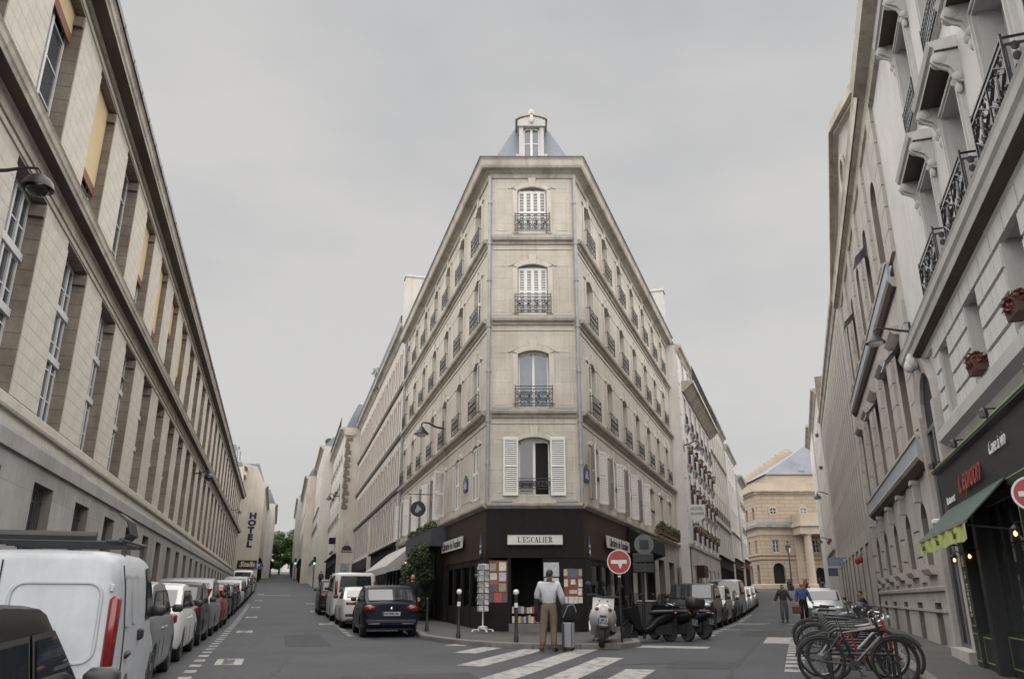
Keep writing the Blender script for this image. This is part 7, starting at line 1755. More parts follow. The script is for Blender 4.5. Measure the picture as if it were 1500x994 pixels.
bicycle('farthest bicycle of the hoop row, nearest the green saloon', SR(21.4, 0.80), YB - R(2), 'silver', 3)
# ================================================================== PEOPLE
M_SKIN = mat('skin', (0.36, 0.22, 0.16), 0.6, var=0.08, scale=6); M_HAIRD = mat('dark_hair', (0.025, 0.018, 0.014), 0.7, var=0.3, scale=20); M_SHOE = mat('brown_shoe', (0.05, 0.03, 0.02), 0.5)
def cloth(name, c, r=0.9): return mat('cloth_' + name, c, r, var=0.14, scale=7, stain=tuple(x * 0.6 for x in c), stain_amt=0.4, bump=0.9, bscale=9)
def skin_mesh(name, verts, edges, radii, root, m, sub=2):
    bm = bmesh.new(); lay = bm.verts.layers.skin.verify(); vs = []
    for i, (p, r_) in enumerate(zip(verts, radii)):
        v = bm.verts.new(p); v[lay].radius = r_ if isinstance(r_, tuple) else (r_, r_); v[lay].use_root = (i == root); vs.append(v)
    for a, b in edges: bm.edges.new((vs[a], vs[b]))
    me = bpy.data.meshes.new(name); bm.to_mesh(me); bm.free()
    o_ = bpy.data.objects.new(name, me); COL.objects.link(o_)
    sk = o_.modifiers.new('skin', 'SKIN'); sk.use_smooth_shade = True
    sb = o_.modifiers.new('sub', 'SUBSURF'); sb.levels = sub; sb.render_levels = sub
    dg = bpy.context.evaluated_depsgraph_get(); dg.update()
    r = bpy.data.meshes.new_from_object(o_.evaluated_get(dg)); r.name = name
    bpy.data.objects.remove(o_); bpy.data.meshes.remove(me)
    r.materials.clear(); r.materials.append(m)
    r.polygons.foreach_set('use_smooth', [True] * len(r.polygons))
    return r
def hand_mesh(curl=0.5):
    m = MB(); rbox(m, -0.042, 0.042, -0.014, 0.014, -0.095, 0.0, 0.012)
    for i, (x, l) in enumerate(((-0.032, 0.070), (-0.011, 0.080), (0.011, 0.076), (0.032, 0.060))):
        a = curl; m.tube([(x, 0, -0.09), (x, 0.012 * a * 2, -0.09 - l * 0.45), (x, 0.03 * a * 2, -0.09 - l * 0.8), (x, 0.05 * a * 2, -0.09 - l)], [0.0095, 0.009, 0.008, 0.006], 6)
    m.tube([(0.036, 0, -0.025), (0.062, 0.012, -0.055), (0.066, 0.02, -0.085)], [0.011, 0.010, 0.007], 6)
    return m.mesh('hand', M_SKIN, smooth=True, ang=60)
HAND = hand_mesh()
def head_meshes(hairm, bald):
    m = MB(); o_ = len(m.v); m.ell((0, 0, 0), (0.078, 0.098, 0.118), 14, 10)
    for i in range(o_, len(m.v)):
        x, y, z = m.v[i]
        if z < -0.02: f = 1 - 0.35 * min(1, (-0.02 - z) / 0.1); x *= f; y = y * f + 0.018 * (1 - f) * 4
        m.v[i] = (x, y, z)
    m.add([(-0.014, 0.088, -0.03), (0.014, 0.088, -0.03), (0.0, 0.122, -0.028), (0.0, 0.098, 0.018)], [(0, 1, 2), (0, 2, 3), (1, 3, 2), (0, 3, 1)])
    for sg in (1, -1): m.ell((sg * 0.080, -0.008, -0.01), (0.012, 0.022, 0.034), 8, 6)
    head = m.mesh('head', M_SKIN, smooth=True, ang=60)
    e = MB()
    for sg in (1, -1): e.ell((sg * 0.030, 0.090, 0.005), (0.014, 0.008, 0.007), 8, 4)
    eyes = e.mesh('eyes', M_INK)
    mo = MB(); mo.ell((0, 0.092, -0.062), (0.024, 0.006, 0.006), 8, 4); mouth = mo.mesh('mouth', mat('lips', (0.26, 0.10, 0.08), 0.6))
    h = MB(); o_ = len(h.v); h.ell((0, -0.008, 0.022), (0.086, 0.103, 0.106), 14, 10)
    for i in range(o_, len(h.v)):
        x, y, z = h.v[i]
        lim = 0.035 + (0.02 if y > 0 else -0.075 * min(1, -y / 0.06))
        if bald: lim = max(lim, -1) if y < -0.02 and z < 0.075 else 0.2
        if z < lim: z = z * 0.0 + lim; x *= 0.90; y *= 0.90
        if bald and z > 0.08: z = 0.08; x *= 0.7; y *= 0.7
        h.v[i] = (x, y, z)
    return head, eyes, mouth, h.mesh('hair', hairm, smooth=True, ang=60)
def person(label, M, J, top, legs, shoes=None, hairm=None, bald=False, scale=1.0, sleeve=1.0, group=None, headyaw=0):
    """J: joints in metres, x to the person's right, y forward, z up"""
    t = thing('person', label, 'person', M @ Matrix.Scale(scale, 4), group)
    P = dict(pel=(0, 0, 0.95), spi=(0, 0.0, 1.12), che=(0, 0.0, 1.32), nec=(0, 0.0, 1.45), hed=(0, 0.015, 1.53), shR=(0.185, 0, 1.41), shL=(-0.185, 0, 1.41), elR=(0.23, -0.03, 1.13), elL=(-0.23, -0.03, 1.13), wrR=(0.24, 0.04, 0.90), wrL=(-0.24, 0.04, 0.90),
             hiR=(0.095, 0, 0.90), hiL=(-0.095, 0, 0.90), knR=(0.105, 0.02, 0.50), knL=(-0.105, 0.02, 0.50), anR=(0.105, -0.02, 0.085), anL=(-0.105, -0.02, 0.085), toR=(0.125, 0.15, 0.03), toL=(-0.125, 0.15, 0.03)); P.update(J)
    pl_, sp_ = Vector(P['pel']), Vector(P['spi']); P['wai'] = tuple(pl_.lerp(sp_, 0.55))
    rad = dict(wai=(0.145, 0.105), pel=(0.16, 0.12), spi=(0.14, 0.10), che=(0.165, 0.115), nec=0.056, hed=0.06, shR=0.082, shL=0.082, elR=0.05, elL=0.05, wrR=0.032, wrL=0.032, hiR=0.088, hiL=0.088, knR=0.065, knL=0.065, anR=0.042, anL=0.042, toR=0.035, toL=0.035)
    E_ = [('pel', 'wai'), ('wai', 'spi'), ('spi', 'che'), ('che', 'nec'), ('nec', 'hed'), ('che', 'shR'), ('che', 'shL'), ('shR', 'elR'), ('elR', 'wrR'), ('shL', 'elL'), ('elL', 'wrL'), ('pel', 'hiR'), ('pel', 'hiL'), ('hiR', 'knR'), ('knR', 'anR'), ('anR', 'toR'), ('hiL', 'knL'), ('knL', 'anL'), ('anL', 'toL')]
    def sub(keys, k=1.0, add=0.0, nm='', m=None, root='pel', over={}):
        ks = [q for q in P if q in keys]; ix = {q: i for i, q in enumerate(ks)}
        ed = [(ix[a], ix[b]) for a, b in E_ if a in ix and b in ix]
        rr = []
        for q in ks:
            r_ = over.get(q, rad[q]); r_ = (r_[0] * k + add, r_[1] * k + add) if isinstance(r_, tuple) else r_ * k + add; rr.append(r_)
        return skin_mesh(nm, [P[q] for q in ks], ed, rr, ix[root], m)
    put('body', sub(list(P), 0.92, 0, 'body', M_SKIN, over={'che': (0.125, 0.085), 'spi': (0.12, 0.085), 'wai': (0.12, 0.085), 'pel': (0.12, 0.09), 'shR': 0.06, 'shL': 0.06}), t)
    put('shirt', sub(['pel', 'wai', 'spi', 'che', 'nec', 'shR', 'shL', 'elR', 'elL'] + (['wrR', 'wrL'] if sleeve >= 1 else []) , 1.0, 0.014, 'shirt', top, 'che', {'pel': (0.135, 0.10), 'wai': (0.155, 0.115), 'spi': (0.17, 0.125), 'che': (0.195, 0.14), 'nec': 0.064, 'shR': 0.082, 'shL': 0.082, 'elR': 0.066, 'elL': 0.066, 'wrR': 0.045, 'wrL': 0.045}), t)
    put('trousers', sub(['spi', 'wai', 'pel', 'hiR', 'hiL', 'knR', 'knL', 'anR', 'anL'], 1.0, 0.014, 'trousers', legs, 'pel', {'spi': (0.10, 0.08), 'wai': (0.163, 0.125), 'pel': (0.17, 0.13), 'hiR': 0.10, 'hiL': 0.10, 'anR': 0.058, 'anL': 0.058, 'knR': 0.072, 'knL': 0.072}), t)
    for an, to in (('anR', 'toR'), ('anL', 'toL')):
        a, b = Vector(P[an]), Vector(P[to]); s = MB(); s.tube([a + Vector((0, -0.05, -0.035)), a + Vector((0, 0.02, -0.03)), b + Vector((0, -0.02, 0.012)), b + Vector((0, 0.06, 0.0))], [0.038, 0.05, 0.046, 0.024], 8); put('shoe', s.mesh('shoe', shoes or M_SHOE, smooth=True), t)
    hd = head_meshes(hairm or M_HAIRD, bald); HM = T(*P['hed']) @ T(0, 0.01, 0.085) @ RZ(R(headyaw))
    ho = put('head', hd[0], t, HM); put('eyes', hd[1], ho); put('mouth', hd[2], ho); put('hair', hd[3], ho)
    for wr, el in (('wrR', 'elR'), ('wrL', 'elL')):
        d = (Vector(P[wr]) - Vector(P[el])).normalized(); q = Vector((0, 0, -1)).rotation_difference(d).to_matrix().to_4x4()
        put('hand', HAND, t, T(*P[wr]) @ q @ (I4 if wr == 'wrR' else Matrix.Diagonal((-1, 1, 1, 1))))
    return t
# traveller at the crossing, seen from behind
mz = gz(0.9, 19.2) + 0.005
person('man from behind in pale blue shirt and tan trousers waiting with luggage at the crossing', T(0.86, 19.25, mz) @ RZ(R(-12)),
       dict(knL=(-0.12, -0.03, 0.50), anL=(-0.15, -0.06, 0.085), toL=(-0.21, 0.10, 0.03), knR=(0.09, 0.05, 0.51), anR=(0.10, -0.02, 0.085), toR=(0.14, 0.15, 0.03), shR=(0.20, 0, 1.40), shL=(-0.20, 0, 1.40), elL=(-0.29, 0.06, 1.13), wrL=(-0.22, 0.27, 1.06), elR=(0.29, 0.03, 1.12), wrR=(0.30, 0.17, 0.99), hed=(0.02, 0.03, 1.53)),
       cloth('pale_blue_shirt', (0.50, 0.52, 0.56)), cloth('tan_trousers', (0.155, 0.118, 0.082)), bald=False, scale=1.03, headyaw=-15)
t = thing('shoulder_bag', 'dark jacket and bag hanging from the forearm of the man at the crossing', 'bag', T(0.86, 19.25, mz) @ RZ(R(-12)))
m_ = MB(); m_.prism([(-0.02, 1.12), (0.30, 1.10), (0.34, 0.72), (0.22, 0.62), (0.02, 0.66), (-0.06, 0.85)], 'x', -0.34, -0.255); part('bag_body', m_, cloth('black_bag', (0.012, 0.012, 0.014)), t)
part('flap', MB().prism([(0.0, 1.13), (0.31, 1.11), (0.31, 0.93), (0.0, 0.95)], 'x', -0.355, -0.245), cloth('black_bag', (0.012, 0.012, 0.014)), t)
p = Vector((1.30, 19.35, 0)); t = thing('suitcase', 'upright ribbed aluminium suitcase beside the man at the crossing', 'suitcase', T(p.x, p.y, gz(p.x, p.y)) @ RZ(R(-12)))
m_ = MB(); rbox(m_, -0.12, 0.12, -0.19, 0.19, 0.06, 0.62, 0.03); part('shell', m_, mat('aluminium_case', (0.22, 0.23, 0.25), 0.35, metal=0.6, var=0.15, scale=8), t)
for i in range(7): part('rib', MB().box(-0.125, 0.125, -0.155 + i * 0.052, -0.145 + i * 0.052, 0.09, 0.60), M_RIM, t)
part('dark_band', MB().box(-0.126, -0.06, -0.196, 0.196, 0.08, 0.60), M_PLASB, t)
for x in (-0.09, 0.09):
    for y in (-0.14, 0.14): part('wheel', MB().lathe([(0.035, -0.014), (0.035, 0.014)], 10, 'x', (x, y, 0.035)), M_TYRE, t)
part('handle', MB().tube([(-0.07, 0.15, 0.6), (-0.07, 0.15, 1.02), (0.07, 0.15, 1.02), (0.07, 0.15, 0.6)], 0.010, 6), M_CHROME, t)
t = thing('holdall', 'soft black holdall strapped on top of the aluminium suitcase', 'bag', T(p.x + 0.01, p.y, gz(p.x, p.y) + 0.62) @ RZ(R(-12)))
m_ = MB(); rbox(m_, -0.15, 0.17, -0.18, 0.18, 0.0, 0.40, 0.08); part('bag_body', m_, cloth('black_bag', (0.012, 0.012, 0.014)), t, smooth=True, ang=60); part('strap', MB().tube([(-0.1, -0.19, 0.1), (0.02, -0.2, 0.36), (0.15, -0.15, 0.40), (0.20, -0.1, 0.22)], 0.014, 6), mat('grey_strap', (0.2, 0.2, 0.2), 0.7), t)
# two men walking towards the viewer in the right street
q = SR(40.6, -0.78); person('walking man in dark jacket and grey trousers, left of the two in the right street', T(q.x, q.y, q.z) @ RZ(-A_R + math.pi),
       dict(elR=(0.30, -0.02, 1.16), wrR=(0.40, 0.05, 0.97), elL=(-0.28, 0.0, 1.14), wrL=(-0.42, 0.10, 1.0), knR=(0.10, 0.10, 0.50), anR=(0.10, 0.04, 0.085), knL=(-0.1, -0.02, 0.50), anL=(-0.10, -0.14, 0.10), toR=(.12, .2, .03), toL=(-.12, 0.03, .03)), cloth('dark_jacket', (0.045, 0.040, 0.040)), cloth('grey_trousers', (0.115, 0.112, 0.11)), scale=0.97)
q = SR(40.2, 0.08); person('bald walking man in bright blue shirt and black trousers in the right street', T(q.x, q.y, q.z) @ RZ(-A_R + math.pi + R(8)),
       dict(elR=(0.27, -0.03, 1.14), wrR=(0.27, 0.05, 0.90), elL=(-0.28, -0.05, 1.15), wrL=(-0.38, 0.0, 0.92), knR=(0.10, 0.06, 0.50), anL=(-0.12, -0.16, 0.11), knL=(-0.11, 0.02, 0.50), toL=(-.14, 0.02, .03)), cloth('blue_shirt', (0.075, 0.12, 0.30)), cloth('black_trousers', (0.012, 0.012, 0.015)), bald=True, scale=1.02)
t = thing('briefcase', 'reddish brown briefcase carried by the man in the blue shirt', 'bag', T(*(SR(40.0, -0.22))) @ RZ(-A_R)); m_ = MB(); rbox(m_, -0.20, 0.20, -0.05, 0.05, 0.42, 0.74, 0.02); part('case_body', m_, mat('brown_leather', (0.10, 0.03, 0.02), 0.5, var=0.2), t); part('handle', MB().tube([(-0.07, 0, 0.74), (-0.05, 0, 0.79), (0.05, 0, 0.79), (0.07, 0, 0.74)], 0.012, 6), M_PLASB, t)
# man behind the blue hatchback
q = SCL(31.2, 4.75); person('man in black top walking behind the blue hatchback, head and shoulders in view', T(q.x, q.y, q.z + 0.12) @ RZ(-A_CL + math.pi), dict(knR=(0.1, 0.12, 0.51), anR=(0.1, 0.10, 0.085), toR=(.12, .25, .03), anL=(-.1, -.2, .12), toL=(-.11, -.05, .04)), cloth('black_top', (0.015, 0.015, 0.017)), cloth('black_trousers', (0.012, 0.012, 0.015)), bald=True)
# seated pair on the step at the right
sit = dict(pel=(0, 0, 0.46), spi=(0, 0.04, 0.62), che=(0, 0.10, 0.82), nec=(0, 0.16, 0.96), hed=(0, 0.19, 1.05), shR=(0.18, 0.11, 0.90), shL=(-0.18, 0.11, 0.90), elR=(0.23, 0.24, 0.68), elL=(-0.23, 0.24, 0.68), wrR=(0.08, 0.42, 0.66), wrL=(-0.08, 0.42, 0.66), hiR=(0.1, 0.05, 0.45), hiL=(-0.1, 0.05, 0.45), knR=(0.13, 0.46, 0.50), knL=(-0.13, 0.46, 0.50), anR=(0.13, 0.40, 0.09), anL=(-0.13, 0.40, 0.09), toR=(0.14, 0.56, 0.03), toL=(-0.14, 0.56, 0.03))
for s, c, lab in ((39.2, (0.11, 0.08, 0.065), 'seated person in brown on the step by the right-hand wall'), (38.4, (0.02, 0.02, 0.022), 'seated person in black on the step, nearer the viewer')):
    q = SR(s, 2.62); person(lab, T(q.x, q.y, q.z + 0.14) @ RZ(-A_R + R(90)), sit, cloth('sit%d' % int(c[0] * 1000), c), cloth('black_trousers', (0.012, 0.012, 0.015)), group='seated pair')
t = thing('stone_step', 'low stone ledge the pair sits on at the right-hand wall', 'step', T(*SR(38.8, 2.8)) @ RZ(-A_R)); part('slab', MB().box(-0.28, 0.26, -1.1, 1.1, 0.0, 0.48), M_STRB, t); part('plinth', MB().box(-0.24, 0.27, -1.15, 1.15, -0.1, 0.1), M_STRJ, t)
# passers-by up the left street and by the square
for S, s, la, c, lab, yw in ((SCL, 63, 4.9, (0.03, 0.03, 0.035), 'distant walker in black on the pavement past the motorbikes', 0), (SCL, 78, 4.4, (0.30, 0.30, 0.31), 'distant walker in white on the left street pavement', math.pi), (SCL, 92, 3.9, (0.05, 0.06, 0.10), 'far walker in dark blue near the traffic lights', 0), (SR, 55, -5.3, (0.02, 0.02, 0.02), 'walker in black on the pavement beside the pale van', math.pi)):
    q = S(s, la); person(lab, T(q.x, q.y, q.z + 0.12) @ RZ(-(A_CL if S is SCL else A_R) + yw), dict(knR=(0.1, 0.1, 0.5), anR=(.1, .1, .085), toR=(.11, .25, .03), anL=(-.1, -.15, .1), toL=(-.11, 0, .03)), cloth('walk%d%d' % (int(c[0] * 100), int(s)), c), cloth('black_trousers', (0.012, 0.012, 0.015)), group='distant walkers')
# ================================================================== STREET FURNITURE, SIGNS, LAMPS, PLANTS
def sign_text(par, body, size, M, m=None, bold=0.0, sx=1.0): return put('lettering', text_mesh(body, size, bold, 0.003, mat_=m or M_INK, sx=sx), par, M @ RX(R(90)))
# serif capitals for the shop sign, cut as flat shapes
def serif_word(word, h, gap=0.09, wide=0.62, m=None):
    mb_ = MB(); x = 0.0; th = 0.16 * h; tn = 0.055 * h; sf = 0.06 * h; d = (-0.004, 0.0)
    def bx(x0, x1, z0, z1): mb_.box(x0, x1, d[0], d[1], z0, z1)
    def arc(cx, cz, rx, rz, a0, a1, t0, t1, n=14):
        for i in range(n):
            q = [R(a0 + (a1 - a0) * (i + k) / n) for k in (0, 1)]; f = [(i + k) / n for k in (0, 1)]
            tt = [t0 + (t1 - t0) * math.sin(math.pi * ff) for ff in f]
            P = [(cx + rx * math.cos(a), cz + rz * math.sin(a)) for a in q]; Q = [(cx + (rx - t) * math.cos(a), cz + (rz - t * 0.55) * math.sin(a)) for a, t in zip(q, tt)]
            mb_.add([(P[0][0], d[0], P[0][1]), (P[1][0], d[0], P[1][1]), (Q[1][0], d[0], Q[1][1]), (Q[0][0], d[0], Q[0][1])], [(0, 1, 2, 3)])
    for ch in word:
        w_ = wide * h
        if ch == "'": mb_.prism([(x, h), (x + 0.14 * h, h), (x + 0.05 * h, h * 0.66)], 'y', *d); x += 0.14 * h + gap * h; continue
        if ch in 'LEIR':
            s0 = x + 0.07 * h; bx(s0, s0 + th, 0, h); bx(s0 - 0.07 * h, s0 + th + 0.07 * h, 0, sf); bx(s0 - 0.07 * h, s0 + th + 0.07 * h, h - sf, h)
            if ch == 'L': bx(s0 + th, x + w_, 0, sf); bx(x + w_ - tn, x + w_, 0, h * 0.30)
            if ch == 'E':
                for z in (0, h - sf, h * 0.48): bx(s0 + th, x + w_ - (0.12 * h if 0.1 < z / h < 0.9 else 0), z, z + sf)
                bx(x + w_ - tn, x + w_, 0, h * 0.28); bx(x + w_ - tn, x + w_, h * 0.74, h); bx(x + w_ - 0.12 * h - tn, x + w_ - 0.12 * h, h * 0.38, h * 0.64)
            if ch == 'R': arc(s0 + th, h * 0.74, 0.30 * h, 0.26 * h, 90, -90, sf, th, 10); mb_.prism([(s0 + th + 0.04 * h, h * 0.48), (s0 + th + 0.20 * h, h * 0.48), (x + w_ + 0.05 * h, 0), (x + w_ - 0.13 * h, 0)], 'y', *d)
            if ch == 'I': w_ = 0.30 * h
        if ch == 'A':
            mb_.prism([(x + 0.02 * h, 0), (x + 0.02 * h + tn, 0), (x + w_ * 0.5 + tn * 0.4, h), (x + w_ * 0.5 - tn, h)], 'y', *d); mb_.prism([(x + w_ - 0.06 * h - th, 0), (x + w_ - 0.02 * h, 0), (x + w_ * 0.5 + tn, h), (x + w_ * 0.5 - th * 0.6, h)], 'y', *d)
            bx(x + w_ * 0.22, x + w_ * 0.72, h * 0.30, h * 0.30 + sf); bx(x - 0.04 * h, x + 0.16 * h, 0, sf); bx(x + w_ - 0.30 * h, x + w_ + 0.03 * h, 0, sf)
        if ch == 'C': arc(x + w_ * 0.52, h * 0.5, w_ * 0.52, h * 0.52, 55, 305, tn, th * 1.1, 18); bx(x + w_ * 0.80, x + w_ * 0.80 + tn, h * 0.66, h * 0.98); bx(x + w_ * 0.80, x + w_ * 0.80 + tn, 0.04 * h, 0.26 * h)
        if ch == 'S':
            arc(x + w_ * 0.45, h * 0.74, w_ * 0.42, h * 0.27, 40, 250, tn, th * 0.9, 12); arc(x + w_ * 0.45, h * 0.26, w_ * 0.42, h * 0.27, 70, -140, th * 0.9, th * 0.9, 12); bx(x + w_ * 0.74, x + w_ * 0.74 + tn, h * 0.70, h); bx(x + 0.02 * h, x + 0.02 * h + tn, 0, h * 0.30)
        x += w_ + gap * h
    W_ = x - gap * h
    mb_.v = [(a - W_ / 2, b, c - h / 2) for a, b, c in mb_.v]
    return mb_.mesh('lettering', m or M_INK, fix=False)
M_SIGNW = mat('sign_enamel_white', (0.62, 0.62, 0.60), 0.5, var=0.06, scale=4, stain=(0.3, 0.3, 0.28), stain_amt=0.3)
sg = thing('shop_sign', "white enamel sign reading L'ESCALIER over the bookshop door", 'sign', CH @ T(1.52, -0.06, 2.845))
part('board', MB().box(-0.87, 0.87, -0.03, 0.03, -0.15, 0.15), M_SIGNW, sg); fr_ = MB(); ringbox(fr_, -0.885, 0.885, -0.165, 0.165, 0.02, -0.04, 0.03); part('frame', fr_, M_PLASB, sg)
put('lettering', serif_word("L'ESCALIER", 0.175), sg, T(0, -0.033, 0))
for F, x, yaw, lab in ((FCL, -5.0, 0, "slanted white side sign lettered Librairie de l'escalier, left of the bookshop"), (FCR, 4.85, 0, "slanted white side sign lettered Librairie de l'escalier, right of the bookshop")):
    s = thing('side_sign', lab, 'sign', F @ T(x, -0.12, 2.98), 'bookshop side signs')
    w_ = 1.95
    part('board', MB().prism([(-w_, -0.20), (w_ - 0.1, -0.20), (w_, 0.20), (-w_ - 0.02, 0.20)] if F is FCL else [(-w_, -0.20), (w_, -0.20), (w_ + .02, 0.20), (-w_ - 0.12, 0.20)], 'y', -0.02, 0.02), M_SIGNW, s); part('bracket', MB().box(-1.2, -1.1, 0.02, 0.12, -0.1, 0.1).box(1.1, 1.2, 0.02, 0.12, -0.1, 0.1), M_IRON, s)
    sign_text(s, "Librairie de l'escalier", 0.40, T(0, -0.025, -0.01), bold=0.006, sx=1.0)
# enamel plates
def wall_plate(label, F, x, z, w_, h_, body, y=-0.035, sz=0.09, arch=True):
    s = thing('street_plate', label, 'street sign', F @ T(x, y, z), 'blue street plates'); m = MB(); m.box(-w_ / 2, w_ / 2, -0.012, 0.012, -h_ / 2, h_ / 2); part('plate', m, mat('enamel_blue', (0.035, 0.065, 0.19), 0.4, var=0.1), s)
    if arch: m = MB(); m.prism([(-w_ * 0.3, h_ / 2)] + arch_pts(-w_ * 0.3, w_ * 0.3, h_ / 2 + 0.16, 0.15, 6) + [(w_ * 0.3, h_ / 2)], 'y', -0.012, 0.012); part('crest', m, mat('enamel_green', (0.05, 0.11, 0.09), 0.5), s)
    r_ = MB(); ringbox(r_, -w_ / 2, w_ / 2, -h_ / 2, h_ / 2, 0.015, -0.016, -0.010); part('border', r_, mat('enamel_green', (0.05, 0.11, 0.09), 0.5), s)
    sign_text(s, body, sz, T(0, -0.014, 0.0), M_WHITE)
wall_plate('blue street plate between the shutters, left face of the corner building', FCL, -3.15, 4.95, 0.62, 0.42, 'RUE\nMONSIEUR\nLE PRINCE')
wall_plate('blue street plate at the right-hand corner above the bookshop', FCR, 0.55, 4.95, 0.62, 0.42, 'RUE\nCASIMIR\nDELAVIGNE')
for x, F, lab in ((-0.62, FCL, 'small blue bottle-shaped plaque left of the bookshop sign'), (0.62, FCR, 'small blue bottle-shaped plaque right of the bookshop sign')):
    s = thing('plaque', lab, 'plaque', F @ T(x, -0.045, 2.66), 'bottle-shaped plaques'); part('plate', MB().prism([(-0.12, -0.28), (0.12, -0.28), (0.12, 0.08), (0.05, 0.20), (0.03, 0.36), (-0.03, 0.36), (-0.05, 0.20), (-0.12, 0.08)], 'y', -0.01, 0.01), mat('plaque_blue', (0.06, 0.09, 0.16), 0.4), s)
    part('white_bands', MB().box(-0.10, 0.10, -0.014, -0.010, 0.0, 0.06).box(-0.10, 0.10, -0.014, -0.010, -0.2, -0.1), M_SIGNW, s)
# books on the doorway shelves
for z, nb in ((0.66, 13), (0.38, 13)):
    t = thing('book_shelf', '%s row of books on the sill of the bookshop doorway' % ('upper' if z > 0.5 else 'lower'), 'books', CH @ T(1.36, 0.12, z), 'doorway book rows'); part('shelf', MB().box(-0.58, 0.58, -0.1, 0.12, -0.02, 0.0), M_SHOPB, t)
    rg = random.Random(int(z * 100)); x = -0.56
    for k in range(nb):
        w_ = rg.uniform(0.05, 0.11); hh = rg.uniform(0.17, 0.23); put('book', MB().box(0, w_ - 0.008, -0.09, 0.08, 0, hh).mesh('book', mat('book%d' % (k % 7), [(0.5, 0.5, 0.48), (0.38, 0.05, 0.04), (0.5, 0.35, 0.12), (0.12, 0.16, 0.26), (0.35, 0.36, 0.4), (0.06, 0.06, 0.07), (0.45, 0.4, 0.3)][k % 7], 0.6)), t, T(x, 0, 0)); x += w_
# postcard rack
rx, ry = -0.86, 24.55; t = thing('postcard_rack', 'revolving white postcard rack on a wheeled foot before the bookshop', 'postcard rack', T(rx, ry, gz(rx, ry) + 0.13))
part('pole', MB().tube([(0, 0, 0.1), (0, 0, 1.95)], 0.02, 8), M_WHITE, t); m_ = MB(); m_.lathe([(0.14, 0.10), (0.14, 0.17), (0.06, 0.19)], 12)
for q in range(4): m_.tube([(0, 0, 0.11), (0.32 * math.cos(q * 1.571 + .4), 0.32 * math.sin(q * 1.571 + .4), 0.08)], 0.02, 6); m_.ell((0.32 * math.cos(q * 1.571 + .4), 0.32 * math.sin(q * 1.571 + .4), 0.04), (0.04, 0.04, 0.04))
part('foot', m_, M_FRAME, t)
rg = random.Random(5)
for lv in range(8):
    for q in range(6):
        a = q * math.pi / 3 + 0.2; M = RZ(a) @ T(0.17, 0, 0.62 + lv * 0.165) @ RY(R(-10))
        m_ = MB(); m_.box(-0.004, 0.004, -0.07, 0.07, 0, 0.14); c = rg.choice([(0.45, 0.46, 0.47), (0.36, 0.38, 0.40), (0.2, 0.24, 0.30), (0.55, 0.54, 0.5), (0.28, 0.26, 0.22)]); put('postcard', m_.mesh('postcard', mat('card%d' % int(c[0] * 100), c, 0.6, var=0.4, scale=18)), t, M)
m_ = MB()
for z in (0.60, 0.93, 1.26, 1.59, 1.93): m_.tube([(0.16 * math.cos(i * math.pi / 6), 0.16 * math.sin(i * math.pi / 6), z) for i in range(12)], 0.006, 4, closed=True)
part('wire_frame', m_, M_WHITE, t)
# bollards
def bollard(label, x, y, h, ball=True):
    t = thing('bollard', label, 'bollard', T(x, y, gz(x, y) + 0.1), 'bollards round the corner')
    part('post', MB().lathe([(0.06, 0), (0.06, 0.15), (0.042, 0.18), (0.038, h - 0.1), (0.045, h - 0.08), (0.03, h)], 12), M_IRON, t, smooth=True)
    if ball: part('white_ball', MB().ell((0, 0, h + 0.055), (0.07, 0.07, 0.07), 12, 8), M_WHITE, t, smooth=True); part('white_band', MB().lathe([(0.045, h - 0.30), (0.045, h - 0.19)], 12) , M_WHITE, t)
    else: part('cap', MB().ell((0, 0, h), (0.045, 0.045, 0.045), 10, 6), M_PLASB, t, smooth=True)
bollard('bollard with white ball head, left one before the bookshop', -1.40, 21.85, 1.12); bollard('bollard with white ball head before the shop door', 0.10, 20.25, 1.12)
bollard('plain black bollard behind the blue hatchback', *SCL(25.4, 4.35).xy, 0.95, False)
for s in (28.3, 31.5, 35): bollard('plain black bollard at the kerb %s' % {28.3: 'beside the blue hatchback bonnet', 31.5: 'beside the white coupe', 35: 'beside the minibus'}[s], *SCL(s, 4.35).xy, 0.95, False)
# no-entry signs
def no_entry(label, x, y, zc, yaw, post=True, r_=0.29):
    z0 = gz(x, y) + 0.12; t = thing('no_entry_sign', label, 'road sign', T(x, y, z0) @ RZ(yaw), 'no-entry signs'); zc -= z0
    part('disc', MB().lathe([(r_, -0.012), (r_, 0.0)], 32, 'y', (0, 0, zc)), mat('sign_red', (0.30, 0.022, 0.022), 0.4, var=0.1), t); m = MB(); m.lathe([(r_, -0.014), (r_ + 0.022, -0.014), (r_ + 0.022, 0.006), (r_, 0.006)], 32, 'y', (0, 0, zc), ring=True); part('rim', m, M_SIGNW, t)
    part('white_bar', MB().box(-r_ * 0.72, r_ * 0.72, -0.018, -0.010, zc - r_ * 0.17, zc + r_ * 0.17), M_SIGNW, t)
    if post: part('post', MB().tube([(0, 0.03, -0.1), (0, 0.03, zc + 0.2)], 0.03, 8), M_IRON, t)
    return t
t = no_entry('red no-entry sign with a torn sticker on a black post before the bookshop', 2.64, 20.15, 1.95, R(-6), r_=0.268)
part('sticker', MB().prism([(-0.02, -0.05), (0.08, -0.04), (0.06, -0.10), (0.03, -0.17), (0.0, -0.12)], 'y', -0.022, -0.018), M_SIGNW, t, T(0, 0, 1.95 - gz(2.64, 20.15) - 0.12))
part('white_collar', MB().lathe([(0.04, -0.36), (0.04, -0.32)], 10, 'z', (0, 0.03, 0)), M_WHITE, t, T(0, 0, 1.95 - gz(2.64, 20.15) - 0.12))
no_entry('red no-entry sign cut by the right picture edge in front of the restaurant', 5.36, 8.2, 2.12, R(-33), r_=0.155)
q = SR(88, -5.4); no_entry('small far no-entry sign beside the theatre corner', q.x, q.y, 4.2, R(-18))
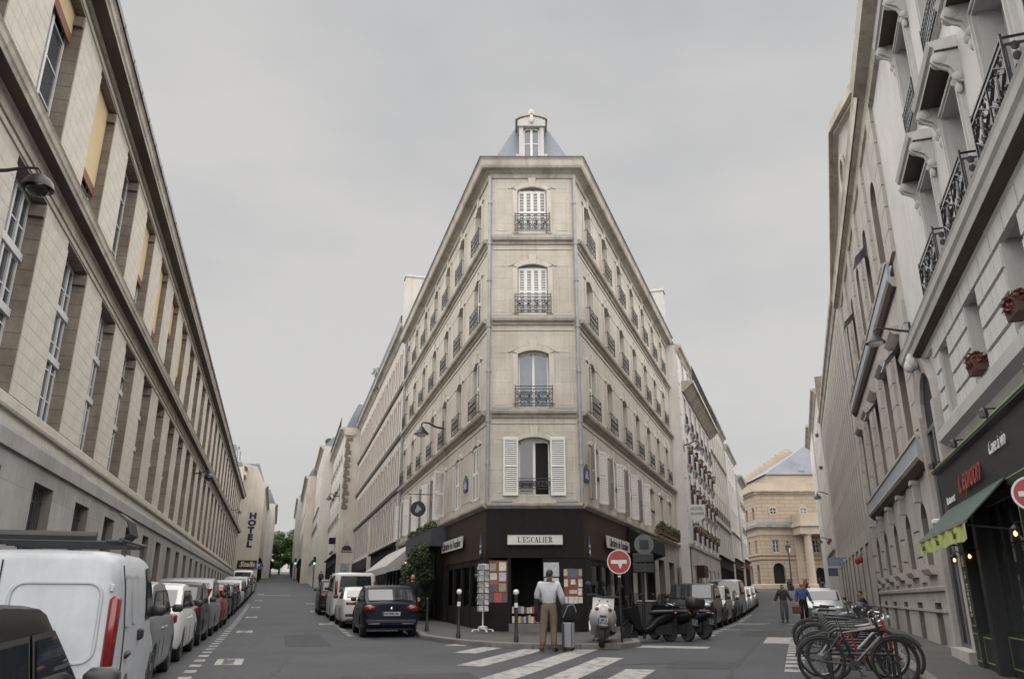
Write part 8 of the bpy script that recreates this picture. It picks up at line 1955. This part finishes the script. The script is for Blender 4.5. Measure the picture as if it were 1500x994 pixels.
# traffic-signal backs
t = thing('traffic_signal', 'traffic signal and round sign seen from behind, right of the no-entry sign', 'traffic light', T(3.52, 22.3, gz(3.5, 22.3) + 0.1))
part('post', MB().tube([(0, 0, 0), (0.06, 0, 2.75)], 0.045, 8), M_IRON, t); part('round_sign_back', MB().lathe([(0.27, -0.01), (0.27, 0.01)], 24, 'y', (0.10, -0.06, 2.42)), mat('grey_sign_back', (0.10, 0.105, 0.115), 0.5), t)
for z in (1.80, 2.06): 
    m_ = MB(); rbox(m_, -0.22, 0.34, -0.12, 0.06, z - 0.12, z + 0.12, 0.02); part('signal_housing', m_, M_PLASB, t)
part('cross_arm', MB().box(-0.02, 0.22, -0.09, -0.05, 2.3, 2.54), M_IRON, t)
def lights(label, S, s, la, h=3.0):
    q = S(s, la); t = thing('traffic_light', label, 'traffic light', T(q.x, q.y, q.z) @ RZ(-A_CL), 'far green traffic lights'); part('post', MB().tube([(0, 0, 0), (0, 0, h)], 0.05, 8), M_IRON, t); m_ = MB(); rbox(m_, -0.16, 0.16, -0.14, 0.1, h - 0.9, h, 0.03); part('housing', m_, M_PLASB, t)
    part('green_lens', MB().lathe([(0.10, -0.155), (0.10, -0.14)], 12, 'y', (0, 0, h - 0.75)), mat('green_light', (0.1, 0.8, 0.4), 0.4, emit=((0.1, 0.9, 0.45), 1.2)), t); part('dark_lens', MB().lathe([(0.10, -0.15), (0.10, -0.14)], 12, 'y', (0, 0, h - 0.2)).lathe([(0.10, -0.15), (0.10, -0.14)], 12, 'y', (0, 0, h - 0.48)), M_INK, t)
lights('green traffic light up the left street, nearer one', SCL, 95, 3.2, 3.4); lights('green traffic light up the left street, farther one', SCL, 128, 1.5, 3.4)
q = SL(96, -1.9); t = thing('parking_sign', 'blue square parking sign under the hotel gable', 'road sign', T(q.x, q.y, q.z) @ RZ(-A_L)); part('post', MB().tube([(0, 0, 0), (0, 0, 2.7)], 0.04, 6), M_IRON, t); po = part('plate', MB().box(-0.4, 0.4, -0.04, -0.02, 1.95, 2.65), mat('enamel_blue', (0.035, 0.065, 0.19), 0.4), t); sign_text(po, 'P', 0.65, T(0, -0.045, 2.3), M_WHITE)
# hotel hanging sign
t = thing('hotel_sign', 'white shield sign reading HOTEL DELAVIGNE hung out over the right street', 'sign', FR2 @ T(22.15, -0.55, 5.75)); part('board', MB().prism([(-0.42, 0.48), (0.42, 0.48), (0.42, -0.25), (0.15, -0.40), (0.0, -0.50), (-0.15, -0.40), (-0.42, -0.25)], 'x', -0.03, 0.03), M_SIGNW, t)
part('bracket', MB().tube([(0, -0.42, 0.4), (0, 0.6, 0.4)], 0.014, 5).tube([(0, -0.42, -0.2), (0, 0.6, -0.2)], 0.012, 5), M_IRON, t)
MS = frame((-0.035, 0, 0), (0, -1, 0)); sign_text(t, 'HOTEL', 0.25, MS @ T(0, 0, 0.24), mat('grey_letters', (0.10, 0.11, 0.13), 0.6), 0.004, 0.95); sign_text(t, 'DELAVIGNE', 0.20, MS @ T(0, 0, -0.04), mat('grey_letters', (0.10, 0.11, 0.13), 0.6), 0.004, 0.72)
# oval hanging sign on the left
t = thing('hanging_sign', 'dark oval hanging sign with grey figures above the black restaurant housing', 'sign', FCL @ T(-9.4, -0.75, 4.75)); part('board', MB().lathe([(0.0, -0.03), (0.31, -0.03), (0.33, 0.0), (0.31, 0.03), (0.0, 0.03)], 28, 'x'), M_PLASB, t); part('bracket', MB().tube([(0, -0.5, 0.62), (0, 0.75, 0.62)], 0.018, 6).tube([(0, -0.1, 0.44), (0, -0.1, 0.62)], 0.01, 5).tube([(0, 0.1, 0.44), (0, 0.1, 0.62)], 0.01, 5), M_IRON, t)
rg = random.Random(9); m_ = MB()
for sx in (0.036,):
    for k in range(9): a = rg.uniform(0, 6.28); rr = rg.uniform(0.02, 0.13); m_.ell((sx, rr * math.cos(a), rr * math.sin(a) - 0.03), (0.012, rg.uniform(0.03, 0.07), rg.uniform(0.05, 0.11)), 8, 5)
part('grey_figures', m_, mat('figure_grey', (0.33, 0.33, 0.34), 0.7, var=0.4, scale=20), t)
# white awning of the left restaurant
t = thing('canvas_awning', 'off-white sloping canvas awning of the restaurant left of the corner', 'awning', FCL @ T(-21.0, 0, 3.2)); I_ = T(21, 0, -3.2)
aw_m = mat('white_canvas', (0.42, 0.41, 0.385), 0.85, var=0.08, scale=2, stain=(0.25, 0.24, 0.22), stain_amt=0.4)
part('canopy', MB().prism([(0.0, 3.72), (-1.45, 2.55), (-1.45, 2.52), (0.0, 3.68)], 'x', -24.5, -14.0), aw_m, t, I_); part('valance', MB().box(-24.5, -14.0, -1.47, -1.45, 2.22, 2.55), aw_m, t, I_); part('side_flap', MB().prism([(0.0, 3.68), (-1.45, 2.52), (-1.45, 2.25), (0.0, 2.6)], 'x', -14.03, -14.0), aw_m, t, I_)
for x in (-24.3, -14.2): part('arm', MB().tube([(x, 0, 2.5), (x, -1.42, 2.5)], 0.02, 6), M_IRON, t, I_)
# string of lit bulbs under the ivy
for x, lab in ((-9.2, 'glowing bulb nearest the side sign'), (-12.6, 'glowing bulb in the middle of the ivy'), (-15.2, 'glowing bulb beside the white awning')):
    t = thing('hanging_bulb', lab, 'lamp', FCL @ T(x, -0.75, 2.62), 'bulbs over the left terrace'); part('bulb', MB().ell((0, 0, 0), (0.05, 0.05, 0.07), 10, 6), M_BULB, t, smooth=True); part('cap', MB().lathe([(0.03, 0.06), (0.03, 0.12), (0.0, 0.14)], 8), M_PLASB, t); part('cord', MB().tube([(0, 0, 0.12), (0, 0.3, 0.42)], 0.006, 4), M_IRON, t)
# wall lamps
def street_lamp(label, F, x, z, reach, drop=0.12, big=1.0, glass=False):
    t = thing('wall_street_lamp', label, 'street lamp', F @ T(x, 0, z), 'wall-mounted street lamps'); b = big
    part('wall_plate', MB().box(-0.05 * b, 0.05 * b, -0.05, 0.0, -0.45 * b, 0.35 * b), M_IRON, t)
    part('arm', MB().tube([(0, 0, 0.0), (0, -reach * 0.35, 0.06), (0, -reach * 0.7, 0.22 * b), (0, -reach * 0.93, 0.24 * b), (0, -reach, 0.15 * b), (0, -reach, 0.02)], [0.05 * b, 0.045 * b, 0.035 * b, 0.03 * b, 0.03 * b, 0.03 * b], 8), M_IRON, t, smooth=True)
    part('shade', MB().lathe([(a * b, h * b) for a, h in ((0.05, 0.08), (0.13, 0.05), (0.25, -0.04), (0.32, -0.14), (0.35, -0.24), (0.36, -0.29), (0.33, -0.29), (0.1, -0.1))] if glass else [(0.04 * b, 0.06), (0.09 * b, 0.02), (0.14 * b, -0.08 * b), (0.30 * b, -0.22 * b), (0.34 * b, -0.30 * b), (0.32 * b, -0.30 * b), (0.10 * b, -0.12 * b)], 20, 'z', (0, -reach, 0)), M_IRON, t, smooth=True)
    part('bowl', MB().ell((0, -reach, -0.29 * b), (0.26 * b, 0.26 * b, 0.14 * b if not glass else 0.2 * b), 16, 8), glass_mat('lamp_bowl', (0.8, 0.82, 0.84), 0.9, 0.9) if glass else M_FRAME, t, smooth=True)
street_lamp('street lamp with clear glass bowl on the institute at the left edge', FL, 12.3, 8.0, 0.80, big=0.72, glass=True)
street_lamp('street lamp halfway along the institute wall', FL, 50.0, 8.3, 0.9, big=0.8, glass=True); street_lamp('farthest street lamp on the institute wall', FL, 93.0, 10.4, 0.9, big=0.8)
street_lamp('street lamp on the left face of the corner building', FCL, -8.0, 8.0, 0.95, big=0.95)
street_lamp('street lamp on the toothed gable house', FC3, -55.0, 10.6, 1.0, big=1.0); street_lamp('street lamp beside the white hotel in the right street', FR2, 22.4, 9.75, 0.9, big=0.9)
street_lamp('large street lamp on the restaurant house at the right', FRB, -17.3, 6.65, 0.75, big=0.62); street_lamp('farther street lamp on the right-hand houses', FRB, -63.8, 8.6, 0.9, big=0.9)
street_lamp('small street lamp near the end of the right side row', FRB, -75.0, 6.0, 0.8, big=0.8)
# lamp post before the theatre
t = thing('lamp_post', 'black lantern lamp post standing before the theatre', 'street lamp', T(33.0, 97, gz(33, 97))); part('post', MB().lathe([(0.22, 0), (0.22, 0.5), (0.11, 0.7), (0.08, 2), (0.06, 4.2), (0.10, 4.25)], 12), M_IRON, t, smooth=True)
part('lantern', MB().lathe([(0.16, 4.3), (0.34, 5.0), (0.34, 5.05)], 6), glass_mat('lantern_glass', (0.7, 0.72, 0.75), 0.9, 0.8), t); part('lantern_cap', MB().lathe([(0.40, 5.05), (0.25, 5.3), (0.10, 5.45), (0.12, 5.6), (0.0, 5.75)], 8), M_IRON, t)
# crates / bins by the bar front
q = FCR @ Vector((8.4, -0.45, 0)); t = thing('planter_box', 'grey planter box with pale top beside the bar front', 'planter', T(q.x, q.y, gz(q.x, q.y) + 0.12) @ RZ(-A_R)); part('box', MB().box(-0.3, 0.3, -0.6, 0.6, 0, 0.85), mat('planter_grey', (0.06, 0.062, 0.066), 0.7, var=0.2), t); part('top_board', MB().box(-0.34, 0.34, -0.64, 0.64, 0.85, 0.90), M_SIGNW, t)
q = SR(23.2, 1.45); t = thing('litter_bin', 'dark litter bin behind the bicycles', 'bin', T(q.x, q.y, q.z)); part('bin_body', MB().lathe([(0.22, 0), (0.25, 0.85), (0.27, 0.87), (0.27, 0.92), (0.2, 0.92)], 14), M_PLASB, t, smooth=True); part('lid', MB().lathe([(0.20, 0.92), (0.12, 1.0), (0, 1.02)], 14), M_IRON, t, smooth=True)
# shop signs on the right far side
for s, z, w_, lab in ((52, 3.2, 0.9, 'pale blue hanging shop sign over the right pavement'), (57, 2.75, 0.6, 'small dark hanging sign below the pale blue one')):
    t = thing('hanging_shop_sign', lab, 'sign', FRB @ T(-s, -0.7, z)); part('board', MB().box(-0.04, 0.04, -w_ / 2, w_ / 2, -0.25, 0.25), mat('sign_%d' % s, (0.17, 0.20, 0.26) if s == 52 else (0.05, 0.07, 0.12), 0.5, var=0.3, scale=8), t); part('bracket', MB().tube([(0, 0.7, 0.2), (0, -w_ / 2, 0.2)], 0.02, 5), M_IRON, t)
for s, lab in ((40.2, 'red round fixture on the ribbed house, left one'), (38.4, 'red round fixture on the ribbed house, right one')):
    t = thing('wall_lantern', lab, 'lantern', FRB @ T(-s, -0.22, 2.75), 'red fixtures on the ribbed house'); part('globe', MB().ell((0, 0, 0), (0.12, 0.12, 0.16), 12, 8), mat('red_lacquer', (0.24, 0.02, 0.018), 0.5), t, smooth=True); part('bracket', MB().tube([(0, 0, 0.18), (0, 0.2, 0.25)], 0.014, 5), M_IRON, t)
t = thing('security_camera', 'white camera over the restaurant pier beside the awning', 'camera', FRB @ T(-15.4, -0.42, 2.42)); m_ = MB(); rbox(m_, -0.16, 0.10, -0.06, 0.06, -0.04, 0.05, 0.02); part('housing', m_, M_WHITE, t); part('arm', MB().tube([(0, 0.0, -0.04), (0, 0.4, -0.16)], 0.02, 6), M_IRON, t)
# poster frame by the hotel and other ground floor dressings
t = thing('menu_case', 'lit warm menu case on the rusticated pier', 'display case', FCR @ T(21.2, -0.06, 1.9)); part('case', MB().box(-0.3, 0.3, -0.06, 0.0, -0.8, 0.8), mat('menu_case', (0.34, 0.22, 0.15), 0.5, var=0.15), t); fr_ = MB(); ringbox(fr_, -0.33, 0.33, -0.83, 0.83, 0.04, -0.08, 0.0); part('frame', fr_, M_STRJ, t)
q = SCL(82, 5.9); t = thing('poster_banner', 'blue and yellow hanging banner under a dark awning up the left street', 'banner', T(q.x, q.y, q.z) @ RZ(-A_CL)); part('banner', MB().box(-0.9, 0.6, -0.02, 0.02, 2.2, 4.4), mat('banner_blue', (0.03, 0.08, 0.26), 0.6, var=0.2, scale=1, stain=(0.4, 0.36, 0.08), stain_amt=0.6), t); part('awning_box', MB().box(-1.9, 1.0, -0.4, 0.2, 4.5, 5.1), M_SHOPB, t); part('pole', MB().tube([(0.8, 0, 0), (0.8, 0, 4.5)], 0.04, 6), M_IRON, t)
# greenery
shrub('climbing_plant', 'dark climbing ivy mass hanging beside the bookshop side sign', FCL @ T(-9.4, -0.75, 0.2), [((0, 0, 0.75), (2.3, 0.55, 0.95)), ((0.5, 0.0, 1.8), (2.2, 0.6, 0.75)), ((1.6, -0.05, 2.45), (1.0, 0.55, 0.5)), ((-2.0, 0, 1.2), (1.2, 0.5, 0.8))], 6500, 0.075, 11, M_LEAFD, stem=[(0, 0.3, -0.1), (0.2, 0.3, 1.0), (0.6, 0.3, 2.4)])
shrub('climbing_plant', 'lighter ivy tuft spilling above the terrace bulbs', FCL @ T(-8.6, -0.95, 2.4), [((0, 0, 0), (1.0, 0.35, 0.45)), ((1.0, 0.1, 0.45), (0.6, 0.3, 0.4)), ((-1.4, 0, -0.2), (1.1, 0.35, 0.4))], 1500, 0.07, 12, M_LEAF)
shrub('hedge', 'dark hedge behind the blue hatchback under the awning', FCL @ T(-19.5, -1.3, 0.15), [((-2 + i, 0, 0.8), (0.8, 0.4, 0.8)) for i in range(6)], 4500, 0.06, 13, M_LEAFD, stem=[(0, 0, -0.1), (0, 0, 0.8)])
for i, (x, z) in enumerate(((-12.8, 3.8), (-10.6, 3.8), (-8.2, 3.85))):
    shrub('trailing_plant', 'trailing plant on the black housing, %s' % ('far one', 'middle one', 'near one')[i], FCL @ T(x, -0.4, z), [((0, 0, 0.08), (0.9, 0.25, 0.18))], 350, 0.06, 20 + i, M_LEAF, 'plants on the black housing')
for i, x in enumerate((14.2, 15.6, 17.0, 18.4, 19.8)):
    t = shrub('window_box', 'red-flowered box on the right-hand ledge, %s from the corner' % ('first', 'second', 'third', 'fourth', 'fifth')[i], FCR @ T(x, -0.25, 4.02), [((0, 0, 0.28), (0.62, 0.2, 0.25)), ((0.1, -.05, 0.45), (0.4, 0.15, 0.2))], 420, 0.06, 30 + i, M_LEAF, 'flower boxes on the ledge', flowers=60); part('box', MB().box(-0.55, 0.55, -0.1, 0.12, 0.0, 0.18), M_POT, t)
HT, HI, HC = HOTEL_R; k = 0
rows = {6.45: 'upper', 8.85: 'top', 4.35: 'lower'}
for z in (4.35, 6.45, 8.85):
    for i, x in enumerate(HC):
        t = thing('flower_pot', '%s-row flower pot on the white hotel, balcony %s from the corner' % (rows[z], ('first', 'second', 'third', 'fourth', 'fifth', 'sixth', 'seventh')[i]), 'flower pot', FR2 @ T(x - 0.15, -0.22, z + 0.62 if z > 5 else z + 0.45), 'pots on the hotel balconies')
        put('pot', pot_m, t); rg = random.Random(50 + k); c = MB(); leaf_cloud(c, [((0, 0, 0.42), (0.22, 0.2, 0.18))], 90, 0.06, rg); part('plant', c, M_LEAFD if z > 5 else M_LEAF, t, fix=False); k += 1
        if z < 5: f = MB(); leaf_cloud(f, [((0, 0, 0.42), (0.25, 0.2, 0.18))], 40, 0.05, rg); part('flowers', f, M_FLWR, t, fix=False)
        part('holder', MB().lathe([(0.15, 0.02), (0.16, 0.05)], 8), M_IRON, t)
t = shrub('hanging_basket', 'dry reddish plant in a basket on the first-floor sill above the restaurant', FRB @ T(-11.6, -0.12, 4.28), [((0, 0, 0.08), (0.30, 0.14, 0.14))], 500, 0.05, 77, mat('dry_red_plant', (0.13, 0.045, 0.035), 0.8, var=0.3, scale=8)); part('box', MB().prism([(-0.08, -0.08), (0.08, -0.08), (0.10, 0.08), (-0.10, 0.08)], 'x', -0.24, 0.24), mat('brown_pot', (0.07, 0.035, 0.028), 0.8, var=0.3, scale=8), t)
t = shrub('hanging_basket', 'dry reddish plant basket at the right picture edge, first floor', FRB @ T(-9.15, -0.12, 4.32), [((0, 0, 0.08), (0.30, 0.14, 0.14))], 500, 0.05, 78, mat('dry_red_plant', (0.13, 0.045, 0.035), 0.8)); part('box', MB().prism([(-0.08, -0.08), (0.08, -0.08), (0.10, 0.08), (-0.10, 0.08)], 'x', -0.24, 0.24), mat('brown_pot', (0.07, 0.035, 0.028), 0.8, var=0.3, scale=8), t)
for (F, x, y, z, lab, sd) in ((FCL, -52.0, 2.0, 19.0, 'tuft of green on the roof edge of the brick-striped house', 81), (FC4, -73.5, 0.6, 18.9, 'small potted tree on the roof of the narrow pale house', 82), (FCL, -36.0, -0.2, 17.6, 'sprig growing from the gutter of the brick-striped house', 83)):
    shrub('roof_plant', lab, F @ T(x, y, z), [((0, 0, 0.5), (0.6, 0.5, 0.45))], 500 if sd != 83 else 120, 0.09, sd, M_LEAF, 'plants on roofs', stem=[(0, 0, -0.9), (0, 0, 0.5)])

t = thing('green_cloth', 'crumpled green cloth lying on the roof of the small silver hatchback', 'cloth', MX[c2_.name] @ T(-0.35, -0.1, 1.512)); m_ = MB()
rg = random.Random(4); m_.grid(lambda u, v: ((u - 0.5) * 0.55, (v - 0.5) * 0.7, 0.02 + 0.05 * math.sin(u * 7 + v * 3) ** 2 * (1 - abs(2 * u - 1))), 14, 14); part('folds', m_, mat('green_cloth', (0.03, 0.14, 0.07), 0.85, var=0.2, scale=8), t, smooth=True, fix=False); part('hem', MB().tube([(-0.27, -0.35, 0.02), (0.27, -0.35, 0.02)], 0.012, 5), mat('green_cloth', (0.03, 0.14, 0.07), 0.85), t)
part('aerial', MB().tube([(0.1, 0, 1.50), (-0.1, 0, 1.95)], 0.006, 4), M_PLASB, c2_)
